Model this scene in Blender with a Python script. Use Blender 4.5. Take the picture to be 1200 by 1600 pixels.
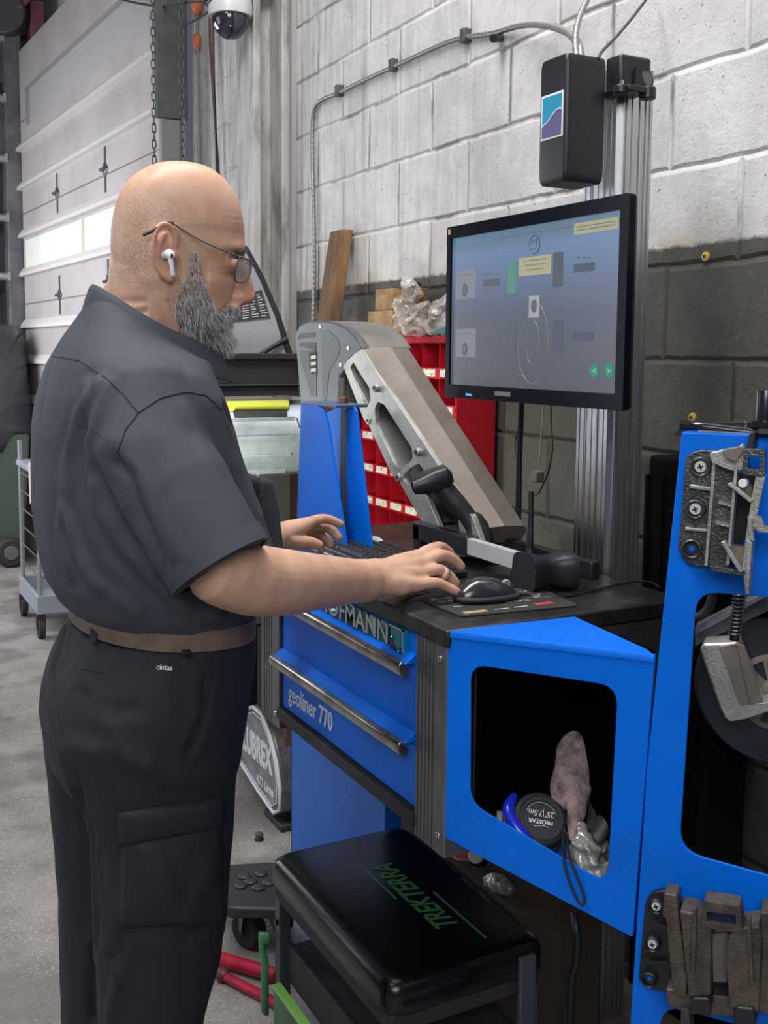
import bpy, bmesh, math, random
import numpy as np
from mathutils import Vector, Matrix, noise
from mathutils.bvhtree import BVHTree

for o in list(bpy.data.objects):
    bpy.data.objects.remove(o)
random.seed(7)
C = bpy.context.scene.collection
SC = bpy.context.scene

# ------------------------------------------------------------ camera (lens shift as in a cropped photo)
FPX, YAW, PITCH, ROLL, CAMH, CY = 1655.0, .489, .1015, .0085, 1.5, 720.0
_f = Vector((math.sin(YAW)*math.cos(PITCH), math.cos(YAW)*math.cos(PITCH), -math.sin(PITCH)))
_r = Vector((math.cos(YAW), -math.sin(YAW), 0)); _u = _r.cross(_f)
_cr, _sr = math.cos(ROLL), math.sin(ROLL)
CR = _cr*_r + _sr*_u; CU = -_sr*_r + _cr*_u; CF = _f
CP = Vector((0, 0, CAMH))
cd = bpy.data.cameras.new('camera'); cam = bpy.data.objects.new('camera', cd); C.objects.link(cam)
cd.sensor_fit = 'VERTICAL'; cd.sensor_height = 32.0; cd.lens = FPX/1600*32.0
cd.shift_y = -(800-CY)/1600
M = Matrix((CR, CU, -CF)).transposed().to_4x4(); M.translation = CP
cam.matrix_world = M
SC.camera = cam
cd.clip_start = .05

# ------------------------------------------------------------ world, lights, exposure
SC.view_settings.view_transform = 'Standard'; SC.view_settings.look = 'None'
SC.view_settings.gamma = 1; SC.view_settings.use_curve_mapping = False
SC.view_settings.exposure = 0.0
W = bpy.data.worlds.new('world'); SC.world = W; W.use_nodes = True
W.node_tree.nodes['Background'].inputs[0].default_value = (.80, .86, 1, 1)
W.node_tree.nodes['Background'].inputs[1].default_value = .11

def area(name, loc, target, sx, sy, power, color=(1, 1, 1)):
    l = bpy.data.lights.new(name, 'AREA'); l.shape = 'RECTANGLE'; l.size = sx; l.size_y = sy
    l.energy = power; l.color = color
    o = bpy.data.objects.new(name, l); C.objects.link(o); o.location = loc
    o.rotation_euler = (Vector(target)-Vector(loc)).to_track_quat('-Z', 'Y').to_euler()
    return o
area('bay_daylight', (-1.5, -1.9, 3.3), (1.3, 1.6, 1.4), 2.4, 1.8, 95, (.95, .97, 1))
area('rim_fill', (-3.4, 4.9, 1.9), (.4, 1.9, 1.2), 2.6, 2.4, 42, (.80, .88, 1))  # added rim light in place of an unseen open bay at the left
area('ceiling_tube', (.25, 1.7, 4.2), (.9, 1.9, 1), .6, 3.4, 155, (1, .98, .96))
area('door_fill', (-.5, 6.6, 1.9), (1.4, 6.6, 1.1), 2.4, 1.6, 85, (.95, .96, 1))  # fill added inside the room to brighten the lower garage door
area('work_lamp', (.88, 2.50, 1.12), (1.30, 2.80, 1.25), .08, .08, 4.5, (.93, 1, .80))

# ------------------------------------------------------------ pixel -> point on a real plane of the place
def ray(x, y):
    return CF + CR*((x-600)/FPX) + CU*((CY-y)/FPX)
def onX(x, y, v): d = ray(x, y); return CP + d*((v-CP.x)/d.x)
def onY(x, y, v): d = ray(x, y); return CP + d*((v-CP.y)/d.y)
def onZ(x, y, v): d = ray(x, y); return CP + d*((v-CP.z)/d.z)
def atD(x, y, v): return CP + ray(x, y)*v
def onP(x, y, P0, n): d = ray(x, y); return CP + d*((Vector(P0)-CP).dot(n)/d.dot(n))

# ------------------------------------------------------------ materials
MATS = {}
def mat(name, col, rough=.5, metal=0.0, col2=None, nscale=8, nlo=.4, nhi=.65, bump=0, bscale=60, coat=0,
        emis=None, estr=0, alpha=1, trans=0, rvar=0, stretch=(1, 1, 1), detail=6):
    m = bpy.data.materials.new(name); m.use_nodes = True; nt = m.node_tree; N = nt.nodes; L = nt.links
    b = N['Principled BSDF']
    b.inputs['Base Color'].default_value = (*col, 1); b.inputs['Roughness'].default_value = rough
    b.inputs['Metallic'].default_value = metal
    if coat: b.inputs['Coat Weight'].default_value = coat; b.inputs['Coat Roughness'].default_value = .12
    if emis: b.inputs['Emission Color'].default_value = (*emis, 1); b.inputs['Emission Strength'].default_value = estr
    if alpha < 1: b.inputs['Alpha'].default_value = alpha
    if trans: b.inputs['Transmission Weight'].default_value = trans
    tc = N.new('ShaderNodeTexCoord'); mp = N.new('ShaderNodeMapping'); mp.inputs['Scale'].default_value = stretch
    g = N.new('ShaderNodeNewGeometry'); L.new(g.outputs['Position'], mp.inputs[0])
    if col2 is not None:
        n = N.new('ShaderNodeTexNoise'); n.inputs['Scale'].default_value = nscale; n.inputs['Detail'].default_value = detail
        n.inputs['Roughness'].default_value = .65
        r = N.new('ShaderNodeMapRange'); r.inputs['From Min'].default_value = nlo; r.inputs['From Max'].default_value = nhi
        x = N.new('ShaderNodeMix'); x.data_type = 'RGBA'
        x.inputs['A'].default_value = (*col, 1); x.inputs['B'].default_value = (*col2, 1)
        L.new(mp.outputs[0], n.inputs['Vector']); L.new(n.outputs[0], r.inputs['Value'])
        L.new(r.outputs[0], x.inputs['Factor']); L.new(x.outputs['Result'], b.inputs['Base Color'])
        if rvar:
            q = N.new('ShaderNodeMapRange'); q.inputs['To Min'].default_value = rough; q.inputs['To Max'].default_value = min(1, rough+rvar)
            L.new(r.outputs[0], q.inputs['Value']); L.new(q.outputs[0], b.inputs['Roughness'])
    if bump:
        n2 = N.new('ShaderNodeTexNoise'); n2.inputs['Scale'].default_value = bscale; n2.inputs['Detail'].default_value = 5
        bp = N.new('ShaderNodeBump'); bp.inputs['Strength'].default_value = bump; bp.inputs['Distance'].default_value = .004
        L.new(mp.outputs[0], n2.inputs['Vector']); L.new(n2.outputs[0], bp.inputs['Height']); L.new(bp.outputs[0], b.inputs['Normal'])
    MATS[name] = m
    return m

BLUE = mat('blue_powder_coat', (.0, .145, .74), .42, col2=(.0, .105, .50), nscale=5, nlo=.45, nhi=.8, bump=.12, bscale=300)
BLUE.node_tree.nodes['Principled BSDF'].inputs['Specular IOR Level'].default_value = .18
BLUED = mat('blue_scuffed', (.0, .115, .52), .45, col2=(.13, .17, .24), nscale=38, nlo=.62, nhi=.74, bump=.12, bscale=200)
BLACK = mat('black_plastic', (.012, .013, .016), .38, bump=.1, bscale=500)
BLACKM = mat('black_matte', (.016, .016, .018), .7, col2=(.03, .03, .032), nscale=12)
DESKM = mat('black_worktop', (.010, .010, .011), .33, col2=(.032, .032, .032), nscale=14, nlo=.45, nhi=.8, rvar=.35, bump=.1, bscale=120)
SEATM = mat('black_vinyl', (.003, .003, .004), .26, bump=.05, bscale=400)
GREYPL = mat('grey_plastic', (.075, .082, .095), .45, bump=.1, bscale=400)
GREYTOP = mat('dusty_grey_plastic', (.16, .145, .13), .6, col2=(.10, .10, .10), nscale=9)
ALU = mat('brushed_aluminium', (.62, .63, .64), .32, 1, col2=(.45, .45, .45), nscale=6, stretch=(40, 40, 1), bump=.08, bscale=60)
CAST = mat('cast_aluminium', (.50, .50, .47), .45, .85, col2=(.36, .35, .32), nscale=10, bump=.25, bscale=240)
CASTB = mat('dusty_cast_aluminium', (.20, .168, .14), .6, .15, col2=(.145, .12, .10), nscale=9, bump=.2, bscale=240)
DIRTY = mat('dirty_cast_metal', (.12, .095, .075), .55, .4, col2=(.055, .045, .04), nscale=25, bump=.5, bscale=180)
DARKCAST = mat('dark_cast_metal', (.07, .075, .08), .3, .7, col2=(.16, .15, .13), nscale=30, nlo=.45, nhi=.7, bump=.4, bscale=260)
STEEL = mat('steel_rail', (.42, .40, .38), .28, 1, col2=(.22, .2, .19), nscale=20)
POSTM = mat('grey_extrusion', (.22, .22, .23), .42, .8, col2=(.15, .15, .16), nscale=16)
CHROME = mat('chrome', (.75, .75, .76), .18, 1)
BRIGHT = mat('bright_screw', (.72, .72, .74), .35, .35)
SILV = mat('silver_anodised', (.60, .61, .63), .38, .35)
GALV = mat('galvanised_sheet', (.62, .68, .74), .33, .8, col2=(.42, .48, .54), nscale=14, bump=.1, bscale=80)
REDM = mat('red_enamel', (.50, .008, .022), .42, col2=(.33, .005, .015), nscale=6)
REDR = mat('red_tube', (.45, .012, .04), .35, col2=(.22, .01, .02), nscale=20)
WOOD = mat('weathered_wood', (.19, .095, .035), .75, col2=(.06, .03, .015), nscale=7, stretch=(3, 3, .6), bump=.5, bscale=40, nlo=.35, nhi=.7)
WOODL = mat('pale_wood', (.36, .22, .11), .75, col2=(.20, .11, .05), nscale=9, stretch=(2, 2, 5), bump=.3, bscale=40)
CARD = mat('cardboard', (.22, .12, .07), .85, col2=(.15, .085, .05), nscale=8)
WHITE = mat('white_plastic', (.8, .8, .8), .3)
PAPER = mat('paper_tag', (.68, .66, .6), .7, col2=(.12, .12, .11), nscale=130, nlo=.56, nhi=.62, detail=2)
PLASTBAG = mat('clear_film', (.50, .46, .42), .16, col2=(.70, .66, .62), nscale=24, alpha=.42, coat=.6, bump=.8, bscale=40)
GLASSM = mat('lens_glass', (.55, .5, .48), .05, alpha=.35)
RUB = mat('rubber', (.018, .018, .018), .7, bump=.2, bscale=200)
GREEN = mat('green_enamel', (.035, .22, .05), .35, col2=(.02, .10, .03), nscale=12)
GREENL = mat('green_edge', (.25, .55, .12), .4)
LBLUE = mat('translucent_blue', (.012, .025, .50), .2, coat=.5)
TEAL = mat('teal_enamel', (.0, .20, .24), .3)
NAVY = mat('navy_enamel', (.01, .015, .14), .3)
LOGOT = mat('logo_teal', (.01, .25, .42), .4)
LOGOP = mat('logo_purple', (.10, .085, .22), .4)
WPRINT = mat('white_print', (.70, .72, .74), .5)
GPRINT = mat('green_print', (.03, .14, .05), .45)
SILVT = mat('silver_print', (.66, .72, .82), .4)

# ------------------------------------------------------------ mesh helpers
class MB:
    def __init__(s): s.v = []; s.f = []; s.m = []; s.cur = 0
    def add(s, vs, fs):
        k = len(s.v); s.v += [Vector(v) for v in vs]; s.f += [tuple(i+k for i in f) for f in fs]; s.m += [s.cur]*len(fs)
    def box(s, a, b, T=None):
        a = Vector(a); b = Vector(b)
        vs = [Vector((x, y, z)) for x in (a.x, b.x) for y in (a.y, b.y) for z in (a.z, b.z)]
        if T is not None: vs = [T @ v for v in vs]
        s.add(vs, [(0, 1, 3, 2), (4, 6, 7, 5), (0, 4, 5, 1), (2, 3, 7, 6), (0, 2, 6, 4), (1, 5, 7, 3)]); return s
    def hexa(s, q0, q1):
        """solid between two quads (or n-gons) with matching corners"""
        n = len(q0); vs = list(q0)+list(q1)
        s.add(vs, [tuple(range(n))[::-1], tuple(range(n, 2*n))]+[(i, (i+1) % n, n+(i+1) % n, n+i) for i in range(n)]); return s
    def prism(s, pts, off):
        off = Vector(off); return s.hexa([Vector(p) for p in pts], [Vector(p)+off for p in pts])
    def tube(s, pts, r, n=10, flat=None, caps=True, closed=False):
        pts = [Vector(p) for p in pts]; R_ = r if isinstance(r, (list, tuple)) else [r]*len(pts)
        m = len(pts); prev = None; rings = []
        for i, p in enumerate(pts):
            a = pts[(i-1) % m] if (closed or i > 0) else p; b = pts[(i+1) % m] if (closed or i < m-1) else p
            t = (b-a).normalized()
            if prev is None:
                up = Vector((0, 0, 1)) if abs(t.z) < .9 else Vector((1, 0, 0))
                e = t.cross(up).normalized()
            else:
                e = (prev - t*prev.dot(t)).normalized()
            prev = e; g = t.cross(e)
            fl = flat if flat else 1
            rings.append([p + e*(R_[i]*math.cos(2*math.pi*k/n)) + g*(R_[i]*fl*math.sin(2*math.pi*k/n)) for k in range(n)])
        vs = [v for q in rings for v in q]; fs = []
        for i in range(m if closed else m-1):
            j = (i+1) % m
            for k in range(n): fs.append((i*n+k, i*n+(k+1) % n, j*n+(k+1) % n, j*n+k))
        if caps and not closed: fs += [tuple(range(n))[::-1], tuple((m-1)*n+k for k in range(n))]
        s.add(vs, fs); return s
    def chain(s, pts, rad, n=20, sub=6, up=None, ell=1.0):
        """smooth tapered limb with rounded ends; ell squashes along up"""
        P = [Vector(p) for p in pts]; out = []; rr = []
        for i in range(len(P)-1):
            p0 = P[max(i-1, 0)]; p1 = P[i]; p2 = P[i+1]; p3 = P[min(i+2, len(P)-1)]
            for k in range(sub):
                t = k/sub
                out.append(.5*((2*p1)+(p2-p0)*t+(2*p0-5*p1+4*p2-p3)*t*t+(-p0+3*p1-3*p2+p3)*t**3))
                rr.append(rad[i]*(1-t)+rad[i+1]*t)
        out.append(P[-1]); rr.append(rad[-1])
        def cap(p, q, r, rev):
            d = (p-q).normalized(); res = []
            for a in (25, 50, 72, 86):
                res.append((p+d*r*math.sin(math.radians(a)), r*math.cos(math.radians(a))))
            return res[::-1] if rev else res
        A = cap(out[0], out[1], rr[0], True); B = cap(out[-1], out[-2], rr[-1], False)
        pts2 = [a[0] for a in A]+out+[b[0] for b in B]; rr2 = [a[1] for a in A]+rr+[b[1] for b in B]
        k0 = len(s.v); s.tube(pts2, rr2, n)
        if up is not None and ell != 1.0:
            u = Vector(up).normalized(); idx = 0
            for c_ in pts2:
                for _ in range(n):
                    v = s.v[k0+idx]; d = (v-c_).dot(u); s.v[k0+idx] = v-u*d*(1-ell); idx += 1
        return s
    def ball(s, c, r, n=16, T=None):
        c = Vector(c); r = Vector(r) if not isinstance(r, (int, float)) else Vector((r, r, r)); vs = []; h = n//2
        for i in range(1, h):
            for k in range(n):
                a = math.pi*i/h; b = 2*math.pi*k/n
                d = Vector((r.x*math.sin(a)*math.cos(b), r.y*math.sin(a)*math.sin(b), r.z*math.cos(a)))
                vs.append(c+(T @ d if T else d))
        top = Vector((0, 0, r.z)); vs += [c+(T @ top if T else top), c-(T @ top if T else top)]
        fs = [(i*n+k, (i+1)*n+k, (i+1)*n+(k+1) % n, i*n+(k+1) % n) for i in range(h-2) for k in range(n)]
        t = (h-1)*n; fs += [(t, k, (k+1) % n) for k in range(n)]+[(t+1, (h-2)*n+(k+1) % n, (h-2)*n+k) for k in range(n)]
        s.add(vs, fs); return s
    def cyl(s, a, b, r, n=24, r2=None): return s.tube([a, b], [r, r if r2 is None else r2], n)
    def lathe(s, prof, T, n=32):
        """prof: (radius, height) pairs, closed to axis by caps; T local->world, axis local z"""
        vs = [T @ Vector((r*math.cos(2*math.pi*k/n), r*math.sin(2*math.pi*k/n), h)) for r, h in prof for k in range(n)]
        m = len(prof)
        fs = [(i*n+k, i*n+(k+1) % n, (i+1)*n+(k+1) % n, (i+1)*n+k) for i in range(m-1) for k in range(n)]
        fs += [tuple(range(n))[::-1], tuple((m-1)*n+k for k in range(n))]
        s.add(vs, fs); return s
    def loft(s, rings, caps=True):
        n = len(rings[0]); vs = [v for q in rings for v in q]; m = len(rings)
        fs = [(i*n+k, i*n+(k+1) % n, (i+1)*n+(k+1) % n, (i+1)*n+k) for i in range(m-1) for k in range(n)]
        if caps: fs += [tuple(range(n))[::-1], tuple((m-1)*n+k for k in range(n))]
        s.add(vs, fs); return s
    def mesh(s, name):
        me = bpy.data.meshes.new(name); me.from_pydata([tuple(v) for v in s.v], [], s.f)
        for p, mi in zip(me.polygons, s.m): p.material_index = mi
        bm = bmesh.new(); bm.from_mesh(me); bmesh.ops.recalc_face_normals(bm, faces=bm.faces); bm.to_mesh(me); bm.free()
        return me

LOC = {}
def link(name, me, mats, parent=None, bevel=0, smooth=False, seg=2):
    if not isinstance(mats, (list, tuple)): mats = [mats]
    for m_ in mats: me.materials.append(m_)
    n = len(me.vertices); co = np.empty(n*3, 'f'); me.vertices.foreach_get('co', co); co = co.reshape(-1, 3)
    org = np.array([(co[:, 0].min()+co[:, 0].max())/2, (co[:, 1].min()+co[:, 1].max())/2, co[:, 2].min()])
    me.vertices.foreach_set('co', (co-org).astype('f').ravel()); me.update()
    o = bpy.data.objects.new(name, me); C.objects.link(o)
    o.location = org
    LOC[o.name] = Matrix.Translation(Vector(org))
    if parent is not None:
        o.parent = parent; o.matrix_parent_inverse = LOC[parent.name].inverted()
    if smooth:
        me.shade_smooth()
        if smooth is not True:
            try: me.set_sharp_from_angle(angle=math.radians(smooth))
            except Exception: pass
    if bevel:
        b = o.modifiers.new('bevel', 'BEVEL'); b.width = bevel; b.segments = seg; b.limit_method = 'ANGLE'; b.angle_limit = math.radians(35)
        b.harden_normals = False
        me.shade_smooth(); 
        try: me.set_sharp_from_angle(angle=math.radians(40))
        except Exception: pass
    return o
def ob(name, mb, mats, parent=None, bevel=0, smooth=False, seg=2):
    return link(name, mb.mesh(name), mats, parent, bevel, smooth, seg)
def thing(name, label, cat, loc, group=None):
    o = bpy.data.objects.new(name, None); C.objects.link(o); o.location = loc; o.empty_display_size = .05
    LOC[o.name] = Matrix.Translation(Vector(loc)); tag(o, label, cat, group); return o
def tag(o, label, cat, group=None):
    o['label'] = label; o['category'] = cat
    if group: o['group'] = group
    return o
def struct(o): o['kind'] = 'structure'; return o

def rrect(x0, x1, y0, y1, r, n=6):
    pts = []
    for cx, cy, a0 in ((x1-r, y1-r, 0), (x0+r, y1-r, 90), (x0+r, y0+r, 180), (x1-r, y0+r, 270)):
        for k in range(n+1):
            a = math.radians(a0+90*k/n); pts.append((cx+r*math.cos(a), cy+r*math.sin(a)))
    return pts
def rpoly(pts, r, n=5):
    """round the corners of a polygon (2D)"""
    out = []; m = len(pts)
    for i in range(m):
        p = Vector(pts[i]); a = Vector(pts[i-1])-p; b = Vector(pts[(i+1) % m])-p
        ri = r[i] if isinstance(r, (list, tuple)) else r
        ri = min(ri, a.length*.45, b.length*.45)
        A = p+a.normalized()*ri; B = p+b.normalized()*ri
        for k in range(n+1):
            t = k/n; out.append(tuple(A*(1-t)**2+p*2*t*(1-t)+B*t*t))
    return out
def plate(outer, holes, T, th):
    """flat sheet with holes. 2D outline in T's xy, thickness along T's z"""
    bm = bmesh.new(); loops = []
    for lp in [outer]+holes:
        vs = [bm.verts.new((x, y, 0)) for x, y in lp]
        for i in range(len(vs)): bm.edges.new((vs[i], vs[(i+1) % len(vs)]))
    bmesh.ops.triangle_fill(bm, use_beauty=True, use_dissolve=False, edges=bm.edges[:])
    # drop faces lying inside holes
    def inside(p, lp):
        c = False; j = len(lp)-1
        for i in range(len(lp)):
            if (lp[i][1] > p[1]) != (lp[j][1] > p[1]) and p[0] < (lp[j][0]-lp[i][0])*(p[1]-lp[i][1])/(lp[j][1]-lp[i][1])+lp[i][0]: c = not c
            j = i
        return c
    bad = [f for f in bm.faces if any(inside(f.calc_center_median(), h) for h in holes)]
    bmesh.ops.delete(bm, geom=bad, context='FACES_ONLY')
    bmesh.ops.recalc_face_normals(bm, faces=bm.faces)
    g = bmesh.ops.extrude_face_region(bm, geom=bm.faces[:])
    for v in g['geom']:
        if isinstance(v, bmesh.types.BMVert): v.co.z += th
    bmesh.ops.recalc_face_normals(bm, faces=bm.faces)
    bmesh.ops.transform(bm, matrix=T, verts=bm.verts)
    vs = [v.co.copy() for v in bm.verts]; bm.verts.index_update(); fs = [tuple(v.index for v in f.verts) for f in bm.faces]; bm.free()
    mb = MB(); mb.add(vs, fs); return mb
def frame(o, ex, ey):
    ex = Vector(ex).normalized(); ey = Vector(ey); ey = (ey-ex*ey.dot(ex)).normalized(); ez = ex.cross(ey)
    T = Matrix((ex, ey, ez)).transposed().to_4x4(); T.translation = Vector(o); return T
def text_mb(s, size, T, ext=.0006, shear=0, bold=0, xs=1.0):
    cu = bpy.data.curves.new('t', 'FONT'); cu.body = s; cu.size = size; cu.extrude = ext; cu.align_x = 'CENTER'; cu.align_y = 'CENTER'
    cu.shear = shear; cu.offset = bold; cu.resolution_u = 3
    o = bpy.data.objects.new('t', cu); C.objects.link(o); dg = bpy.context.evaluated_depsgraph_get()
    me = bpy.data.meshes.new_from_object(o.evaluated_get(dg)); bpy.data.objects.remove(o)
    mb = MB(); mb.add([T @ Vector((v.co.x*xs, v.co.y, v.co.z)) for v in me.vertices], [tuple(p.vertices) for p in me.polygons])
    return mb
def fuse(mb, voxel, smooth=6, fac=.5):
    me = mb.mesh('fz'); o = bpy.data.objects.new('fz', me); C.objects.link(o)
    r = o.modifiers.new('r', 'REMESH'); r.mode = 'VOXEL'; r.voxel_size = voxel; r.use_smooth_shade = True
    if smooth:
        s = o.modifiers.new('s', 'SMOOTH'); s.iterations = smooth; s.factor = fac
    dg = bpy.context.evaluated_depsgraph_get(); me2 = bpy.data.meshes.new_from_object(o.evaluated_get(dg))
    bpy.data.objects.remove(o); return me2
def bvh_of(me):
    return BVHTree.FromPolygons([v.co.copy() for v in me.vertices], [tuple(p.vertices) for p in me.polygons])
def spline(pts, sub=8):
    P = [Vector(p) for p in pts]; out = []
    for i in range(len(P)-1):
        p0 = P[max(i-1, 0)]; p1 = P[i]; p2 = P[i+1]; p3 = P[min(i+2, len(P)-1)]
        for k in range(sub):
            t = k/sub; out.append(.5*((2*p1)+(p2-p0)*t+(2*p0-5*p1+4*p2-p3)*t*t+(-p0+3*p1-3*p2+p3)*t**3))
    return out+[P[-1]]
# ============================================================ THE ROOM
WX = 1.635            # inner face of the block wall
def wall_material():
    m = bpy.data.materials.new('painted_block'); m.use_nodes = True; nt = m.node_tree; N = nt.nodes; L = nt.links; b = N['Principled BSDF']
    g = N.new('ShaderNodeNewGeometry'); sp = N.new('ShaderNodeSeparateXYZ'); L.new(g.outputs['Position'], sp.inputs[0])
    def mth(op, a, bb=None, c=None):
        n = N.new('ShaderNodeMath'); n.operation = op
        for i, v in enumerate((a, bb, c)):
            if v is None: continue
            if hasattr(v, 'node'): L.new(v, n.inputs[i])
            else: n.inputs[i].default_value = v
        return n.outputs[0]
    def noise_(sc, det=5, rough=.6, vec=None, dim=None):
        n = N.new('ShaderNodeTexNoise'); n.inputs['Scale'].default_value = sc; n.inputs['Detail'].default_value = det; n.inputs['Roughness'].default_value = rough
        L.new(vec if vec else g.outputs['Position'], n.inputs['Vector']); return n.outputs[0]
    def mapr(v, a, bb, c=0, d=1):
        n = N.new('ShaderNodeMapRange'); n.inputs[1].default_value = a; n.inputs[2].default_value = bb; n.inputs[3].default_value = c; n.inputs[4].default_value = d
        L.new(v, n.inputs[0]); return n.outputs[0]
    def mix(f, a, bb):
        n = N.new('ShaderNodeMix'); n.data_type = 'RGBA'
        if hasattr(f, 'node'): L.new(f, n.inputs['Factor'])
        else: n.inputs['Factor'].default_value = f
        for k, v in (('A', a), ('B', bb)):
            if hasattr(v, 'node'): L.new(v, n.inputs[k])
            else: n.inputs[k].default_value = (*v, 1)
        return n.outputs['Result']
    wob = mapr(noise_(7, 3), 0, 1, -.007, .007)
    y = mth('ADD', mth('ADD', sp.outputs['Y'], -3.196), wob); z = mth('ADD', mth('ADD', sp.outputs['Z'], -1.8958), wob)
    row = mth('FLOOR', mth('DIVIDE', z, .2032))
    odd = mth('FLOORED_MODULO', row, 2.0)
    yy = mth('ADD', y, mth('MULTIPLY', mth('SUBTRACT', 1.0, odd), .2032))
    fy = mth('FLOORED_MODULO', yy, .4064); dy = mth('MINIMUM', fy, mth('SUBTRACT', .4064, fy))
    fz = mth('FLOORED_MODULO', z, .2032); dz = mth('MINIMUM', fz, mth('SUBTRACT', .2032, fz))
    dist = mth('MINIMUM', dy, dz)
    joint = mapr(dist, .0035, .0075, 1, 0)          # 1 in the joint
    above = mapr(mth('ADD', sp.outputs['Z'], mapr(noise_(22), 0, 1, -.012, .012)), 1.728, 1.737)
    n1 = noise_(3.5, 8, .7); n2 = noise_(90, 3, .5)
    mp = N.new('ShaderNodeMapping'); mp.inputs['Scale'].default_value = (1, 9, .7); L.new(g.outputs['Position'], mp.inputs[0])
    streak = noise_(2.2, 7, .7, mp.outputs[0])
    grime_far = mapr(sp.outputs['Y'], 2.3, 4.2)
    white = mix(mapr(n1, .40, .72), (.62, .60, .60), (.40, .385, .38))
    white = mix(mth('MULTIPLY', mapr(streak, .48, .66), mth('ADD', .12, mth('MULTIPLY', grime_far, .75))), white, (.20, .185, .175))
    pits = mapr(n2, .66, .72); white = mix(mth('MULTIPLY', pits, .65), white, (.09, .08, .075))
    crack = mth('MULTIPLY', joint, mapr(noise_(4.5, 4), .50, .60)); white = mix(mth('MULTIPLY', crack, .7), white, (.10, .095, .09))
    white = mix(mth('MULTIPLY', mth('MULTIPLY', joint, mapr(noise_(4.5, 4), .50, .42)), .5), white, (.75, .73, .72))
    rust = mth('MULTIPLY', mapr(sp.outputs['Z'], 1.82, 1.745), mapr(noise_(6, 5), .42, .66)); white = mix(mth('MULTIPLY', rust, .55), white, (.38, .29, .17))
    dark = mix(mapr(noise_(6, 7, .7), .35, .7), (.080, .074, .062), (.050, .046, .040))
    dark = mix(mth('MULTIPLY', joint, .6), dark, (.030, .028, .025))
    dark = mix(mth('MULTIPLY', mapr(noise_(150, 2), .68, .72), .8), dark, (.01, .01, .01))
    dark = mix(mth('MULTIPLY', mapr(noise_(33, 2), .74, .77), .6), dark, (.32, .30, .26))
    L.new(mix(above, dark, white), b.inputs['Base Color'])
    rr = mapr(noise_(20), .3, .7, .42, .75); L.new(rr, b.inputs['Roughness'])
    h = mth('ADD', mth('MULTIPLY', mapr(dist, .001, .010), 1.0), mth('ADD', mth('MULTIPLY', noise_(70, 6, .7), .55), mth('MULTIPLY', noise_(9, 4), .5)))
    bp = N.new('ShaderNodeBump'); bp.inputs['Strength'].default_value = .8; bp.inputs['Distance'].default_value = .0075
    L.new(h, bp.inputs['Height']); L.new(bp.outputs[0], b.inputs['Normal'])
    return m
WALLM = wall_material()
def floor_material():
    m = mat('stained_concrete', (.20, .185, .175), .55, col2=(.34, .32, .30), nscale=5, nlo=.35, nhi=.72, bump=.5, bscale=55, rvar=.25, detail=10)
    nt = m.node_tree; N = nt.nodes; L = nt.links; b = N['Principled BSDF']
    g = N.new('ShaderNodeNewGeometry')
    w = N.new('ShaderNodeTexNoise'); w.inputs['Scale'].default_value = 1.3; w.inputs['Detail'].default_value = 8; L.new(g.outputs['Position'], w.inputs[0])
    r = N.new('ShaderNodeMapRange'); r.inputs[1].default_value = .47; r.inputs[2].default_value = .62; r.inputs[3].default_value = .62; r.inputs[4].default_value = .2
    L.new(w.outputs[0], r.inputs[0]); L.new(r.outputs[0], b.inputs['Roughness'])
    old = b.inputs['Base Color'].links[0].from_socket
    sp = N.new('ShaderNodeTexNoise'); sp.inputs['Scale'].default_value = 120; sp.inputs['Detail'].default_value = 3; L.new(g.outputs['Position'], sp.inputs[0])
    r2 = N.new('ShaderNodeMapRange'); r2.inputs[1].default_value = .56; r2.inputs[2].default_value = .66; L.new(sp.outputs[0], r2.inputs[0])
    x = N.new('ShaderNodeMix'); x.data_type = 'RGBA'; L.new(r2.outputs[0], x.inputs['Factor']); L.new(old, x.inputs['A']); x.inputs['B'].default_value = (.42, .40, .38, 1)
    v = N.new('ShaderNodeTexNoise'); v.inputs['Scale'].default_value = 2.3; v.inputs['Detail'].default_value = 6; L.new(g.outputs['Position'], v.inputs[0])
    r3 = N.new('ShaderNodeMapRange'); r3.inputs[1].default_value = .50; r3.inputs[2].default_value = .58; r3.inputs[4].default_value = .55; L.new(v.outputs[0], r3.inputs[0])
    x2 = N.new('ShaderNodeMix'); x2.data_type = 'RGBA'; L.new(r3.outputs[0], x2.inputs['Factor']); L.new(x.outputs['Result'], x2.inputs['A']); x2.inputs['B'].default_value = (.11, .10, .095, 1)
    L.new(x2.outputs['Result'], b.inputs['Base Color'])
    return m
FLOORM = floor_material()
struct(ob('floor', MB().box((-5, -2.5, -.15), (1.9, 11.5, 0)), FLOORM))
struct(ob('wall_right', MB().box((WX, -2.0, 0), (WX+.2, 5.02, 4.6)).box((WX, 5.02, 3.62), (WX+.2, 8.45, 4.6)).box((WX, 8.45, 0), (WX+.2, 9.2, 4.6)), WALLM))
GREYW = mat('grey_painted_wall', (.20, .195, .20), .6, col2=(.12, .12, .125), nscale=3, bump=.3, bscale=30)
struct(ob('wall_back', MB().box((-5, 9.2, 0), (WX+.2, 9.4, 4.6)), GREYW))

# steel column against the wall
COLM = mat('dirty_column_paint', (.46, .44, .43), .55, col2=(.20, .18, .165), nscale=7, stretch=(2, 2, .5), nlo=.45, nhi=.68, bump=.4, bscale=50)
p0 = onX(455, 200, 1.60); p1 = onX(400, 200, 1.56)
struct(ob('trim_1', MB().box((1.50, 3.90, 0), (1.53, 4.09, 4.6)).box((1.53, 3.985, 0), (WX, 4.005, 4.6)).box((1.60, 3.86, 0), (WX, 4.12, 4.6)), COLM, bevel=.004))
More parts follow.
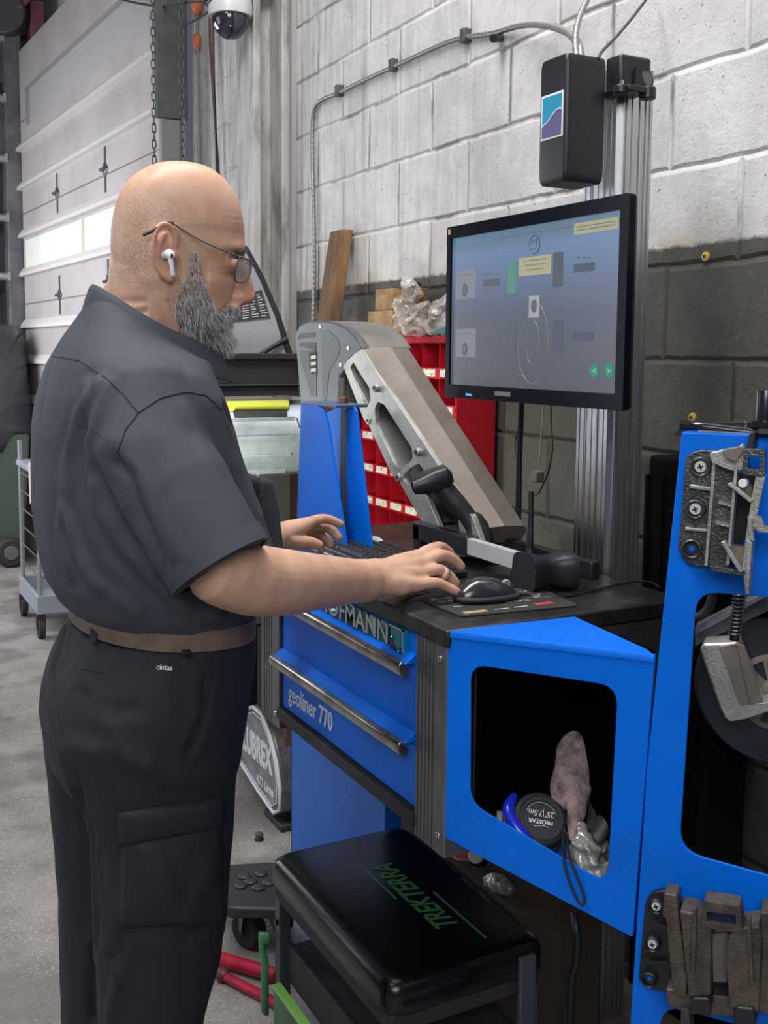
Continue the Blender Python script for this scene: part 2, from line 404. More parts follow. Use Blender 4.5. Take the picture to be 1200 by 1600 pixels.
# dark gap joint and conduit-like stain strip beside the column
struct(ob('trim_2', MB().box((1.615, 3.80, 0), (WX, 3.825, 4.6)), mat('grey_strip', (.30, .29, .28), .6)))

# ------------------------------------------------------------ garage door
DN = Vector((1.50, 5.14, 0)); DF = Vector((1.346, 8.13, 0)); DD = (DF-DN); DL = DD.length; DD.normalize(); DNn = Vector((-DD.y, DD.x, 0))  # out of the wall, to the room
if DNn.x > 0: DNn = -DNn
def DP(s, z, o=0): return DN+DD*s+DNn*o+Vector((0, 0, z))
def dz(y, x=140): return onP(x, y, DN, DNn).z
DOORR = mat('door_rib_highlight', (.60, .58, .57), .4)
DOORW = mat('door_panel_white', (.47, .435, .43), .42, col2=(.39, .36, .355), nscale=2, bump=.12, bscale=8, coat=.2)
DOORD = mat('door_seam', (.16, .15, .15), .6)
DGLASS = mat('frosted_pane', (.72, .74, .70), .35, col2=(.62, .66, .58), nscale=4, emis=(.95, 1, .92), estr=.10)
HINGE = mat('hinge_steel', (.12, .12, .13), .45, .6)
door = thing('door_1', 'white sectional overhead garage door', 'garage door', DP(DL/2, 0)); struct(door)
seams = [dz(285), dz(460)]; sec = seams[0]-seams[1]
zt = [seams[0]-k*sec for k in range(-4, 8)]
ridge_off = [dz(157), dz(234), dz(328), dz(403), dz(503), dz(569), dz(643), dz(701)]
zs = [z for z in zt if z > .1 and z < 3.7]
top_z = 3.62
zz = sorted([z for z in zs if z < top_z-.05]+[.02, top_z])
def obox(mb, s0, s1, z0, z1, o0, o1):
    mb.hexa([DP(s0, z0, o0), DP(s1, z0, o0), DP(s1, z1, o0), DP(s0, z1, o0)], [DP(s0, z0, o1), DP(s1, z0, o1), DP(s1, z1, o1), DP(s0, z1, o1)])
for a, b_ in zip(zz[:-1], zz[1:]):
    mb = MB(); obox(mb, 0, DL, a+.003, b_-.003, -.04, 0)
    ob('door_section', mb, DOORW, door, bevel=.003)
for z in ridge_off:                       # stiffening ribs whose ridge highlight is painted in as a paler white
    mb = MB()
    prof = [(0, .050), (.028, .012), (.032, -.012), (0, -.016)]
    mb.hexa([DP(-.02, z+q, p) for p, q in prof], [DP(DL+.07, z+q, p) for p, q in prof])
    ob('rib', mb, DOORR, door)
for z in zz[1:-1]:
    mb = MB(); obox(mb, 0, DL, z-.0035, z+.0035, -.03, .0008); ob('seam', mb, DOORD, door)
wz0, wz1 = dz(394), dz(338)
mb = MB(); obox(mb, .35, DL-.08, wz0, wz1, -.01, .004); ob('window_pane', mb, DGLASS, door)
mb = MB()
for px in (131, 245):
    q = onP(px, 370, DN, DNn); s_ = (q-DN).dot(DD); obox(mb, s_-.025, s_+.025, wz0, wz1, 0, .008)
ob('pane_bar', mb, mat('pane_bar', (.45, .47, .36), .5), door)
# shallow recess near the top, its shade painted as a darker overlay sheet
qa = (onP(48, 200, DN, DNn)-DN).dot(DD); za = onP(50, 190, DN, DNn).z; zb = onP(50, 135, DN, DNn).z
mb = MB(); obox(mb, .15, qa, za, zb, 0, .0015); ob('recess_shade_sheet', mb, mat('recess_shade', (.40, .38, .385), .5), door)
mb = MB(); obox(mb, .1, qa+.12, zb, zb+.025, 0, .012); obox(mb, qa, qa+.12, za, zb, 0, .006); ob('panel_frame', mb, mat('recess_frame', (.27, .255, .26), .5), door)
for px, py in ((165, 265), (90, 302), (94, 461), (170, 440), (95, 640), (180, 600)):
    q = onP(px, py, DN, DNn); s_ = (q-DN).dot(DD); z = q.z; mb = MB()
    for w_, h_ in ((.055, .075),):
        mb.hexa([DP(s_-w_, z, .002), DP(s_, z-h_*.62, .002), DP(s_+w_, z, .002), DP(s_, z+h_*.62, .002)], [DP(s_-w_*.6, z, .012), DP(s_, z-h_*.4, .014), DP(s_+w_*.6, z, .012), DP(s_, z+h_*.4, .014)])
    obox(mb, s_-.010, s_+.010, z-.125, z+.125, .002, .006); mb.cyl(DP(s_-.03, z, .02), DP(s_+.03, z, .02), .01, 10)
    ob('hinge', mb, HINGE, door)
# tracks and jambs
TRK = mat('track_steel', (.16, .16, .17), .5, .5, col2=(.09, .09, .10), nscale=5)
TRKL = mat('track_light', (.30, .30, .31), .45, .5)
t1 = MB(); obox(t1, DL+.03, DL+.17, 0, 3.75, -.02, .10); struct(ob('trim_3', t1, TRK, bevel=.004))
for k in range(9):
    t2 = MB(); z = .35+.42*k; t2.cyl(DP(DL+.06, z, .06), DP(DL+.06, z, .17), .028, 12); obox(t2, DL+.02, DL+.10, z-.03, z+.03, .09, .11)
    ob('track_roller', t2, TRKL, door, smooth=30)
# near jamb: broad dark guard plate with lighter lower channel
ga = onY(243, 100, 4.95).x; gb_ = onY(291, 100, 4.95).x; gz = onY(265, 186, 4.95).z
jb = MB().box((ga, 4.93, gz), (gb_, 4.97, 4.6))
JAMB = mat('jamb_dark', (.115, .12, .125), .5, .3, col2=(.08, .085, .09), nscale=6)
struct(ob('trim_4', jb, JAMB, bevel=.003))
jb = MB().box((ga+.02, 4.94, 0), (gb_-.035, 4.98, gz)).box((gb_-.035, 4.90, 0), (gb_-.02, 4.98, gz))
struct(ob('trim_5', jb, mat('jamb_mid', (.24, .24, .245), .5, .3), bevel=.003))
jb = MB().box((gb_+.005, 4.84, 0), (onY(326, 100, 4.86).x, 4.88, 4.6))
struct(ob('trim_6', jb, mat('jamb_pale', (.36, .36, .37), .5, .2, col2=(.24, .24, .24), nscale=6), bevel=.003))
# dark wall corner behind the far track
struct(ob('trim_7', MB().box((1.05, 8.42, 0), (1.60, 8.50, 4.6)), mat('corner_panel', (.155, .155, .165), .6, col2=(.10, .10, .11), nscale=4)))

# chains
CH = mat('chain_steel', (.11, .11, .11), .45, .8)
def chain_(name, x, ytop, ybot, Y, label):
    a = onY(x, ytop, Y); b_ = onY(x+4, ybot, Y); L_ = (a-b_).length; n = int(L_/.034); mb = MB()
    for i in range(n):
        c = a.lerp(b_, (i+.5)/n); ex = Vector((1, 0, 0)) if i % 2 else Vector((.3, 1, 0)).normalized()
        pts = []
        for k in range(12):
            t = 2*math.pi*k/12; pts.append(c+ex*(.0085*math.cos(t))+Vector((0, 0, 1))*((.0125 if True else 0)*math.sin(t)+(.008 if math.sin(t) > 0 else -.008)))
        mb.tube(pts, .0032, 6, closed=True)
    return tag(ob(name, mb, CH, smooth=True), label, 'chain')
chain_('pull_chain', 238, -20, 330, 4.75, 'steel link chain hanging in front of the white garage door')
chain_('pull_chain', 282, -20, 330, 4.65, 'steel link chain hanging over the dark door jamb plate')

# flexible cord hanging at the wall with orange connectors
CORD = mat('cord_dark', (.03, .028, .028), .6); CORDR = mat('cord_red_brown', (.10, .035, .03), .6)
t = thing('extension_cord', 'grey cord with two orange connectors hanging on the wall by the door jamb', 'cord', onX(309, 100, 1.58))
ob('cable', MB().tube(spline([onX(308, -10, 1.58), onX(308, 40, 1.58), onX(309, 90, 1.58), onX(311, 200, 1.58), onX(312, 300, 1.59)]), .006, 8), mat('cord_grey', (.17, .16, .155), .6), t, smooth=True)
ORG = mat('orange_plug', (.42, .11, .045), .5)
ob('connector', MB().tube([onX(308, y, 1.58) for y in (-6, 2, 16, 24)], [.024, .030, .026, .010], 14), ORG, t, smooth=True)
ob('connector', MB().tube([onX(308, y, 1.58) for y in (52, 58, 72, 80)], [.010, .020, .018, .008], 14), ORG, t, smooth=True)
X1 = 1.52
tag(ob('overhead_cable', MB().tube(spline([onX(185, -3, 1.45), onX(210, 4, 1.45), onX(255, 10, 1.46), onX(300, 3, 1.48), onX(325, 6, X1), onX(331, 20, X1), onX(333, 40, X1), onX(334, 120, X1), onX(337, 200, 1.55), onX(340, 300, 1.60)]), .0055, 8), CORD, smooth=True),
    'black cable arching from the garage door over to the dome camera and down the wall', 'cable')
tag(ob('hanging_cable', MB().tube(spline([onX(329, -5, 1.6), onX(328, 60, 1.6), onX(334, 160, 1.6), onX(341, 260, 1.61), onX(346, 330, 1.61)]), .006, 8), CORDR, smooth=True),
    'thin reddish brown cable hanging down the grimy white wall under the dome camera', 'cable')
tag(ob('cable_branch', MB().tube(spline([onX(286, 41, 1.5), onX(300, 34, 1.5), onX(318, 24, 1.51), onX(329, 15, 1.52)]), .004, 8), CORD, smooth=True),
    'short thin black cable slanting from the jamb plate to the arching cable', 'cable')

# dome camera
dc = onX(360, 18, 1.42); S = 1.0
t = thing('security_camera', 'white security camera with black dome under its bracket', 'camera', dc)
r = .082
ob('housing', MB().lathe([(.055, .15), (r*.88, .12), (r, .0), (r*1.02, -.02), (r*.98, -.04)], Matrix.Translation(dc+Vector((0, 0, .02)))), mat('camera_white', (.55, .55, .56), .35), t, smooth=40)
ob('dome', MB().ball(dc+Vector((0, 0, -.025)), (r*.86, r*.86, r*.95), 28), mat('dark_dome', (.02, .022, .035), .08, coat=1), t, smooth=True)
ob('front_window', MB().prism([dc+Vector((-.088, y, z)) for y, z in ((-.02, .02), (.045, .02), (.045, .10), (-.02, .10))], (.03, 0, 0)), mat('cam_window', (.03, .03, .05), .2), t, bevel=.004)
ob('bracket', MB().box(dc+Vector((.03, -.03, .10)), dc+Vector((WX-dc.x, .03, .15))).box(Vector((WX-.03, dc.y-.06, dc.z+.04)), Vector((WX, dc.y+.06, dc.z+.22))), MATS['camera_white'], t, bevel=.008)

# round motor / hose reel in the far upper corner
hp = onY(12, 26, 8.2)
t = thing('hose_reel', 'dark round hose reel high in the far left corner', 'hose reel', hp)
ob('drum', MB().cyl(hp+Vector((-.05, -.12, 0)), hp+Vector((.05, .12, 0)), .15, 28), mat('reel_dark', (.05, .05, .055), .6), t, bevel=.01)
ob('guide_arm', MB().tube([hp+Vector((.05, -.15, .02)), hp+Vector((.28, -.1, .30))], .022, 10), mat('reel_red', (.16, .05, .06), .6), t, smooth=True)
ob('bracket', MB().box(hp+Vector((.14, -.1, -.16)), hp+Vector((.24, .1, .12))), MATS['reel_red'], t, bevel=.01)
ob('ceiling_mount', MB().box(hp+Vector((-.06, -.05, .12)), hp+Vector((.04, .05, 1.0))), MATS['reel_dark'], t)
pts = [onY(40, 100+0*k, 8.2) for k in range(1)]
tag(ob('overhead_pipe', MB().tube([onY(-40, 95, 8.3), onY(28, 10, 8.3), onY(60, -40, 8.3)], .03, 12), mat('pipe_grey', (.22, .2, .2), .5), smooth=True), 'grey pipe slanting under the ceiling beside the hose reel', 'pipe')
tag(ob('air_hose', MB().tube(spline([onY(-3, 130, 8.25), onY(3, 170, 8.25), onY(10, 215, 8.25), onY(14, 250, 8.25), onY(15, 420, 8.25), onY(16, 560, 8.25)]), .02, 8), mat('hose_black', (.035, .035, .04), .6), smooth=True), 'dark hose hanging down the far wall left of the garage door', 'hose')

# ------------------------------------------------------------ conduits on the wall
COND = mat('flex_conduit', (.28, .27, .26), .42, .7)
def flex(name, pts, r, label, cat='conduit', ribs=True, m=COND):
    P = spline(pts, 10); out = [P[0]]
    step = r*.55
    # resample
    acc = []; 
    for a, b_ in zip(P[:-1], P[1:]):
        n = max(1, int((b_-a).length/step))
        for k in range(n): acc.append(a.lerp(b_, k/n))
    acc.append(P[-1])
    rad = [r*(1.0 if (k % 4) < 2 else .86) for k in range(len(acc))] if ribs else [r]*len(acc)
    return tag(ob(name, MB().tube(acc, rad, 10), m, smooth=50), label, cat)
XC = WX-.012
flex('wall_conduit', [onX(908, 92, 1.25), onX(905, 74, 1.27), onX(897, 60, 1.33), onX(880, 48, 1.45), onX(850, 40, 1.55), onX(815, 40, 1.60), onX(770, 52, XC), onX(725, 59, XC), onX(690, 70, XC), onX(618, 103, XC), onX(560, 130, XC), onX(528, 146, XC), onX(505, 155, XC), onX(492, 168, XC), onX(488, 195, XC), onX(488, 250, XC), onX(490, 330, XC), onX(491, 400, XC), onX(490, 500, XC), onX(489, 560, XC)], .0078,
     'long grey flexible conduit running across the white blocks and bending down the wall')
flex('short_conduit', [onX(901, 92, 1.23), onX(899, 72, 1.25), onX(900, 48, 1.28), onX(908, 20, 1.33), onX(925, -15, 1.40)], .0062, 'short ribbed grey conduit rising from the black camera box out of the frame')
tag(ob('thin_cable', MB().tube(spline([onX(935, 92, 1.27), onX(941, 80, 1.30), onX(965, 55, 1.40), onX(990, 25, 1.5), onX(1015, -8, 1.6)]), .003, 8), CORD, smooth=True), 'thin dark cable slanting up from the black camera box', 'cable')
t = thing('conduit_stub', 'short black conduit end sticking out of the white wall', 'conduit', onX(778, 60, WX))
ob('sleeve', MB().cyl(onX(783, 59, WX), onX(771, 60, WX-.05), .011, 14), BLACK, t, smooth=40)
for px, py in ((618, 101), (533, 141), (731, 55)):
    c = onX(px, py, WX-.004); tag(ob('conduit_clip', MB().box(c+Vector((-.02, -.012, -.022)), c+Vector((.004, .012, .016))), mat('clip', (.1, .1, .1), .5, .5) if 'clip' not in MATS else MATS['clip'], bevel=.002),
        {618: 'small dark clip in the middle of the slanting wall conduit', 533: 'small dark clip beside the bend of the wall conduit', 731: 'small dark clip near the upper end of the wall conduit'}[px], 'clip')
YEL = mat('yellow_anchor', (.55, .38, .06), .5)
for px, py, lb in ((1104, 401, 'yellow plastic wall anchor high on the dark painted blocks'), (1083, 652, 'yellow plastic wall anchor on the dark wall just above the black lever')):
    c = onX(px, py, WX); t = thing('wall_anchor', lb, 'wall anchor', c)
    ob('collar', MB().lathe([(.010, 0), (.010, .004), (.004, .006)], frame(c, (0, 1, 0), (0, 0, 1)) @ Matrix.Rotation(math.pi, 4, 'X'), 12), YEL, t, smooth=40)
    ob('hole', MB().cyl(c+Vector((-.0075, 0, 0)), c+Vector((0, 0, 0)), .0035, 10), BLACKM, t)

# far left: wheeled bins with a black bag, and a utility cart
t = thing('trash_bin', 'green wheeled bin under a black bag at the far left edge', 'bin', onZ(5, 868, 0)+Vector((-.1, 0, 0)))
bc = Vector((1.02, 7.9, 0))
ob('body', MB().hexa([bc+Vector((x, y, .12)) for x, y in ((-.22, -.25), (.20, -.25), (.20, .25), (-.22, .25))], [bc+Vector((x, y, .92)) for x, y in ((-.28, -.3), (.25, -.3), (.25, .3), (-.28, .3))]), mat('bin_green', (.05, .075, .05), .6), t, bevel=.02)
ob('wheel', MB().cyl(bc+Vector((.10, -.34, .105)), bc+Vector((.10, -.28, .105)), .105, 28), RUB, t, bevel=.02)
ob('hub', MB().cyl(bc+Vector((.10, -.35, .105)), bc+Vector((.10, -.30, .105)), .05, 20), mat('hub_grey', (.10, .095, .09), .6), t, bevel=.005)
rg = []
for z, rx in ((.80, .30), (.95, .33), (1.15, .30), (1.35, .31), (1.55, .28), (1.66, .20), (1.70, .08)):
    rg.append([bc+Vector((rx*math.cos(a)*(1+.08*math.sin(5*a+z*9)), rx*math.sin(a)*(1+.08*math.cos(4*a-z*7)), z)) for a in [2*math.pi*k/32 for k in range(32)]])
tag(ob('garbage_bag', MB().loft(rg), mat('bag_black', (.03, .03, .04), .25, bump=1, bscale=9), smooth=True), 'shiny black garbage bag bulging over the green bin', 'bag')
tag(ob('grey_locker', MB().box((.55, 8.3, 0), (1.20, 8.40, 1.9)).box((.56, 8.28, 1.66), (1.19, 8.30, 2.9)), mat('locker_grey', (.24, .23, .24), .5, col2=(.16, .155, .16), nscale=5), bevel=.01), 'tall grey metal panel standing behind the black bag', 'panel')
CT = mat('cart_paint', (.30, .34, .40), .4, .3)
def cartp(px, py, Y=5.7): return onY(px, py, Y)
c0 = cartp(58, 960); t = thing('utility_cart', 'tall wheeled wire cart behind the man\'s back', 'cart', Vector((c0.x+.3, 5.9, 0)))
x0 = cartp(58, 900).x; x1 = x0+.62; y0c, y1c = 5.62, 6.15
for (xx, yy) in ((x0, y0c), (x1, y0c), (x0, y1c), (x1, y1c)):
    ob('upright', MB().cyl((xx, yy, .13), (xx, yy, 1.0), .012, 12), TRKL, t, smooth=40)
    ob('caster', MB().cyl((xx-.016, yy, .052), (xx+.016, yy, .052), .052, 24).box((xx-.024, yy-.012, .05), (xx+.024, yy+.012, .13)), RUB, t, bevel=.003)
ob('lower_tray', MB().box((x0-.02, y0c-.02, .13), (x1+.02, y0c, .23)).box((x0-.02, y1c, .13), (x1+.02, y1c+.02, .23)).box((x0-.02, y0c, .13), (x0, y1c, .23)).box((x1, y0c, .13), (x1+.02, y1c, .23)).box((x0, y0c, .13), (x1, y1c, .15)), CT, t, bevel=.004)
ob('top_tray', MB().box((x0-.02, y0c-.02, .86), (x1+.02, y1c+.02, .89)).box((x0-.02, y0c-.02, .89), (x1+.02, y0c, .94)), CT, t, bevel=.004)
wm = MB()
for k in range(6): z = .32+.1*k; wm.cyl((x0, y0c, z), (x0, y1c, z), .004, 6); wm.cyl((x0, y0c, z), (x1, y0c, z), .004, 6)
ob('wire_side', wm, TRK, t)
tag(ob('rag', MB().hexa([(x0-.03, y0c-.06, .90), (x0+.10, y0c-.06, .91), (x0+.10, y0c+.1, .92), (x0-.03, y0c+.1, .92)], [(x0-.035, y0c-.065, .72), (x0+.03, y0c-.07, .66), (x0+.05, y0c-.03, .70), (x0-.035, y0c+.05, .70)]), mat('rag_pale', (.42, .36, .34), .8), bevel=.01), 'pale rag hanging over the top of the utility cart', 'rag')
# ============================================================ THE ALIGNMENT CONSOLE
ZD = 1.08; XF = .83
YR, YL = 1.35, 2.125          # right and left end of the console
cab = thing('drawer_cabinet', 'blue two drawer console cabinet with the words geoliner 770', 'cabinet', (1.0, 1.74, .72))
ob('worktop_support', MB().box((XF+.03, YR+.012, .745), (1.26, YL-.01, 1.045)), BLACKM, cab, bevel=.003)
# corner extrusions
def post(y0, y1, z0, z1):
    mb = MB(); x0 = XF; x1 = XF+.055
    n = 5; w = (y1-y0)*.62; pts = [(x0, y0)]
    # profile with grooves on the face to the room
    ys = [y1-w+i*(w/(n)) for i in range(n)]
    prof = [(x1, y0), (x0+.002, y0), (x0, y0+.002)]
    for yy in ys:
        prof += [(x0, yy+.001), (x0+.006, yy+.002), (x0+.006, yy+.005), (x0, yy+.006)]
    prof += [(x0, y1-.001), (x1, y1)]
    mb.hexa([Vector((a, b, z0)) for a, b in prof], [Vector((a, b, z1)) for a, b in prof])
    return mb
for y0, y1, z0, z1 in ((YR, 1.443, .716, 1.066), (2.022, 2.125, .705, 1.066)):
    pp = ob('corner_post', post(y0, y1, z0, z1), POSTM, cab)
    for z in (z0+.03, z1-.035):
        ob('rivet', MB().lathe([(.0055, 0), (.005, .002), (.002, .003)], frame((XF, y0+.018, z), (0, -1, 0), (0, 0, 1)), 14), CHROME, pp, smooth=True)
# drawers
dy0, dy1 = 1.449, 2.016
def drawer(z0, z1, hz, name):
    d = ob(name, MB().box((XF+.006, dy0, z0), (XF+.028, dy1, z1)), BLUE, cab, bevel=.0015)
    # rolled grip: blue slope above, steel rail below
    hx = XF-.017
    pr = [(XF+.006, hz+.016), (hx+.006, hz+.004), (hx, hz), (hx+.002, hz-.012), (hx+.010, hz-.018), (hx+.018, hz-.012), (XF+.006, hz+.0)]
    ob('grip_slope', MB().hexa([(a, dy0+.004, b) for a, b in pr[:3]+[(XF+.006, hz)]], [(a, dy1+.0, b) for a, b in pr[:3]+[(XF+.006, hz)]]), BLUE, d, bevel=.001)
    pr = [(hx-.001, hz+.006), (hx-.008, hz+.001), (hx-.010, hz-.008), (hx-.006, hz-.018), (hx+.004, hz-.022), (hx+.011, hz-.019), (hx+.010, hz-.010), (hx+.004, hz-.006)]
    ob('handle', MB().hexa([(a, dy0+.006, b) for a, b in pr], [(a, dy1+.0, b) for a, b in pr]), STEEL, d, bevel=.002, smooth=40)
    return d
drawer(.862, 1.010, 1.0, 'drawer')
drawer(.757, .860, .868, 'drawer')
ob('badge_panel', MB().box((XF+.004, dy0-.004, 1.012), (XF+.03, dy1+.004, 1.052)), BLUE, cab, bevel=.001)
ob('bottom_trim', MB().box((XF-.004, dy0-.004, .728), (XF+.03, dy1+.012, .752)), BLACKM, cab, bevel=.002)
ob('underside', MB().box((XF+.03, YR+.01, .728), (1.25, YL-.02, .745)), BLACKM, cab)
# badge letters and wave plate (seen from the room: reading direction is towards -Y)
TB = lambda y, z, x=XF: frame((x, y, z), (0, -1, 0), (0, 0, 1))
LET = mat('badge_face', (.02, .13, .13), .25, .3)
b1 = ob('badge_backing', MB().box((XF-.002, 1.535, 1.010), (XF+.004, 1.80, 1.048)), LET, cab, bevel=.001)
bt = ob('badge_letters', text_mb('HOFMANN', .050, TB(1.668, 1.029, XF-.003), ext=.003, bold=.0006, xs=1.12), CHROME, cab)
wv = ob('wave_badge', MB().box((XF-.003, 1.478, .998), (XF+.004, 1.526, 1.050)), TEAL, cab, bevel=.001)
ys = [1.524-.044*k/16 for k in range(17)]
def wz(k): return 1.019+.010*math.sin((k/16)*2*math.pi-2.3+math.pi)
pts = [Vector((XF-.004, ys[k], wz(k))) for k in range(17)]
ob('wave_field', MB().prism([Vector((XF-.0035, 1.524, 1.0)), Vector((XF-.0035, 1.480, 1.0))]+pts[::-1], (-.0012, 0, 0)), NAVY, cab)
ob('wave_rim', MB().tube(pts, .0011, 6).box((XF-.006, 1.478, .998), (XF-.003, 1.481, 1.050)).box((XF-.006, 1.478, 1.047), (XF-.003, 1.526, 1.050)), CHROME, cab)
ob('model_lettering', text_mb('geoliner 770', .053, TB(1.875, .797, XF+.0050), ext=.0008, xs=.80, bold=.0004), SILVT, cab)
# worktop
tag(ob('worktop', MB().box((XF-.003, YR-.004, 1.052), (1.315, YL+.16, ZD)), DESKM, bevel=.004), 'worn black worktop slab with chipped edges on the blue console', 'worktop')
# dark side skin behind the wing
ob('side_skin', MB().box((XF+.05, YR-.002, .745), (1.26, YR+.008, 1.05)), BLACKM, cab)

# blue pedestal below
t = thing('pedestal', 'scuffed blue sheet steel pedestal under the drawer cabinet', 'pedestal', (1.25, 1.9, 0))
xp = 1.10
yl = onX(455, 1250, xp).y; ym = onX(603, 1230, xp).y
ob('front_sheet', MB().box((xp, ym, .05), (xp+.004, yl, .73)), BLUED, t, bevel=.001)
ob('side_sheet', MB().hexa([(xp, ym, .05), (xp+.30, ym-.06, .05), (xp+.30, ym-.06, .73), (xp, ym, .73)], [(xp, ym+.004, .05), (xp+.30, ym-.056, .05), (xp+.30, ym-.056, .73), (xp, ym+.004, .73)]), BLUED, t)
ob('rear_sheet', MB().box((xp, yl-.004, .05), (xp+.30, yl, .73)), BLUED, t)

# ------------------------------------------------------------ aluminium mast with camera box
tx0 = 1.325; ty1 = 1.676; ty0 = onX(947, 890, tx0).y; tdp = onY(996, 900, ty0).x-tx0

prof = []
def groove(pf, a, b, d=.006):  # groove along face x=tx0 from y=a..b
    pf += [(tx0, a), (tx0+d, a+.001), (tx0+d, b-.001), (tx0, b)]
pf = [(tx0+tdp, ty0)]
for f in (.93, .80, .62, .40, .22):
    x = tx0+tdp*f; pf += [(x, ty0), (x-.001, ty0+.004), (x-.004, ty0+.004), (x-.005, ty0)]
pf += [(tx0+.010, ty0), (tx0+.010, ty0+.010), (tx0, ty0+.010)]
tw_ = ty1-ty0-.010
for f in (.10, .26, .30, .48, .66, .72, .88):
    groove(pf, ty0+.010+tw_*f, ty0+.010+tw_*f+.0035, .004)
pf += [(tx0, ty1), (tx0+tdp, ty1)]
mast = thing('aluminium_mast', 'tall grooved aluminium mast rising behind the monitor', 'mast', (1.37, 1.59, 0))
ob('extrusion', MB().hexa([Vector((a, b, .15)) for a, b in pf], [Vector((a, b, 2.03)) for a, b in pf]), ALU, mast)
ob('foot', MB().box((1.31, 1.40, .0), (1.50, 1.80, .15)), mat('rusty_foot', (.06, .05, .045), .7, col2=(.12, .09, .07), nscale=30, bump=.5), mast, bevel=.004)
# bracket head on top
XH = 1.315
ha = onX(971, 82, XH); hb_ = onX(946, 82, XH); hx1 = onY(1019, 90, ha.y).x; hz0 = onX(971, 140, XH).z; hz1 = ha.z
hd = MB().box((XH, ha.y, hz0), (hx1, hb_.y, hz1))
a_ = onX(940, 148, XH-.01); cy0_ = onX(983, 148, XH-.01).y; cx1_ = onY(1027, 150, cy0_).x
cb = thing('camera_unit', 'black camera box with a blue wave logo clamped on top of the mast', 'camera box', onX(900, 285, 1.25))
ob('clamp_head', hd, BLACK, cb, bevel=.006)
cl = ob('clamp_flange', MB().box((XH-.010, cy0_, a_.z-.008), (cx1_-.015, a_.y, a_.z+.004)).cyl((XH-.010, cy0_+.022, a_.z-.010), (XH-.010, cy0_+.022, a_.z+.005), .014).cyl((cx1_-.014, cy0_+.010, a_.z-.016), (cx1_-.014, cy0_+.010, a_.z+.005), .015), BLACK, cb, bevel=.002)
ob('clamp_rib', MB().prism([(hx1-.045, ha.y-.001, a_.z+.004), (hx1-.010, ha.y-.001, a_.z+.004), (hx1-.040, ha.y-.001, a_.z+.045)], (0, -.006, 0)), BLACK, cl)
ob('side_knob', MB().cyl((hx1-.02, ha.y-.002, (hz0+hz1)/2-.01), (hx1+.006, ha.y+.03, (hz0+hz1)/2-.01), .018, 20), BLACK, cl, bevel=.002)
ob('screw', MB().cyl((XH-.010, cy0_+.022, a_.z+.004), (XH-.010, cy0_+.022, a_.z+.014), .004, 10), CHROME, cl)
XB = 1.20
P = [onX(843, 100, XB), onX(886, 78, XB)]
yb0 = onX(884, 200, XB).y; yb1 = onX(841, 200, XB).y
zt_ = onX(886, 82, XB).z; zb_ = onX(886, 279, XB).z
bw = onY(943, 285, yb0).x
prof = rpoly([(XB, yb0), (bw, yb0), (bw+.0, yb1), (XB, yb1)], [.010, .006, .006, .010], 4)
def scl(pr, f, z, dx=0): 
    cx = (XB+bw)/2; cy = (yb0+yb1)/2; return [Vector((cx+(a-cx)*f+dx, cy+(b-cy)*f, z)) for a, b in pr]
ob('housing', MB().loft([scl(prof, .90, zb_-.002), scl(prof, .965, zb_+.004), scl(prof, 1, zb_+.015), scl(prof, 1, zt_-.012), scl(prof, .97, zt_-.002), scl(prof, .93, zt_+.001)]), BLACK, cb, smooth=35)
# logo on the face towards the room
zl0 = onX(864, 216, XB).z; zl1 = onX(864, 146, XB).z; l0 = yb0+.008; l1 = yb1-.010; xl = XB-.001
lg = ob('logo_border', MB().box((xl, l0, zl0), (XB+.002, l1, zl1)), WPRINT, cb)
bd = .004
ob('logo_upper_field', MB().box((xl-.0006, l0+bd, zl0+bd), (xl, l1-bd, zl1-bd)), LOGOT, lg)
n = 20; zm = (zl0+zl1)/2; H = (zl1-zl0); pts = []
for k in range(n+1):
    f = k/n; y = l1-bd-(l1-l0-2*bd)*f
    zc = zm-.27*H*math.cos(2*math.pi*(f*.55+.0)-.75)*.8
    zc = zm + H*(-.16+.02*0) + H*.27*(.5-.5*math.cos(math.pi*min(1, max(0, (f-.12)/.75)))) - (H*.05*math.cos(math.pi*f/.24) if f < .12 else 0) + (H*-.02 if f > .95 else 0)
    pts.append(Vector((xl-.0012, y, zc)))
ob('logo_lower_field', MB().prism([Vector((xl-.0007, l1-bd, zl0+bd)), Vector((xl-.0007, l0+bd, zl0+bd))]+[Vector((xl-.0007, p.y, p.z)) for p in pts[::-1]], (-.0005, 0, 0)), LOGOP, lg)
ob('logo_wave', MB().tube(pts, .0016, 6), WPRINT, lg)

# ------------------------------------------------------------ monitor
XM = 1.15
tl = onX(696, 362, XM); tr = onX(981, 294, XM); bl = onX(699, 628, XM); br = onX(979, 633, XM)
my0 = (tr.y+br.y)/2; my1 = (tl.y+bl.y)/2; mz0 = (bl.z+br.z)/2; mz1 = (tl.z+tr.z)/2
mon = thing('monitor', 'wide black monitor showing a pale vehicle diagram', 'monitor', (XM, (my0+my1)/2, mz0))
mw, mh = my1-my0, mz1-mz0
BZ = mat('glossy_bezel', (.004, .005, .009), .18)
BZ.node_tree.nodes['Principled BSDF'].inputs['Specular IOR Level'].default_value = .12
Tm = frame((XM, my1, mz0), (0, -1, 0), (0, 0, 1))    # x runs to the viewer's right, y up, z out to the room
def mp(u, v, o=0): return Tm @ Vector((u*mw, v*mh, o))
sx0, sx1, sy0, sy1 = .028, (my1-onX(966, 460, XM).y)/mw, .078, .93
def R_(a, b, c, d): return [(a*mw, b*mh), (c*mw, b*mh), (c*mw, d*mh), (a*mw, d*mh)]
fr_ = plate(rpoly(R_(0, 0, 1, 1), .006, 3), [R_(sx0, sy0, sx1, sy1)], frame(Tm @ Vector((0, 0, -.012)), (0, -1, 0), (0, 0, 1)), .014)
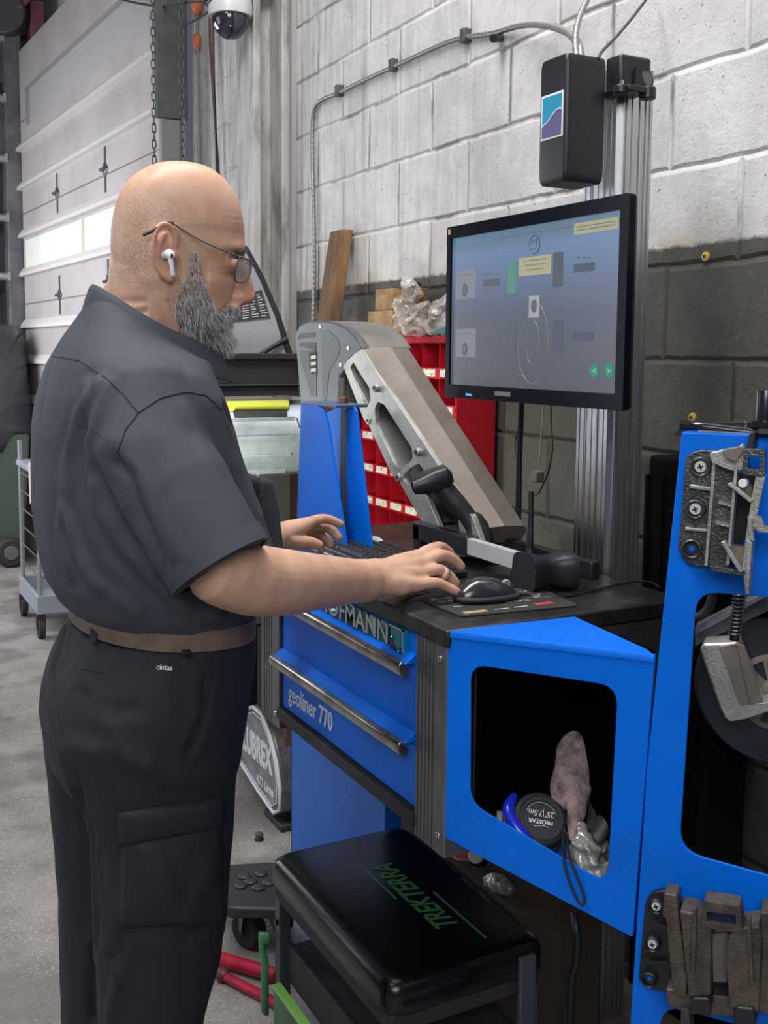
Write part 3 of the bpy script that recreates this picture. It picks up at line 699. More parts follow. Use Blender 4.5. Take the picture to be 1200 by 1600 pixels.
ob('bezel', fr_, BZ, mon, bevel=.0015)
bk = MB(); bk.box(Vector((XM+.004, my0+.001, mz0+.001)), Vector((XM+.020, my1-.001, mz1-.001))); bk.box((XM+.020, my0+.08, mz0+.06), (XM+.05, my1-.08, mz1-.06))
ob('rear_case', bk, BLACK, mon, bevel=.006)
ob('mount_arm', MB().box((XM+.05, 1.55, (mz0+mz1)/2-.05), (tx0, 1.63, (mz0+mz1)/2+.05)), BLACK, mon)
SCR = bpy.data.materials.new('lit_screen'); SCR.use_nodes = True
N = SCR.node_tree.nodes; L = SCR.node_tree.links; b = N['Principled BSDF']; b.inputs['Base Color'].default_value = (.02, .02, .025, 1); b.inputs['Roughness'].default_value = .22
g = N.new('ShaderNodeNewGeometry'); s_ = N.new('ShaderNodeSeparateXYZ'); L.new(g.outputs['Position'], s_.inputs[0])
r = N.new('ShaderNodeMapRange'); r.inputs[1].default_value = mz0+.03; r.inputs[2].default_value = mz1-.02; L.new(s_.outputs['Z'], r.inputs[0])
rp = N.new('ShaderNodeValToRGB'); cr = rp.color_ramp; cr.elements[0].color = (.082, .085, .108, 1); cr.elements[1].position = 1; cr.elements[1].color = (.11, .20, .30, 1)
e = cr.elements.new(.45); e.color = (.10, .115, .16, 1); e = cr.elements.new(.86); e.color = (.15, .24, .42, 1)
e = cr.elements.new(.94); e.color = (.12, .19, .28, 1)
L.new(r.outputs[0], rp.inputs[0]); L.new(rp.outputs[0], b.inputs['Emission Color']); b.inputs['Emission Strength'].default_value = .85
ob('screen', MB().prism([mp(sx0, sy0, -.003), mp(sx1, sy0, -.003), mp(sx1, sy1, -.003), mp(sx0, sy1, -.003)], (.003, 0, 0)), SCR, mon)
def em(name, c, s=1.0): return mat(name, tuple(x*.3 for x in c), .4, emis=c, estr=s)
UI = {'dark': em('ui_slate', (.042, .052, .078)), 'green': em('ui_green_bar', (.04, .17, .13)), 'yel': em('ui_yellow', (.28, .27, .16)), 'btn': em('ui_button', (.0, .20, .09)),
      'line': em('ui_line', (.055, .10, .12)), 'pale': em('ui_pale', (.125, .135, .17)), 'white': em('ui_white', (.22, .25, .27)), 'red': em('ui_maroon', (.09, .05, .06)), 'tx': em('ui_text', (.07, .085, .11)), 'blue': em('ui_header', (.05, .12, .19))}
names = list(UI); uim = [UI[k] for k in names]; ui = MB()
def scr(px, py):
    """screen coordinates (0..1) from the photograph's pixel inside the monitor"""
    q = onX(px, py, XM); return ((my1-q.y)/mw, (q.z-mz0)/mh)
def urect(m_, a, b, rr=0, o=-.0026):
    ui.cur = names.index(m_); (u0, v0), (u1, v1) = a, b
    pts = [(u0, v0), (u1, v0), (u1, v1), (u0, v1)]
    if rr: pts = [(p[0]/mw, p[1]/mh) for p in rpoly([(x*mw, y*mh) for x, y in pts], rr, 3)]
    ui.prism([mp(u, v, o) for u, v in pts], (-.0003, 0, 0))
def uR(m_, x0, y0, x1, y1, rr=0, o=-.0026): # pixel box in zoom6 coordinates (scale 3.53 from 680,280), corners averaged
    xm = (x0+x1)/2; ym = (y0+y1)/2
    u0, _ = scr(680+x0/3.53, 280+ym/3.53); u1, _ = scr(680+x1/3.53, 280+ym/3.53); _, v0 = scr(680+xm/3.53, 280+y1/3.53); _, v1 = scr(680+xm/3.53, 280+y0/3.53)
    urect(m_, (u0, v0), (u1, v1), rr, o)
urect('blue', (sx0, .885), (.34, .925), o=-.0029)
urect('line', (.34, .888), (sx1, .893), o=-.0029)
uR('green', 393, 455, 442, 630, .003); uR('dark', 643, 402, 697, 596, .003); uR('dark', 395, 800, 440, 974, .003); uR('dark', 643, 778, 695, 964, .003)
uR('yel', 455, 425, 633, 528); uR('yel', 760, 225, 1004, 290)
for q in ((258, 548, 346, 590), (260, 881, 348, 922), (758, 462, 872, 510), (753, 846, 866, 890)): uR('dark', *q, rr=.002)
for (x, y) in ((302, 522), (302, 858), (812, 432), (808, 822)):
    for k in (-1, 0, 1): uR('tx', x+k*28-9, y-5, x+k*28+9, y+5)
    uR('tx', x-14, y+(76 if x < 500 else 86), x+14, y+(80 if x < 500 else 91))
for k in range(3): uR('tx', 480+k*8, 445+k*26-3, 610-k*8, 445+k*26+1, o=-.0022)
for k in range(2): uR('tx', 775, 246+k*18, 985, 250+k*18, o=-.0022)
uR('line', 505, 632, 575, 772); uR('white', 512, 642, 568, 762, o=-.0023)
def udisc(m_, px, py, ru, rv, o=-.0024, n=20, ring=0):
    u, v = scr(680+px/3.53, 280+py/3.53); ui.cur = names.index(m_)
    if ring: ui.tube([mp(u+ru*math.cos(a)/mw, v+rv*math.sin(a)/mh, o) for a in [2*math.pi*k/n for k in range(n)]], ring, 5, closed=True)
    else: ui.prism([mp(u+ru*math.cos(a)/mw, v+rv*math.sin(a)/mh, o) for a in [2*math.pi*k/n for k in range(n)]], (-.0003, 0, 0))
udisc('red', 540, 700, .009, .012, -.0019)
udisc('line', 541, 360, .0165, .0165, ring=.0012); udisc('line', 541, 360, .007, .007, ring=.0009)
for a in range(4): 
    u, v = scr(680+541/3.53, 280+360/3.53); ui.cur = names.index('line'); d = math.pi/4+a*math.pi/2
    ui.tube([mp(u+.007*math.cos(d)/mw, v+.007*math.sin(d)/mh, -.0024), mp(u+.0155*math.cos(d)/mw, v+.0155*math.sin(d)/mh, -.0024)], .0009, 5)
udisc('btn', 872, 1058, .0115, .0115); udisc('btn', 953, 1057, .0115, .0115)
for px, sg in ((872, -1), (953, 1)):
    u, v = scr(680+px/3.53, 280+1057/3.53); ui.cur = names.index('white')
    ui.prism([mp(u+sg*.008/mw, v, -.002), mp(u-sg*.006/mw, v+.0045/mh, -.002), mp(u-sg*.002/mw, v, -.002), mp(u-sg*.006/mw, v-.0045/mh, -.002)], (-.0003, 0, 0)); uR('tx', px-12, 1104, px+12, 1110)
for y0 in (500, 825):       # little car corner pictures
    uR('pale', 108, y0, 218, y0+155 if y0 > 600 else y0+160, o=-.0029); udisc('dark', 157, y0+112, .010, .0135); udisc('tx', 157, y0+112, .005, .007, -.002)
    uR('tx', 112, y0+25, 200, y0+30)
ui.cur = names.index('pale')
for sg in (1,):                     # faint car outline seen from above
    cx, cy_ = scr(680+530/3.53, 280+900/3.53)
    ui.tube([mp(cx+.085*math.cos(a)/mw*.55, cy_+.075*math.sin(a)/mh, -.0029) for a in [2*math.pi*k/28 for k in range(28)]], .0008, 4, closed=True)
    ui.tube([mp(cx+.02*math.cos(a)/mw, cy_+.04*math.sin(a)/mh, -.0029) for a in [2*math.pi*k/20 for k in range(20)]], .0008, 4, closed=True)
ob('screen_graphics', ui, uim, mon)
ob('name_plate', MB().prism([mp(.335, .030, .0022), mp(.43, .030, .0022), mp(.43, .055, .0022), mp(.335, .055, .0022)], (-.0006, 0, 0)), mat('plate_grey', (.10, .10, .11), .4), mon)
ob('power_light', MB().prism([mp(.15, .018, .0022), mp(.19, .018, .0022), mp(.185, .030, .0022), mp(.15, .032, .0022)], (-.0006, 0, 0)), em('blue_led', (.05, .25, .9), 1.2), mon)
ob('corner_sticker', MB().prism([mp(.012, .955, .0022), mp(.027, .955, .0022), mp(.027, .985, .0022), mp(.012, .985, .0022)], (-.0006, 0, 0)), mat('sticker_orange', (.6, .25, .15), .5), mon)

# ------------------------------------------------------------ things on the desk
# keyboard
kb = thing('keyboard', 'black keyboard lying on the worktop under both hands', 'keyboard', (1.0, 1.84, ZD))
ka = onZ(545, 884, ZD+.012); kR = onZ(742, 905, ZD+.012)
kx0, kx1, ky0, ky1 = .925, 1.065, 1.66, 2.08
TK = Matrix.Translation((0, 0, 0))
ob('tray', MB().prism([(kx0, ky0, ZD), (kx1, ky0, ZD), (kx1, ky1, ZD), (kx0, ky1, ZD)], (0, 0, .014)), BLACK, kb, bevel=.004)
KEY = mat('key_caps', (.02, .021, .024), .5)
nk = 0
rows_ = [(kx0+.012+.0205*i) for i in range(6)]
for i, x in enumerate(rows_):
    ck = 18
    for j in range(ck):
        y = ky0+.012+j*.0220
        if i == 0 and 8 <= j <= 12:
            if j != 8: continue
            y1 = y+.0220*4+.019
        else: y1 = y+.0190
        if nk >= 100: break
        nk += 1
        ob('key', MB().hexa([(x, y, ZD+.013), (x+.0180, y, ZD+.013), (x+.0180, y1, ZD+.013), (x, y1, ZD+.013)], [(x+.002, y+.002, ZD+.020), (x+.016, y+.002, ZD+.020), (x+.016, y1-.002, ZD+.020), (x+.002, y1-.002, ZD+.020)]), KEY, kb)
# mouse pad
pa = [onZ(655, 938, ZD), onZ(720, 965, ZD), onZ(905, 948, ZD), onZ(840, 918, ZD)]
pc = rpoly([(p.x, p.y) for p in pa], .012, 4)
pad = thing('mouse_pad', 'printed black mouse pad at the worktop corner', 'mouse pad', (pa[1]+pa[3])/2)
ob('mat_sheet', MB().prism([(x, y, ZD) for x, y in pc], (0, 0, .003)), BLACKM, pad, bevel=.001)
pr = MB(); rnd = random.Random(3)
e1 = (pa[2]-pa[1]); e2 = (pa[0]-pa[1])
def pp_(a, b): q = pa[1]+e1*a+e2*b; return Vector((q.x, q.y, ZD+.0031))
for k in range(46):
    a = rnd.uniform(.04, .9); b_ = rnd.uniform(.42, .95); w = rnd.uniform(.015, .07); h = rnd.uniform(.02, .07)
    sk = rnd.uniform(-.03, .03)
    pr.prism([pp_(a, b_), pp_(min(a+w, .98), b_+sk), pp_(min(a+w, .98), min(b_+h+sk, .98)), pp_(a, min(b_+h, .98))], (0, 0, .0004))
ob('print', pr, mat('pad_print', (.42, .40, .37), .5, col2=(.12, .11, .11), nscale=60), pad)
ob('gold_strip', MB().prism([pp_(.06, .05), pp_(.26, .08), pp_(.26, .18), pp_(.06, .15)], (0, 0, .0005)), mat('gold', (.38, .27, .14), .5), pad)
ob('red_strip', MB().prism([pp_(.70, .16), pp_(.86, .17), pp_(.86, .27), pp_(.70, .25)], (0, 0, .0005)), mat('redstrip', (.5, .05, .05), .5), pad)
ob('white_strip', MB().prism([pp_(.33, .12), pp_(.45, .13), pp_(.45, .16), pp_(.33, .15)], (0, 0, .0005)).prism([pp_(.5, .14), pp_(.62, .15), pp_(.62, .19), pp_(.5, .17)], (0, 0, .0005)), mat('whitestrip', (.4, .4, .4), .5), pad)
# mouse: long axis towards the right of the picture
ma = onZ(722, 948, ZD); mb_ = onZ(815, 938, ZD); axis = (mb_-ma); L_ = axis.length; axis.normalize(); side = Vector((-axis.y, axis.x, 0))
mouse = thing('mouse', 'glossy black computer mouse on the printed pad', 'mouse', (ma+mb_)/2)
rings = []
for k in range(15):
    f = k/14; x = f*L_
    w = .031*(math.sin(math.pi*min(1, max(.03, (f*.94+.04))))**.42)*(1-.08*math.sin(2*math.pi*f)); h = .041*(math.sin(math.pi*(f*.90+.07))**.62)*(1.12-.35*f)
    ring = []
    for j in range(24):
        a = 2*math.pi*j/24; c, s_ = math.cos(a), math.sin(a)
        zz_ = h*(abs(s_)**.75) if s_ >= 0 else -.0
        ring.append(ma+axis*x+side*(w*c*(1 if s_ >= 0 else .9)+.018)+Vector((0, 0, .0035+(zz_ if s_ > 0 else 0))))
    rings.append(ring)
ob('shell', MB().loft(rings), mat('mouse_shell', (.018, .022, .026), .25, coat=.6), mouse, smooth=True)
cen = [ma+axis*(L_*f)+side*.018 for f in (.02, .5, .98)]
rb = MB()
pts = []
for k in range(28):
    a = 2*math.pi*k/28; pts.append(ma+axis*(L_*(.5+.50*math.cos(a)))+side*(.018+.0325*math.sin(a)*(abs(math.sin(a))**-.25 if abs(math.sin(a)) > .05 else 1))+Vector((0, 0, .010)))
ob('rubber_band', rb.tube(pts, .0048, 8, closed=True), RUB, mouse, smooth=True)
w0 = ma+axis*(L_*.82)+side*.018+Vector((0, 0, .026))
ob('scroll_wheel', MB().cyl(w0-side*.004, w0+side*.004, .009, 18), mat('wheel_grey', (.25, .25, .26), .4), mouse, bevel=.002)
tag(ob('mouse_cable', MB().tube(spline([mb_+Vector((0, .01, .008)), onZ(830, 930, ZD+.004), onZ(870, 934, ZD+.003), onZ(920, 924, ZD+.003), onZ(975, 911, ZD+.003), onZ(1005, 908, ZD+.004), onZ(1022, 912, ZD+.006), onZ(1030, 918, ZD+.002)+Vector((0, 0, 0))]), .0019, 8), BLACK, smooth=True), 'thin black mouse cable curving over the worktop to its right edge', 'cable')

# sensor bar (black ends, silver middle)
bar = thing('sensor_bar', 'black bar with a silver middle section lying across the worktop', 'bar', (1.13, 1.7, ZD))
xb_ = 1.105
P0 = onX(644, 834, xb_); P1 = onX(812, 884, xb_)
z1b = ZD+.060; z0b = ZD+.028
yA = onX(644, 845, xb_).y; yB = onX(728, 870, xb_).y; yC = onX(804, 880, xb_).y; yD = onX(814, 890, xb_).y
ob('left_section', MB().box((xb_, yB, z0b-.004), (xb_+.020, yA, z1b+.004)), BLACK, bar, bevel=.003)
ob('silver_section', MB().box((xb_+.002, yC, z0b), (xb_+.018, yB, z1b)), SILV, bar, bevel=.001)
ob('left_foot', MB().box((xb_+.0, yA-.03, ZD), (xb_+.09, yA, z1b)), BLACK, bar, bevel=.004)
rg = []
for f in range(12):
    x = xb_-.012+.0075*f
    w = .031+.005*math.cos(f/11*2*math.pi); hh = .031+.004*math.cos(f/11*2*math.pi)
    cz = ZD+.034; cy = yD-.025-.02*f/11
    rg.append([Vector((x+(.01 if f else 0)*0, cy+w*math.copysign(abs(math.cos(a))**.6, math.cos(a)), cz+hh*math.copysign(abs(math.sin(a))**.6, math.sin(a)))) for a in [2*math.pi*k/24 for k in range(24)]])
ob('end_grip', MB().loft(rg), BLACK, bar, smooth=40)
ob('inner_rail', MB().box((xb_+.12, yD-.05, ZD+.01), (xb_+.14, yA-.1, ZD+.045)), BLACK, bar, bevel=.003)
# antenna
an = onX(828, 852, 1.16); az = ZD+.0655
t = thing('antenna', 'short black stub antenna on a cone foot standing by the bar', 'antenna', (an.x, an.y, ZD+.0))
ay = onX(828, 860, 1.17).y; A0 = Vector((1.17, ay, ZD)); tip = onX(830, 768, 1.17)
ob('cone_foot', MB().lathe([(.034, .0), (.034, .012), (.016, .026), (.008, .045), (.007, .058)], Matrix.Translation(A0+Vector((0, 0, .002)))), BLACK, t, smooth=50)
ob('rod', MB().tube([A0+Vector((0, 0, .058)), A0+Vector((0, 0, .085)), A0+Vector((0, 0, .088)), Vector((A0.x, tip.y, tip.z))], [.0065, .0065, .0058, .0052], 14), BLACK, t, smooth=40)
# black pole and hanging cables behind
xq = 1.33
pb = onX(809, 852, xq-.03)
tag(ob('black_pole', MB().tube([onX(816, 600, xq-.03), onX(812, 700, xq-.03), Vector((pb.x, pb.y, ZD))], .0062, 12), BLACK, smooth=40), 'thin black pole standing on the worktop behind the monitor', 'pole')
WCAB = mat('pale_cable', (.34, .30, .28), .6)
t = mon
ob('video_cable', MB().tube(spline([onX(849, 600, 1.45), onX(849, 635, 1.45), onX(846, 680, 1.45), onX(843, 722, 1.45)]), .0022, 8), WCAB, t, smooth=True)
q0 = onX(839, 745, 1.45)
ob('adapter', MB().box(q0+Vector((-.01, -.013, -.012)), q0+Vector((.012, .011, .013))), mat('adapter_grey', (.13, .12, .115), .6), t, bevel=.002)
ob('power_cable', MB().tube(spline([onX(862, 600, 1.5), onX(861, 660, 1.5), onX(863, 700, 1.5), onX(857, 735, 1.5), onX(846, 762, 1.5), onX(838, 772, 1.5), onX(826, 765, 1.5), onX(818, 745, 1.5), onX(805, 710, 1.5), onX(806, 680, 1.5), onX(815, 655, 1.5), onX(819, 610, 1.5)]), .0025, 8), mat('loop_cable', (.05, .045, .04), .6), mon, smooth=True)

# barcode scanner on its stand
sc_ = thing('barcode_scanner', 'black barcode scanner resting in its stand behind the hands', 'scanner', onZ(735, 850, ZD))
XS = 1.20
def sP(px, py, X=XS): return onX(px, py, X)
D0 = 2.12
def d_(px, py, d=D0): return atD(px, py, d)
hl = MB()
hd = [(645, 757), (660, 747), (680, 742), (697, 741), (706, 750)]
secs = []
ctr = [d_(645, 759), d_(662, 755), d_(682, 748), d_(698, 743), d_(707, 745)]
hgt = [.016, .021, .024, .022, .011]; wid = [.040, .040, .037, .032, .016]
viewn = -CF
for c_, h_, w_ in zip(ctr, hgt, wid):
    tdir = (ctr[-1]-ctr[0]).normalized(); sdir = tdir.cross(Vector((0, 0, 1))).normalized(); udir = sdir.cross(tdir)
    secs.append([c_+sdir*(w_*math.copysign(abs(math.cos(a))**.6, math.cos(a)))+udir*(h_*math.copysign(abs(math.sin(a))**.6, math.sin(a))) for a in [2*math.pi*k/20 for k in range(20)]])
ob('head', MB().loft(secs), BLACK, sc_, smooth=40)
ob('scan_window', MB().prism([ctr[0]-tdir*.001+sdir*a+udir*b_ for a, b_ in ((-.030, -.010), (.030, -.010), (.030, .010), (-.030, .010))], tdir*-.002), BZ, sc_)
ob('handle', MB().chain([d_(692, 762), d_(712, 786), d_(730, 806), d_(744, 826)], [.021, .021, .018, .020], 18), mat('scanner_grip', (.02, .02, .022), .5), sc_, smooth=True)
st = MB()
st.chain([d_(742, 815), d_(748, 832), d_(748, 846)], [.020, .026, .030], 20)
ob('cup', st, BLACK, sc_, smooth=True)
bs = onZ(722, 850, ZD)
bs = Vector((1.215, onX(722, 850, 1.215).y, ZD))
ob('stand_base', MB().lathe([(.075, 0), (.074, .010), (.060, .020), (.035, .028), (.02, .03)], Matrix.Translation(bs)), BLACK, sc_, smooth=40)
tag(ob('scanner_cable', MB().tube(spline([onX(765, 846, 1.25), onX(778, 834, 1.27), onX(788, 836, 1.28), onX(791, 846, 1.28), onX(788, 862, 1.27)]), .0025, 8), BLACK, smooth=True), 'short black curled cable at the scanner stand', 'cable')
# white plastic piece and papers beyond the keyboard
wp = onZ(575, 843, ZD)
tag(ob('paper_sheet', MB().prism([onZ(440, 842, ZD), onZ(520, 870, ZD), onZ(595, 850, ZD), onZ(560, 838, ZD)], (0, 0, .0015)), mat('pad_blue_white', (.35, .42, .55), .5)), 'pale sheet of paper lying behind the keyboard', 'paper')
tag(ob('cloth_wipe', MB().chain([onZ(560, 848, ZD+.012), onZ(585, 846, ZD+.014), onZ(596, 850, ZD+.01)], [.012, .012, .008], 10), mat('wipe', (.7, .72, .72), .7, bump=.6, bscale=90), smooth=True), 'crumpled white wipe at the far end of the keyboard', 'wipe')
tag(ob('small_bolt', MB().cyl(onZ(673, 852, ZD+.012), onZ(686, 846, ZD+.02), .003, 8), CHROME, smooth=True), 'tiny bright metal pin beside the red bins', 'pin')
# ============================================================ THE RIGHT WING: blue bin and clamp rack
WA = Vector((.833, 1.349, 0)); WT = Vector((.62224, -.78282, 0)); WN = Vector((-.78282, -.62224, 0))
TW = frame(WA, WT, (0, 0, 1))           # x = along the sheet, y = up, z = towards the room
def wp_(px, py, o=0.0):
    q = onP(px, py, WA+WN*o, WN); return ((q-WA).dot(WT), q.z)
def wprism(mb, pts, o0, o1, r=0, n=4):
    """outline given on the face nearest the room (offset o1), solid back to o0"""
    P = [wp_(x, y, o1) for x, y in pts]
    if r: P = rpoly(P, r, n)
    return mb.hexa([TW @ Vector((s, z, o0)) for s, z in P], [TW @ Vector((s, z, o1)) for s, z in P])
def wpt(px, py, o): s, z = wp_(px, py, o); return TW @ Vector((s, z, o))

bn = thing('storage_bin', 'blue open fronted steel storage bin beside the drawers', 'storage bin', (.98, 1.22, .66))
outer = [(-.004, 1.072), (.308, 1.070), (.291, .655), (-.006, .750)]
hole = rpoly([(.036, 1.031), (.258, 1.027), (.252, .728), (.039, .812)], [.026, .030, .030, .026], 6)
ob('front_sheet', plate(rpoly(outer, .003, 2), [hole[::-1]], TW @ Matrix.Translation((0, 0, -.003)), .003), BLUE, bn, bevel=.0008)
def W3(s, z, o=0): return TW @ Vector((s, z, o))
B3 = Vector((1.062, 1.335, 0))
A_ = W3(-.004, 0); C_ = W3(.308, 0)
def at(v, z): return Vector((v.x, v.y, z))
top = [at(A_, 1.079), at(C_, 1.079), at(C_+Vector((.012, .03, 0)), 1.079), at(B3, 1.079)]
tm = MB().hexa([p-Vector((0, 0, .003)) for p in top], top)
pr = [(0.0, 1.079), (.0025, 1.0775), (.004, 1.073), (.004, 1.069)]
ob('top_sheet', tm, BLUE, bn, bevel=.0008)
rim = MB()
rim.loft([[W3(-.004, 1.079, -.006), W3(-.004, 1.078, .0005), W3(-.004, 1.0745, .0022), W3(-.004, 1.069, .0022), W3(-.004, 1.069, -.002), W3(-.004, 1.076, -.006)],
          [W3(.308, 1.079, -.006), W3(.308, 1.078, .0005), W3(.308, 1.0745, .0022), W3(.308, 1.069, .0022), W3(.308, 1.069, -.002), W3(.308, 1.076, -.006)]])
ob('folded_edge', rim, BLUE, bn, smooth=50)
INB = mat('bin_inside_shade', (.002, .002, .003), .9); INB.node_tree.nodes['Principled BSDF'].inputs['Specular IOR Level'].default_value = 0  # unlit inner walls: their shade is put in as a near black without sheen
ob('floor_sheet', MB().hexa([W3(.0, .752, -.004), W3(.290, .660, -.004), at(C_+Vector((.015, .03, 0)), .665), at(B3, .752)], [W3(.0, .756, -.004), W3(.290, .664, -.004), at(C_+Vector((.015, .03, 0)), .669), at(B3, .756)]), BLUE, bn)
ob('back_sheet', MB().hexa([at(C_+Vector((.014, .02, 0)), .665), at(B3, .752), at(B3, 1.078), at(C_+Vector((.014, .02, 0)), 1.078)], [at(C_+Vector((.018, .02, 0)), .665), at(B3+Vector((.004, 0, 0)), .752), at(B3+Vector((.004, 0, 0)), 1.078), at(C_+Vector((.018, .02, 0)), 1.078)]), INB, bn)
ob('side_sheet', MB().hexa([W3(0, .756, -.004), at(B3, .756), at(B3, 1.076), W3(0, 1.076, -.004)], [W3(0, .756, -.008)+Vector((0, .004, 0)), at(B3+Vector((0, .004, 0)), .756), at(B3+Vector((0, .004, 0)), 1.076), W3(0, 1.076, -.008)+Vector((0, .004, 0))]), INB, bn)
ob('right_sheet', MB().hexa([W3(.288, .66, -.004), W3(.306, 1.075, -.004), at(C_+Vector((.014, .03, 0)), 1.075), at(C_+Vector((.012, .03, 0)), .66)], [W3(.291, .66, -.004), W3(.309, 1.075, -.004), at(C_+Vector((.017, .03, 0)), 1.075), at(C_+Vector((.015, .03, 0)), .66)]), BLUE, bn)

rk = thing('clamp_rack', 'tall blue sheet steel rack panel with large rounded openings at the right edge', 'rack panel', W3(.5, 0))
ro = [(.334, 1.395), (.80, 1.395), (.80, .02), (.275, .02), (.292, .525), (.303, .916)]
h1 = rpoly([(.362, 1.176), (.62, 1.180), (.62, .775), (.352, .800)], [.030, .03, .03, .034], 6)
h2 = rpoly([(.335, .565), (.60, .555), (.60, .20), (.335, .20)], .035, 6)
ob('rack_sheet', plate(rpoly(ro, .004, 2), [h1[::-1], h2[::-1]], TW @ Matrix.Translation((0, 0, -.003)), .004), BLUE, rk, bevel=.0012)
fl = MB()
for (s0, z0), (s1, z1) in (((.334, 1.393), (.303, .916)), ((.303, .916), (.292, .525)), ((.292, .525), (.275, .02))):
    fl.hexa([W3(s0, z0, 0), W3(s0, z0, -.035), W3(s1, z1, -.035), W3(s1, z1, 0)], [W3(s0+.003, z0, 0), W3(s0+.003, z0, -.035), W3(s1+.003, z1, -.035), W3(s1+.003, z1, 0)])
ob('edge_flange', fl, BLUE, rk)
ob('top_flange', MB().hexa([W3(.334, 1.392, 0), W3(.80, 1.392, 0), W3(.80, 1.392, -.04), W3(.34, 1.392, -.04)], [W3(.334, 1.396, 0), W3(.80, 1.396, 0), W3(.80, 1.396, -.04), W3(.34, 1.396, -.04)]), BLUE, rk)
ob('base_foot', MB().box((.95, .70, 0), (1.35, 1.12, .03)), BLACKM, rk)

def ring_screw(parent, px, py, o, R, screw=True):
    c = wpt(px, py, o); T = frame(c-WN*.0042, WT, (0, 0, 1))
    rg = ob('boss_ring', MB().lathe([(R*1.05, -.004), (R, .010), (R*.86, .0115), (R*.74, .010), (R*.72, .003)], T, 28), DARKCAST if parent is up_ else BLACK, parent, smooth=40)
    if screw:
        sc = ob('screw', MB().lathe([(R*.62, .002), (R*.62, .0085), (R*.5, .0105)], T, 24), BRIGHT, parent, smooth=40)
        x = MB(); k = R*.30
        for a in (.35, .35+math.pi/2):
            d = Vector((math.cos(a), math.sin(a), 0)); e = Vector((-math.sin(a), math.cos(a), 0))
            x.hexa([T @ (d*k+e*.0011+Vector((0, 0, .0102))), T @ (d*k-e*.0011+Vector((0, 0, .0102))), T @ (-d*k-e*.0011+Vector((0, 0, .0102))), T @ (-d*k+e*.0011+Vector((0, 0, .0102)))],
                   [T @ (d*k+e*.0011+Vector((0, 0, .0110))), T @ (d*k-e*.0011+Vector((0, 0, .0110))), T @ (-d*k-e*.0011+Vector((0, 0, .0110))), T @ (-d*k+e*.0011+Vector((0, 0, .0110)))])
        ob('cross_slot', x, BLACKM, sc)
    else:
        ob('hole', MB().lathe([(R*.70, .0), (R*.70, .004), (R*.30, .0042)], T, 24), BLACKM, parent)
        ob('blue_gap', MB().lathe([(R*.30, .0040), (R*.30, .0048)], T, 18), BLUE, parent)

up_ = thing('hanger_bracket', 'upper dark cast bracket with two bright screws on the blue rack', 'bracket', wpt(1110, 880, .01))
mb = MB(); wprism(mb, [(1072, 712), (1090, 703), (1135, 705), (1120, 885), (1085, 886), (1066, 874), (1060, 858)], .001, .012, .010); ob('back_plate', mb, DARKCAST, up_, bevel=.0015)
for x, y, s_ in ((1095, 729, True), (1087, 795, True), (1081, 857, False)): ring_screw(up_, x, y, .016, .0135, s_)
mb = MB()
wprism(mb, [(1092, 742), (1097, 742), (1092, 784), (1087, 784)], .010, .017); wprism(mb, [(1086, 808), (1090, 808), (1087, 846), (1082, 846)], .010, .017)
ob('vertical_rib', mb, DARKCAST, up_)
for pts in ([(1077, 757), (1114, 762), (1114, 768), (1077, 763)], [(1070, 824), (1107, 827), (1107, 832), (1070, 829)]):
    mb = MB(); wprism(mb, pts, .010, .022); ob('cross_rib', mb, CAST, up_, bevel=.001)
mb = MB(); wprism(mb, [(1113, 722), (1119, 722), (1106, 885), (1100, 884)], .008, .030); ob('inner_flange', mb, CAST, up_, bevel=.001)
mb = MB(); wprism(mb, [(1118, 715), (1148, 722), (1138, 882), (1107, 884)], .022, .030); ob('web', mb, DARKCAST, up_, bevel=.001)
mb = MB(); wprism(mb, [(1148, 726), (1153, 727), (1140, 884), (1134, 884)], .022, .050); ob('outer_flange', mb, CAST, up_, bevel=.001)
for pts in ([(1122, 784), (1145, 789), (1142, 792), (1122, 787)], [(1118, 815), (1141, 820), (1138, 824), (1118, 819)]):
    mb = MB(); wprism(mb, pts, .028, .044); ob('web_rib', mb, CAST, up_)
mb = MB(); wprism(mb, [(1108, 708), (1130, 703), (1152, 700), (1160, 693), (1166, 712), (1162, 733), (1150, 737), (1130, 731), (1112, 722)], .028, .048, .003); ob('top_gusset', mb, CAST, up_, bevel=.003)
mb = MB(); wprism(mb, [(1128, 703), (1157, 698), (1163, 700), (1150, 722), (1134, 715)], .046, .062, .002); ob('gusset_ridge', mb, CASTB, up_, bevel=.003)
# side frame to the right with gussets
mb = MB(); wprism(mb, [(1181, 742), (1196, 745), (1186, 790), (1178, 832), (1172, 928), (1165, 930), (1160, 885), (1166, 830), (1174, 780)], .030, .058, .002); ob('side_frame', mb, CAST, up_, bevel=.002)
mb = MB(); wprism(mb, [(1136, 757), (1142, 754), (1178, 782), (1172, 786)], .050, .064); ob('diagonal_rib', mb, CAST, up_, bevel=.001)
mb = MB(); wprism(mb, [(1138, 757), (1176, 784), (1176, 760), (1165, 757)], .030, .045); ob('gusset_plate', mb, CASTB, up_)
mb = MB(); wprism(mb, [(1126, 848), (1132, 845), (1162, 893), (1155, 895)], .050, .064); ob('diagonal_rib', mb, CAST, up_, bevel=.001)
mb = MB(); wprism(mb, [(1130, 850), (1158, 893), (1166, 890), (1162, 855)], .030, .045); ob('gusset_plate', mb, CASTB, up_)
mb = MB(); wprism(mb, [(1108, 884), (1165, 893), (1163, 899), (1112, 893)], .010, .060, .002); ob('bottom_lip', mb, DARKCAST, up_, bevel=.002)
mb = MB(); wprism(mb, [(1166, 845), (1172, 845), (1176, 848), (1170, 925), (1166, 932)], .056, .070); ob('spike', mb, CAST, up_, bevel=.001)
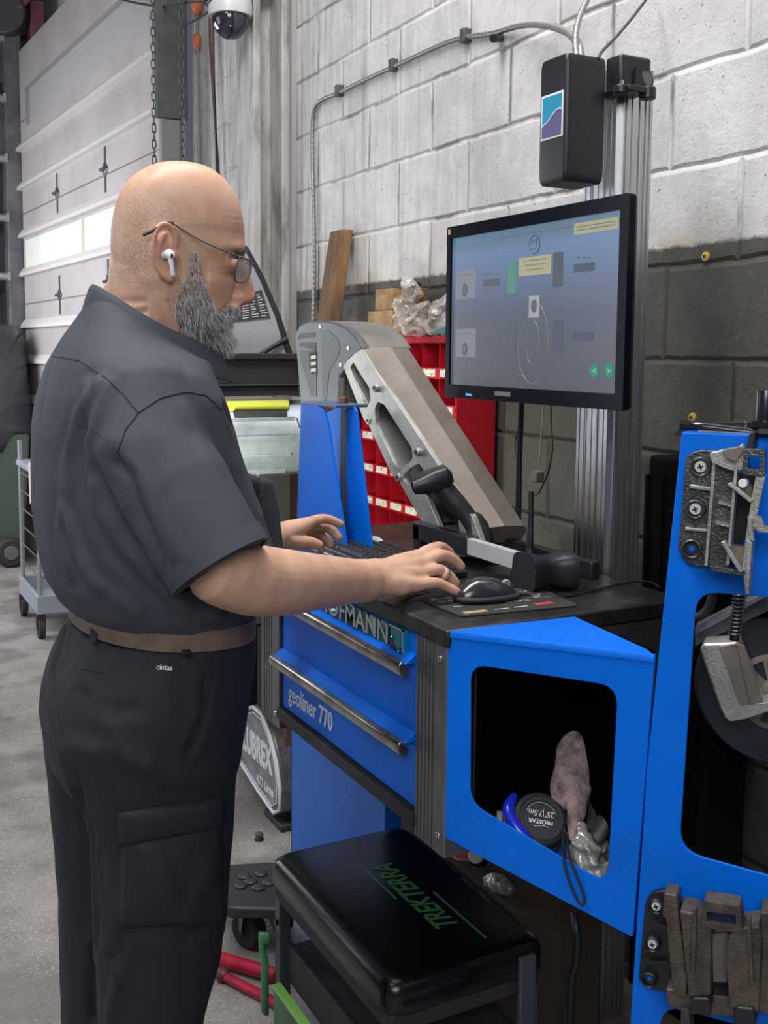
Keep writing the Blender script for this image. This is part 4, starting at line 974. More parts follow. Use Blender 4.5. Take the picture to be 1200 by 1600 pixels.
mb = MB(); wprism(mb, [(1168, 808), (1174, 812), (1178, 846), (1172, 842)], .056, .072); ob('clip_blade', mb, CAST, up_)
mb = MB(); wprism(mb, [(1180, 805), (1190, 808), (1194, 822), (1240, 826), (1240, 832), (1186, 832), (1176, 822)], .050, .060, .002); ob('side_arm', mb, CAST, up_)
P = [wp_(x, y, .060) for x, y in ((1162, 702), (1196, 703), (1195, 746), (1160, 741))]; H = [wp_(x, y, .060) for x, y in ((1169, 713), (1189, 713), (1188, 734), (1168, 732))]
ob('square_eye', plate(rpoly(P, .005), [rpoly(H, .002)[::-1]], TW @ Matrix.Translation((0, 0, .030)), .030), DARKCAST, up_, bevel=.0015)
c_ = wpt(1164, 754, .045); ob('white_bush', MB().tube([c_, c_+WN*.012-WT*.002], .0058, 18), WHITE, up_, bevel=.001)
mb = MB(); wprism(mb, [(1142, 737), (1184, 742), (1178, 830), (1136, 868)], .0045, .006); ob('opening_shade', mb, BLACKM, up_)  # flat black sheet painting the shade inside the casting's opening

lo = thing('hanger_bracket', 'lower rusty brown cast bracket with a loop handle on the blue rack', 'bracket', wpt(1100, 1545, .01))
up_keep = up_
mb = MB(); wprism(mb, [(1008, 1412), (1016, 1396), (1036, 1391), (1060, 1395), (1055, 1552), (1030, 1550), (1006, 1542), (998, 1530)], .001, .012, .010); ob('back_plate', mb, BLACK, lo, bevel=.002)
for x, y, s_ in ((1026, 1414, True), (1020, 1473, True), (1015, 1529, False)):
    ring_screw(lo, x, y, .015, .0115, s_)
for pts in ([(1013, 1437), (1040, 1447), (1040, 1452), (1013, 1442)], [(1002, 1500), (1042, 1503), (1042, 1507), (1002, 1504)]):
    mb = MB(); wprism(mb, pts, .010, .020); ob('cross_rib', mb, BLACK, lo)
def arm_(name, pts, o0, o1, m=DIRTY, r=.003): mb = MB(); wprism(mb, pts, o0, o1, r); return ob(name, mb, m, lo, bevel=.002)
arm_('left_arm', [(1037, 1396), (1058, 1399), (1060, 1426), (1066, 1470), (1074, 1530), (1072, 1560), (1052, 1555), (1046, 1500), (1040, 1436), (1035, 1432)], .016, .050)
arm_('middle_block', [(1062, 1423), (1084, 1428), (1106, 1444), (1112, 1455), (1110, 1556), (1076, 1558), (1070, 1500)], .012, .058)
arm_('thin_fin', [(1083, 1420), (1088, 1419), (1086, 1520), (1080, 1520)], .058, .070)
P = [wp_(x, y, .062) for x, y in ((1099, 1408), (1156, 1417), (1161, 1458), (1096, 1450))]; H = [wp_(x, y, .062) for x, y in ((1104, 1424), (1150, 1430), (1149, 1446), (1104, 1440))]
ob('loop_handle', plate(rpoly(P, .004), [rpoly(H, .002)[::-1]], TW @ Matrix.Translation((0, 0, .030)), .032), DIRTY, lo, bevel=.002)
arm_('centre_tube', [(1112, 1460), (1138, 1458), (1136, 1535), (1114, 1535)], .010, .040, CASTB)
arm_('right_block', [(1138, 1462), (1158, 1450), (1186, 1448), (1190, 1460), (1186, 1582), (1140, 1575), (1134, 1500)], .012, .060)
arm_('thin_fin', [(1167, 1434), (1172, 1436), (1178, 1540), (1172, 1540)], .060, .072)
arm_('right_arm', [(1188, 1426), (1230, 1426), (1230, 1590), (1184, 1582), (1190, 1500)], .012, .055)
arm_('lower_tooth', [(1082, 1560), (1108, 1560), (1112, 1575), (1110, 1588), (1080, 1585), (1076, 1570)], .030, .066, BLACK, .004)
arm_('lower_tooth', [(1150, 1574), (1178, 1576), (1182, 1600), (1178, 1625), (1148, 1620), (1145, 1590)], .030, .066, BLACK, .004)
arm_('base_lip', [(1040, 1545), (1150, 1560), (1148, 1590), (1075, 1585), (1044, 1572)], .006, .040)
arm_('lower_leg', [(1064, 1575), (1076, 1577), (1082, 1640), (1062, 1640)], .012, .044)

# lever assembly on top of the rack
lv = thing('lever_arm', 'black steel lever assembly lying on top of the blue rack', 'lever', wpt(1130, 680, -.05))
BLS = mat('black_enamel_steel', (.012, .012, .015), .22, coat=.4)
ob('lever_tube', MB().tube([wpt(1063, 662, -.02), wpt(1100, 667, -.02), wpt(1182, 677, -.02), wpt(1240, 682, -.02)], .0058, 14), BLS, lv, smooth=True)
ob('ring', MB().tube([wpt(1096+10*math.cos(a), 667+3.4*math.sin(a), -.02) for a in [2*math.pi*k/20 for k in range(20)]], .0030, 8, closed=True), BLS, lv, smooth=True)
mb = MB(); wprism(mb, [(1052, 680), (1062, 669), (1098, 668), (1083, 674), (1062, 681)], -.045, -.030); ob('flat_blade', mb, BLACK, lv)
mb = MB(); wprism(mb, [(1098, 664), (1130, 660), (1200, 661), (1240, 664), (1240, 672), (1180, 671)], -.06, -.04); ob('flat_arm', mb, BLACK, lv)
ob('pin', MB().tube([wpt(1166, 672, -.02), wpt(1166, 657, -.02)], .0014, 8), CHROME, lv)
ob('upright_socket', MB().lathe([(.019, 0), (.019, .008), (.0125, .009), (.0125, .048), (.0118, .050)], Matrix.Translation(wpt(1194, 667, -.03)), 24), BLS, lv, smooth=40)
ob('square_bar', MB().tube([wpt(1240, 679, .012), wpt(1186, 677, .012), wpt(1178, 681, .014), wpt(1174, 705, .040)], .0062, 4), BLS, lv)
mb = MB(); wprism(mb, [(1090, 673), (1200, 679), (1200, 684), (1090, 681)], -.05, -.004); ob('rest_pad', mb, mat('pad_grey', (.18, .18, .19), .6), lv)

# wheel clamp hanging behind the opening
wc = thing('wheel_clamp', 'cast aluminium wheel clamp with a coil spring seen through the rack opening', 'wheel clamp', wpt(1140, 1125, -.13))
def cl_(name, pts, o0, o1, m=CAST, r=.002, bev=.003): mb = MB(); wprism(mb, pts, o0, o1, r); return ob(name, mb, m, wc, bevel=bev)
cl_('cast_block', [(1093, 1016), (1098, 1006), (1152, 1004), (1192, 1100), (1165, 1108), (1142, 1126), (1134, 1124), (1126, 1112)], -.16, -.11, CAST, .004, .006)
cl_('face_step', [(1123, 1011), (1152, 1006), (1176, 1100), (1158, 1104)], -.11, -.104, CASTB, .001, .001)
cl_('side_step', [(1150, 1006), (1163, 1010), (1192, 1098), (1173, 1101)], -.104, -.098, CASTB, .001, .001)
cl_('curved_arm', [(1130, 1118), (1160, 1101), (1200, 1098), (1240, 1080), (1240, 1104), (1200, 1112), (1165, 1124), (1140, 1128)], -.15, -.105, CAST, .004)
cl_('cross_bar', [(1086, 980), (1187, 928), (1198, 930), (1240, 905), (1240, 935), (1086, 1010)], -.20, -.165, GREYPL, .001)
cl_('bar_edge', [(1086, 980), (1187, 930), (1194, 934), (1086, 992)], -.165, -.160, ALU, .0005, .001)
sp0 = wpt(1156, 925, -.085); sp1 = wpt(1147, 1000, -.085)
ob('spring_rod', MB().tube([sp0, sp1], .0068, 14), BLACK, wc, smooth=40)
hel = []; n = 11*14
e1 = WT; e2 = WN
for k in range(n+1):
    f = k/n; a = 2*math.pi*11*f; hel.append(sp0.lerp(sp1, .02+.90*f)+(e1*math.cos(a)+e2*math.sin(a))*.0092)
ob('coil_spring', MB().tube(hel, .0011, 6), STEEL, wc, smooth=True)
rc = wpt(1212, 1072, -.20)
Tr = frame(rc, WT, (0, 0, 1))
hw = thing('hub_wheel', 'dark round wheel with a spoked metal rim behind the aluminium clamp', 'wheel', rc+Vector((0, 0, -.12)))
ob('tyre', MB().lathe([(.055, -.03), (.105, -.035), (.118, -.02), (.120, .01), (.112, .028), (.062, .03)], Tr, 48), mat('tyre_blueblack', (.016, .02, .028), .4, bump=.2, bscale=60), hw, smooth=40)
ob('rim', MB().lathe([(.058, .024), (.058, .034), (.050, .036), (.049, .026)], Tr, 40), CASTB, hw, smooth=40)
for k in range(8):
    a = 2*math.pi*k/8+.2; d = Vector((math.cos(a), math.sin(a), 0)); e = Vector((-math.sin(a), math.cos(a), 0))
    ob('spoke', MB().prism([Tr @ (d*.016+e*.006+Vector((0, 0, .030))), Tr @ (d*.052+e*.009+Vector((0, 0, .030))), Tr @ (d*.052-e*.009+Vector((0, 0, .030))), Tr @ (d*.016-e*.006+Vector((0, 0, .030)))], WN*.006), CASTB, hw)
ob('hub', MB().lathe([(.02, .02), (.02, .040), (.012, .043)], Tr, 20), CASTB, hw, smooth=40)
ob('bracket_arm', MB().box(rc+Vector((.02, -.01, -.02)), Vector((WX, rc.y+.02, rc.z+.02))), BLACKM, hw)
tag(ob('rubber_ring', MB().tube([wpt(1085+28*math.cos(a), 925+40*math.sin(a), -.16) for a in [2*math.pi*k/28 for k in range(28)]], .007, 10, closed=True), RUB, smooth=True), 'black rubber ring seen in the top corner of the rack opening', 'ring')

# black ribbed case against the wall
cs = thing('ribbed_case', 'tall black ribbed case between the mast and the blue rack', 'case', onX(1030, 1100, 1.55))
a = onX(996, 708, 1.50); b_ = onX(1062, 708, 1.50)
cz1 = a.z
yb2, yb1_ = b_.y-.10, a.y-.03
ob('shell', MB().box((1.50, yb2, 0.0), (1.62, yb1_, cz1)), BLACK, cs, bevel=.012, seg=3)
for k in range(5):
    y = yb2+.02+k*(yb1_-yb2-.03)/4; ob('rib', MB().box((1.494, y, .06), (1.50, y+.008, cz1-.04)), BLACK, cs, bevel=.001)

# ------------------------------------------------------------ inside the bin
def D(px, py, d): return atD(px, py, d)
ft = .70
tp = thing('tape_measure', 'black and blue tape measure reading 25 ft in the blue bin', 'tape measure', D(840, 1320, 1.59))
tc = D(842, 1284, 1.655)
vz = (CP-tc).normalized(); vz = (vz*.9+Vector((0, 0, .42))).normalized(); ex = (CR*.97-Vector((0, 0, 1))*.10); T_ = frame(tc, ex, vz.cross(ex))
if (T_.to_3x3() @ Vector((0, 0, 1))).dot(vz) < 0: T_ = T_ @ Matrix.Rotation(math.pi, 4, 'X')
T_ = T_ @ Matrix.Scale(1.045, 4)
ob('case', MB().lathe([(.034, -.026), (.040, -.022), (.042, -.008), (.042, .006), (.039, .014), (.033, .018), (.031, .0165), (.027, .0165), (.026, .015)], T_, 48), mat('tape_rubber', (.022, .023, .026), .6, bump=.15, bscale=250), tp, smooth=35)
ob('mouth_block', MB().box((-.056, -.030, -.022), (-.020, .020, .012), T_), mat('tape_rubber2', (.03, .03, .033), .55), tp, bevel=.006)
ob('blue_grip', MB().chain([T_ @ Vector(p) for p in ((-.040, .030, .010), (-.048, .010, .013), (-.040, -.012, .014), (-.024, -.030, .012), (-.018, -.040, .004))], [.007, .010, .010, .011, .010], 14), LBLUE, tp, smooth=True)
ob('end_hook', MB().box((-.064, -.022, -.018), (-.055, .010, .004), T_), mat('hook', (.25, .24, .22), .5, .6), tp, bevel=.002)
ob('tread', MB().tube([T_ @ Vector((.0415*math.cos(a), .0415*math.sin(a), -.012)) for a in [math.radians(-100+k*10) for k in range(24)]], [.004+.0012*(k % 2) for k in range(24)], 8), RUB, tp)
TT = T_ @ Matrix.Translation((0, 0, .0166)) @ Matrix.Rotation(math.radians(176), 4, 'Z')
ob('size_print', text_mb('25"|7.5m', .0125, TT @ Matrix.Translation((0, -.007, 0)), .0003, xs=.85), WPRINT, tp)
ob('name_print', text_mb('PROSTAR', .0085, TT @ Matrix.Translation((0, .0055, 0)), .0003, bold=.0002), WPRINT, tp)
ob('circle_print', MB().tube([TT @ Vector((.0235*math.cos(a), .0235*math.sin(a), 0)) for a in [math.radians(200+k*7.4) for k in range(20)]], .0003, 4).tube([TT @ Vector((-.012+k*.002, -(-.0125)-.0012*math.sin(k/8*math.pi), 0)) for k in range(12)], .0004, 4), WPRINT, tp)

def lump(name, pts, rad, m, lab, cat, seed=0, amp=.004, vox=.003, freq=40):
    mb = MB().chain(pts, rad, 16) if not isinstance(pts, MB) else pts
    me = fuse(mb, vox, 3)
    for v in me.vertices:
        d = noise.noise_vector(Vector(v.co)*freq+Vector((seed, seed*2, 0))); v.co += Vector(d)*amp
    return tag(link(name, me, m, smooth=True), lab, cat)
RAG = mat('grimy_pink', (.36, .25, .24), .8, col2=(.07, .05, .05), nscale=38, nlo=.42, nhi=.66, bump=.6, bscale=200)
mb = MB(); mb.chain([D(902, 1172, 1.710), D(895, 1200, 1.700), D(886, 1228, 1.680), D(880, 1245, 1.670)], [.030, .033, .028, .020], 18, up=CF, ell=.6)
mb.chain([D(905, 1235, 1.680), D(900, 1265, 1.650), D(896, 1295, 1.625), D(895, 1312, 1.615)], [.020, .017, .010, .004], 14, up=CF, ell=.6)
lump('work_glove', mb, None, RAG, 'grimy pinkish glove standing upright in the blue bin', 'glove', 3, .004)
FILM = mat('dirty_film', (.30, .29, .27), .16, col2=(.10, .10, .09), nscale=30, bump=1.0, bscale=50, coat=.5)
mb = MB(); mb.chain([D(905, 1292, 1.630), D(915, 1325, 1.615), D(925, 1362, 1.610), D(935, 1380, 1.620)], [.006, .022, .030, .018], 14); mb.chain([D(920, 1340, 1.650), D(945, 1330, 1.650), D(955, 1355, 1.650)], [.018, .022, .018], 12); mb.chain([D(893, 1330, 1.620), D(900, 1350, 1.625), D(905, 1370, 1.630)], [.010, .014, .012], 10)
lump('plastic_film', mb, None, FILM, 'crumpled clear plastic film in the lower right of the bin', 'plastic film', 9, .009, .003, 60)
tag(ob('curved_bracket', MB().tube(spline([D(912, 1212, 1.72), D(945, 1215, 1.70), D(953, 1245, 1.68), D(945, 1285, 1.66), D(925, 1312, 1.65)]), .013, 12, flat=1.6).tube(spline([D(915, 1235, 1.70), D(930, 1260, 1.69), D(920, 1300, 1.66)]), .012, 10), mat('dark_parts', (.03, .03, .032), .5, col2=(.09, .08, .07), nscale=40), smooth=True), 'dark curved plastic part behind the glove in the bin', 'bracket')
tag(ob('wrist_strap', MB().tube(spline([D(882, 1296, 1.56), wpt(880, 1330, .003), wpt(884, 1360, .005), wpt(897, 1395, .006), wpt(907, 1413, .006), wpt(913, 1410, .006), wpt(910, 1392, .006), wpt(898, 1362, .005), wpt(889, 1335, .003), D(886, 1300, 1.56)]), .0022, 8), RUB, smooth=True), 'thin black wrist strap looping out over the front edge of the bin', 'strap')
lump('teal_cloth', [D(862, 1345, 1.60), D(872, 1352, 1.60), D(880, 1350, 1.61)], [.010, .014, .010], mat('teal_cloth_m', (.03, .22, .25), .8), 'small teal cloth under the tape measure', 'cloth', 4, .003)

# bottles under the bin, on a carton
cz = .47
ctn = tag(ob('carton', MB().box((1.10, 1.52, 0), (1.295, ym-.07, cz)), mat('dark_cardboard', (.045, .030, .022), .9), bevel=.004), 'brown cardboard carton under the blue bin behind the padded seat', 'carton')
bt = thing('bottle', 'clear plastic bottle with a red cap under the blue bin', 'bottle', D(702, 1345, 2.04))
b0 = onX(722, 1358, 1.13); bx = Vector((b0.x, b0.y, cz))

CL = mat('clear_bottle', (.55, .53, .52), .12, col2=(.3, .3, .3), nscale=30, alpha=.5)
hb = onX(722, 1347, 1.13).z-cz
ob('body', MB().lathe([(.021, 0), (.023, .006), (.023, hb*.62), (.014, hb*.9), (.012, hb)], Matrix.Translation(bx), 24), CL, bt, smooth=40)
ob('cap', MB().lathe([(.017, hb-.004), (.017, hb+.014), (.015, hb+.016)], Matrix.Translation(bx), 24), mat('cap_red', (.6, .06, .04), .4), bt, smooth=40)
b2 = onX(745, 1366, 1.14); b2.z = max(b2.z, cz+.016)
tag(ob('dark_tin', MB().cyl(Vector((b2.x+.004, b2.y+.0, cz)), Vector((b2.x+.004, b2.y+.0, b2.z-.017)), .018, 20), BLACKM, bevel=.002), 'small dark tin under the pale round cap below the blue bin', 'tin'); tag(ob('round_cap', MB().cyl(b2, b2+Vector((-.012, -.012, .008)), .016, 24), mat('cap_pale', (.45, .43, .42), .4), bevel=.003), 'pale round bottle cap lying beside the red capped bottle', 'cap')
lump('plastic_wrap', [onZ(766, 1376, cz+.014), onZ(780, 1382, cz+.016), onZ(798, 1392, cz+.012)], [.015, .018, .012], FILM, 'small piece of crumpled plastic wrap under the bin', 'plastic film', 5, .005, .003, 70)
mb = MB().tube([wpt(0, 0, 0)*0+D(897, 1425, 1.9), D(903, 1470, 1.9), D(900, 1505, 1.9), D(893, 1530, 1.9), Vector((D(893, 1530, 1.9).x, D(893, 1530, 1.9).y, .15)), Vector((D(893, 1530, 1.9).x, D(893, 1530, 1.9).y+.03, .008))], .007, 8)
tag(ob('hanging_hose', mb, BLACK, smooth=True), 'black hose in front of the foot of the mast', 'hose')

# ------------------------------------------------------------ padded mechanic's seat
sx0_, sx1_, sy0_, sy1_, sz = .772, 1.09, 1.42, 1.94, .48
st_ = thing('mechanic_seat', 'black padded rolling mechanic seat with green lettering', 'seat', (.94, 1.68, 0))
SH = []
def srect(g, z, r=.03): return [Vector((x, y, z)) for x, y in rrect(sx0_+g, sx1_-g, sy0_+g, sy1_-g, r, 6)]
ob('cushion', MB().loft([srect(.006, sz-.062), srect(0, sz-.055), srect(0, sz-.022), srect(.004, sz-.010), srect(.012, sz-.003), srect(.026, sz)]), SEATM, st_, smooth=50)
ob('under_frame', MB().box((sx0_+.01, sy0_+.01, sz-.095), (sx1_-.01, sy1_-.01, sz-.060)), BLACKM, st_, bevel=.004)
ob('lettering', text_mb('TREKTERRA', .062, frame((.955, 1.655, sz+.0008), (0, 1, 0), (-1, 0, 0)), .0004, shear=.35, xs=.80, bold=.0008), GPRINT, st_)
mb = MB()
mb.box((.955+.036, 1.47, sz), (.955+.040, 1.65, sz+.0007)); mb.box((.955-.040, 1.66, sz), (.955-.036, 1.82, sz+.0007))
ob('underline', mb, GPRINT, st_)
for (x, y) in ((sx0_+.01, sy1_-.035), (sx1_-.035, sy1_-.035), (sx0_+.01, sy0_+.01), (sx1_-.035, sy0_+.01)):
    lg_ = ob('leg', MB().box((x, y, .06), (x+.025, y+.025, sz-.09)), mat('leg_grey', (.05, .055, .065), .4) if 'leg_grey' not in MATS else MATS['leg_grey'], st_, bevel=.002)
    ob('bolt', MB().cyl((x-.006, y+.012, sz-.14), (x+.002, y+.012, sz-.14), .006, 12), BLACK, lg_)
    ob('caster', MB().cyl((x-.01, y+.0125, .032), (x+.03, y+.0125, .032), .032, 20), RUB, lg_, bevel=.003)
ob('tray', MB().box((sx0_+.03, sy0_+.03, sz-.20), (sx1_-.03, sy1_-.04, sz-.185)).box((sx0_+.025, sy0_+.03, sz-.26), (sx0_+.035, sy1_-.04, sz-.18)), BLACKM, st_, bevel=.002)
ob('green_drawer', MB().box((sx0_-.004, sy0_+.02, .10), (sx0_+.012, sy1_-.035, .215)), GREEN, st_, bevel=.003)
ob('green_edge', MB().box((sx0_-.008, sy0_+.02, .211), (sx0_+.012, sy1_-.035, .217)), GREENL, st_, bevel=.001)
q = sy1_+.01
ob('side_handle', MB().tube([(sx0_+.0, q-.01, .295), (sx0_-.004, q+.018, .285), (sx0_-.002, q+.018, .25), (sx0_, q+.012, .235), (sx0_, q+.012, .12)], .006, 8, flat=2.2), mat('handle_green', (.06, .26, .10), .4), st_, smooth=True)
lr = D(815, 1500, 1.72)
ob('rear_lever', MB().box((lr.x, lr.y, .1), (lr.x+.03, lr.y+.01, lr.z)), MATS['leg_grey'], st_, bevel=.002)
# ------------------------------------------------------------ creeper dolly with caster
dl = thing('creeper_dolly', 'black plastic dolly with round bumps and a swivel caster', 'dolly', (.98, 2.45, 0))
zc = .135
dq = [onZ(330, 1352, zc), onZ(432, 1345, zc), onZ(470, 1420, zc), onZ(350, 1418, zc)]
dp = rpoly([(p.x, p.y) for p in dq], .03, 4)
ob('deck', MB().prism([(x, y, zc-.03) for x, y in dp], (0, 0, .03)), mat('deck_plastic', (.035, .036, .038), .5, bump=.3, bscale=90), dl, bevel=.006)
for px, py in ((382, 1370), (408, 1366), (376, 1385), (404, 1388), (392, 1378), (420, 1380)):
    c = onZ(px, py, zc); ob('bump', MB().lathe([(.018, 0), (.016, .005), (.008, .007)], Matrix.Translation(c), 18), MATS['deck_plastic'], dl, smooth=True)
cc = onZ(390, 1490, 0); cc = Vector((cc.x, cc.y+.0, 0))
for sx_ in (0,):
    c = Vector((cc.x+.012, cc.y+.035, .046))
    ob('caster_wheel', MB().cyl(c+Vector((-.018, -.008, 0)), c+Vector((.018, .008, 0)), .046, 28), RUB, dl, bevel=.006)
    ob('caster_fork', MB().prism([c+Vector((-.026, -.01, -.01)), c+Vector((-.026, .01, .0)), c+Vector((-.026, .03, .075)), c+Vector((-.026, -.035, .075))], (.005, .002, 0)).prism([c+Vector((.023, .0, -.01)), c+Vector((.023, .02, .0)), c+Vector((.023, .04, .075)), c+Vector((.023, -.025, .075))], (.005, .002, 0)).box(c+Vector((-.03, -.035, .065)), c+Vector((.03, .04, zc-.03-.046))), BLACK, dl, bevel=.002)
c = Vector((dq[1].x-.03, dq[1].y-.1, .046)); ob('caster_wheel', MB().cyl(c+Vector((-.018, 0, 0)), c+Vector((.018, 0, 0)), .046, 24).box(c+Vector((-.01, -.01, 0)), c+Vector((.01, .01, .06))), RUB, dl)
# red handles on the floor
r1 = tag(ob('jack_handle', MB().tube([onZ(300, 1478, .02), onZ(350, 1500, .02), onZ(432, 1524, .02)], .017, 16), REDR, smooth=40), 'thick red steel tube lying on the floor behind the seat', 'tube')
r2 = thing('jack_handle', 'thinner red steel rod with a dark knob on the floor', 'tube', onZ(380, 1545, 0))
ob('rod', MB().tube([onZ(352, 1526, .014), onZ(440, 1572, .014)], .0115, 16), REDR, r2, smooth=40)
ob('end_knob', MB().tube([onZ(344, 1520, .015), onZ(351, 1525, .015), onZ(354, 1527, .015)], [.016, .017, .012], 16), mat('knob_dark', (.10, .02, .025), .5), r2, smooth=40)
nt_ = onZ(405, 1312, 0); t = thing('wheel_nut', 'small dark metal nut lying alone on the floor', 'nut', nt_)
ob('nut', MB().tube([nt_+Vector((0, 0, .002)), nt_+Vector((0, 0, .022))], .013, 6), DARKCAST, t, bevel=.002); ob('washer', MB().cyl(nt_, nt_+Vector((0, 0, .003)), .016, 20), DARKCAST, t)

# ------------------------------------------------------------ oil can, carton and black crate under the machine
XJ = 1.22
CASEM = mat('case_black', (.006, .006, .007), .6); CASEM.node_tree.nodes['Principled BSDF'].inputs['Specular IOR Level'].default_value = .1
for o_ in bpy.data.objects:
    if o_.parent is cs: o_.data.materials[0] = CASEM
jp = [onX(x, y, XJ) for x, y in ((378, 1120), (384, 1104), (396, 1101), (410, 1114), (424, 1150), (434, 1190), (440, 1235), (440, 1270), (430, 1276), (405, 1240), (380, 1200), (365, 1178), (362, 1130))]
zj = min(p.z for p in jp)
jug = thing('oil_jug', 'large black oil container lettered LUBREX on the floor behind the pedestal', 'oil container', Vector((XJ+.1, jp[0].y, 0)))
ys = [p.y for p in jp]; 
JB = mat('jug_black', (.03, .031, .034), .35, col2=(.10, .10, .11), nscale=9)
ob('body', MB().prism(jp, (.10, 0, 0)), JB, jug, bevel=.012, seg=3)
SIL = mat('label_silver', (.10, .10, .11), .35, .2, col2=(.34, .34, .38), nscale=14, nlo=.35, nhi=.7)
cen = Vector((XJ, sum(ys)/len(ys), sum(p.z for p in jp)/len(jp)))
inner = [cen+(p-cen)*.95 for p in jp]; inner2 = [cen+(p-cen)*.84 for p in jp]
ob('label', MB().prism([p+Vector((-.0015, 0, 0)) for p in inner2], (.0012, 0, 0)), SIL, jug)
ob('label_border', MB().tube([p+Vector((-.001, 0, 0)) for p in inner], .0065, 8, closed=True), mat('label_white', (.62, .62, .66), .4), jug, smooth=True)
ob('label_stripe', MB().tube([p+Vector((-.002, 0, 0)) for p in inner2], .0022, 6, closed=True), MATS['label_white'], jug, smooth=True)
ta = onX(383, 1156, XJ-.003); tb = onX(420, 1188, XJ-.003)
ob('name_print', text_mb('LUBREX', .115, frame((ta+tb)/2, (0, -1, 0), (0, 0, 1)), .0012, bold=.005, xs=.62), WPRINT, jug)
tb2 = onX(414, 1228, XJ-.003); ob('volume_print', text_mb('4.73 Litres', .042, frame(tb2, (0, -1, 0), (0, 0, 1)), .0008, bold=.0008, xs=.8), WPRINT, jug)
tag(ob('black_crate', MB().box((XJ+.0, jp[8].y-.05, 0), (XJ+.30, jp[8].y+.10, jp[8].z-.012)), BLACKM, bevel=.004), 'black plastic crate under the corner of the oil container', 'crate')
tag(ob('caster_block', MB().box(onZ(395, 1240, 0)+Vector((.10, .02, 0)), onZ(395, 1240, 0)+Vector((.22, .10, .16))), BLACKM, bevel=.01), 'black block on the floor left of the oil container', 'block')

# ------------------------------------------------------------ service machine with open lid and galvanised barrel
ym_ = 3.06
def mY(px, py, Y=ym_): return onY(px, py, Y)
sm = thing('service_machine', 'black service machine with its lid standing open', 'machine', (1.2, 3.3, .3))
ob('body', MB().box((1.02, 3.06, .64), (1.375, 3.42, 1.005)).box((1.335, 3.34, 0), (1.375, 3.42, .64)).box((.96, 3.06, 1.005), (mY(467, 600).x, 3.42, mY(460, 552).z-.002)), BLACKM, sm, bevel=.008)
ob('front_lip', MB().box((.96, 3.045, mY(460, 562).z), (mY(468, 560).x, 3.06, mY(460, 552).z)).box((.96, 3.05, mY(460, 603).z), (mY(468, 600).x, 3.06, mY(460, 600).z)), mat('lip_black', (.03, .03, .035), .35), sm, bevel=.003)
for k in range(4):
    z = .68+.07*k; ob('vent_slat', MB().box((1.0, 3.03, z), (1.375, 3.06, z+.018)), GREYPL if k % 2 else STEEL, sm, bevel=.002)
lx = [(340, 556), (330, 470), (352, 380), (388, 377), (400, 386), (421, 430), (444, 492), (470, 590), (452, 594), (440, 556)]
LYo = ym_+.02
lid = [mY(x, y, LYo) for x, y in [(300, 556), (300, 420), (330, 385), (388, 377), (398, 384), (421, 430), (444, 492), (471, 592), (455, 592), (440, 556)]]
top_z_ = max(p.z for p in lid); bz = min(p.z for p in lid)
lid = [p+Vector((0, (p.z-bz)*.12, 0)) for p in lid]
LIDG = mat('lid_lining', (.20, .20, .23), .35, col2=(.27, .27, .30), nscale=2, coat=.3)
ob('lid_shell', MB().prism(lid, (0, .03, 0)), BLACK, sm, bevel=.006)
inn = [mY(x, y, LYo) for x, y in [(305, 555), (305, 425), (332, 392), (384, 384), (391, 390), (412, 436), (434, 496), (448, 553)]]
inn = [p+Vector((0, (p.z-bz)*.12-.003, 0)) for p in inn]
ob('lid_lining', MB().prism(inn, (0, .003, 0)), LIDG, sm)
dec = [mY(x, y, LYo-.006) for x, y in [(350, 505), (360, 470), (415, 452), (427, 497)]]; dec = [p+Vector((0, (p.z-bz)*.12, 0)) for p in dec]
dc_ = ob('decal', MB().prism(dec, (0, .002, 0)), BLACKM, sm)
tl = MB(); rnd = random.Random(5)
for c in range(3):
    for r_ in range(9):
        u0 = .42+c*.20; u1 = u0+rnd.uniform(.08, .16); v = .10+r_*.095
        def dd(u, v): return (dec[0]*(1-u)+dec[3]*u)*(1-v)+(dec[1]*(1-u)+dec[2]*u)*v+Vector((0, -.001, 0))
        tl.prism([dd(u0, v), dd(u1, v), dd(u1, v+.035), dd(u0, v+.035)], (0, -.0006, 0))
ob('decal_lines', tl, mat('decal_white', (.38, .38, .40), .5), dc_)
ob('gas_strut', MB().tube([mY(408, 553, ym_-.0), mY(436, 536, ym_+.02), mY(446, 531, ym_+.03)], [.007, .007, .012], 10), BLACK, sm, smooth=40)
# galvanised barrel housing
gb = thing('lamp_housing', 'shiny galvanised half-round housing with a yellow-green upper edge', 'housing', mY(405, 740, 2.9))
YG = 2.86
gl = onY(336, 640, YG); gr = onY(472, 648, YG); 
ax = Vector((1, 0, 0)); 
prof_px = [(626, 0.0), (640, -.030), (652, -.052), (680, -.075), (708, -.078), (735, -.060), (742, -.02)]
zs_ = [onY(405, y, YG).z for y, _ in prof_px]
def gsec(x, k=1.0): return [Vector((x, YG+o*k, z)) for z, (y, o) in zip(zs_, prof_px)]+[Vector((x, YG+.14, zs_[-1])), Vector((x, YG+.14, zs_[0]))]
ob('barrel', MB().loft([gsec(gl.x-.06), gsec(gr.x)]), GALV, gb, bevel=.002)
for i in (2, 3, 4, 5):
    z = zs_[i]; o = prof_px[i][1]
    ob('slat_edge', MB().box((gl.x-.05, YG+o-.006, z-.003), (gr.x-.02-.012*i, YG+o+.01, z+.003)), GALV, gb, bevel=.001)
ob('dark_slot', MB().box((onY(358, 650, YG).x, YG-.054, zs_[2]+.004), (onY(438, 650, YG).x, YG-.030, zs_[2]+.020)), BLACKM, gb)
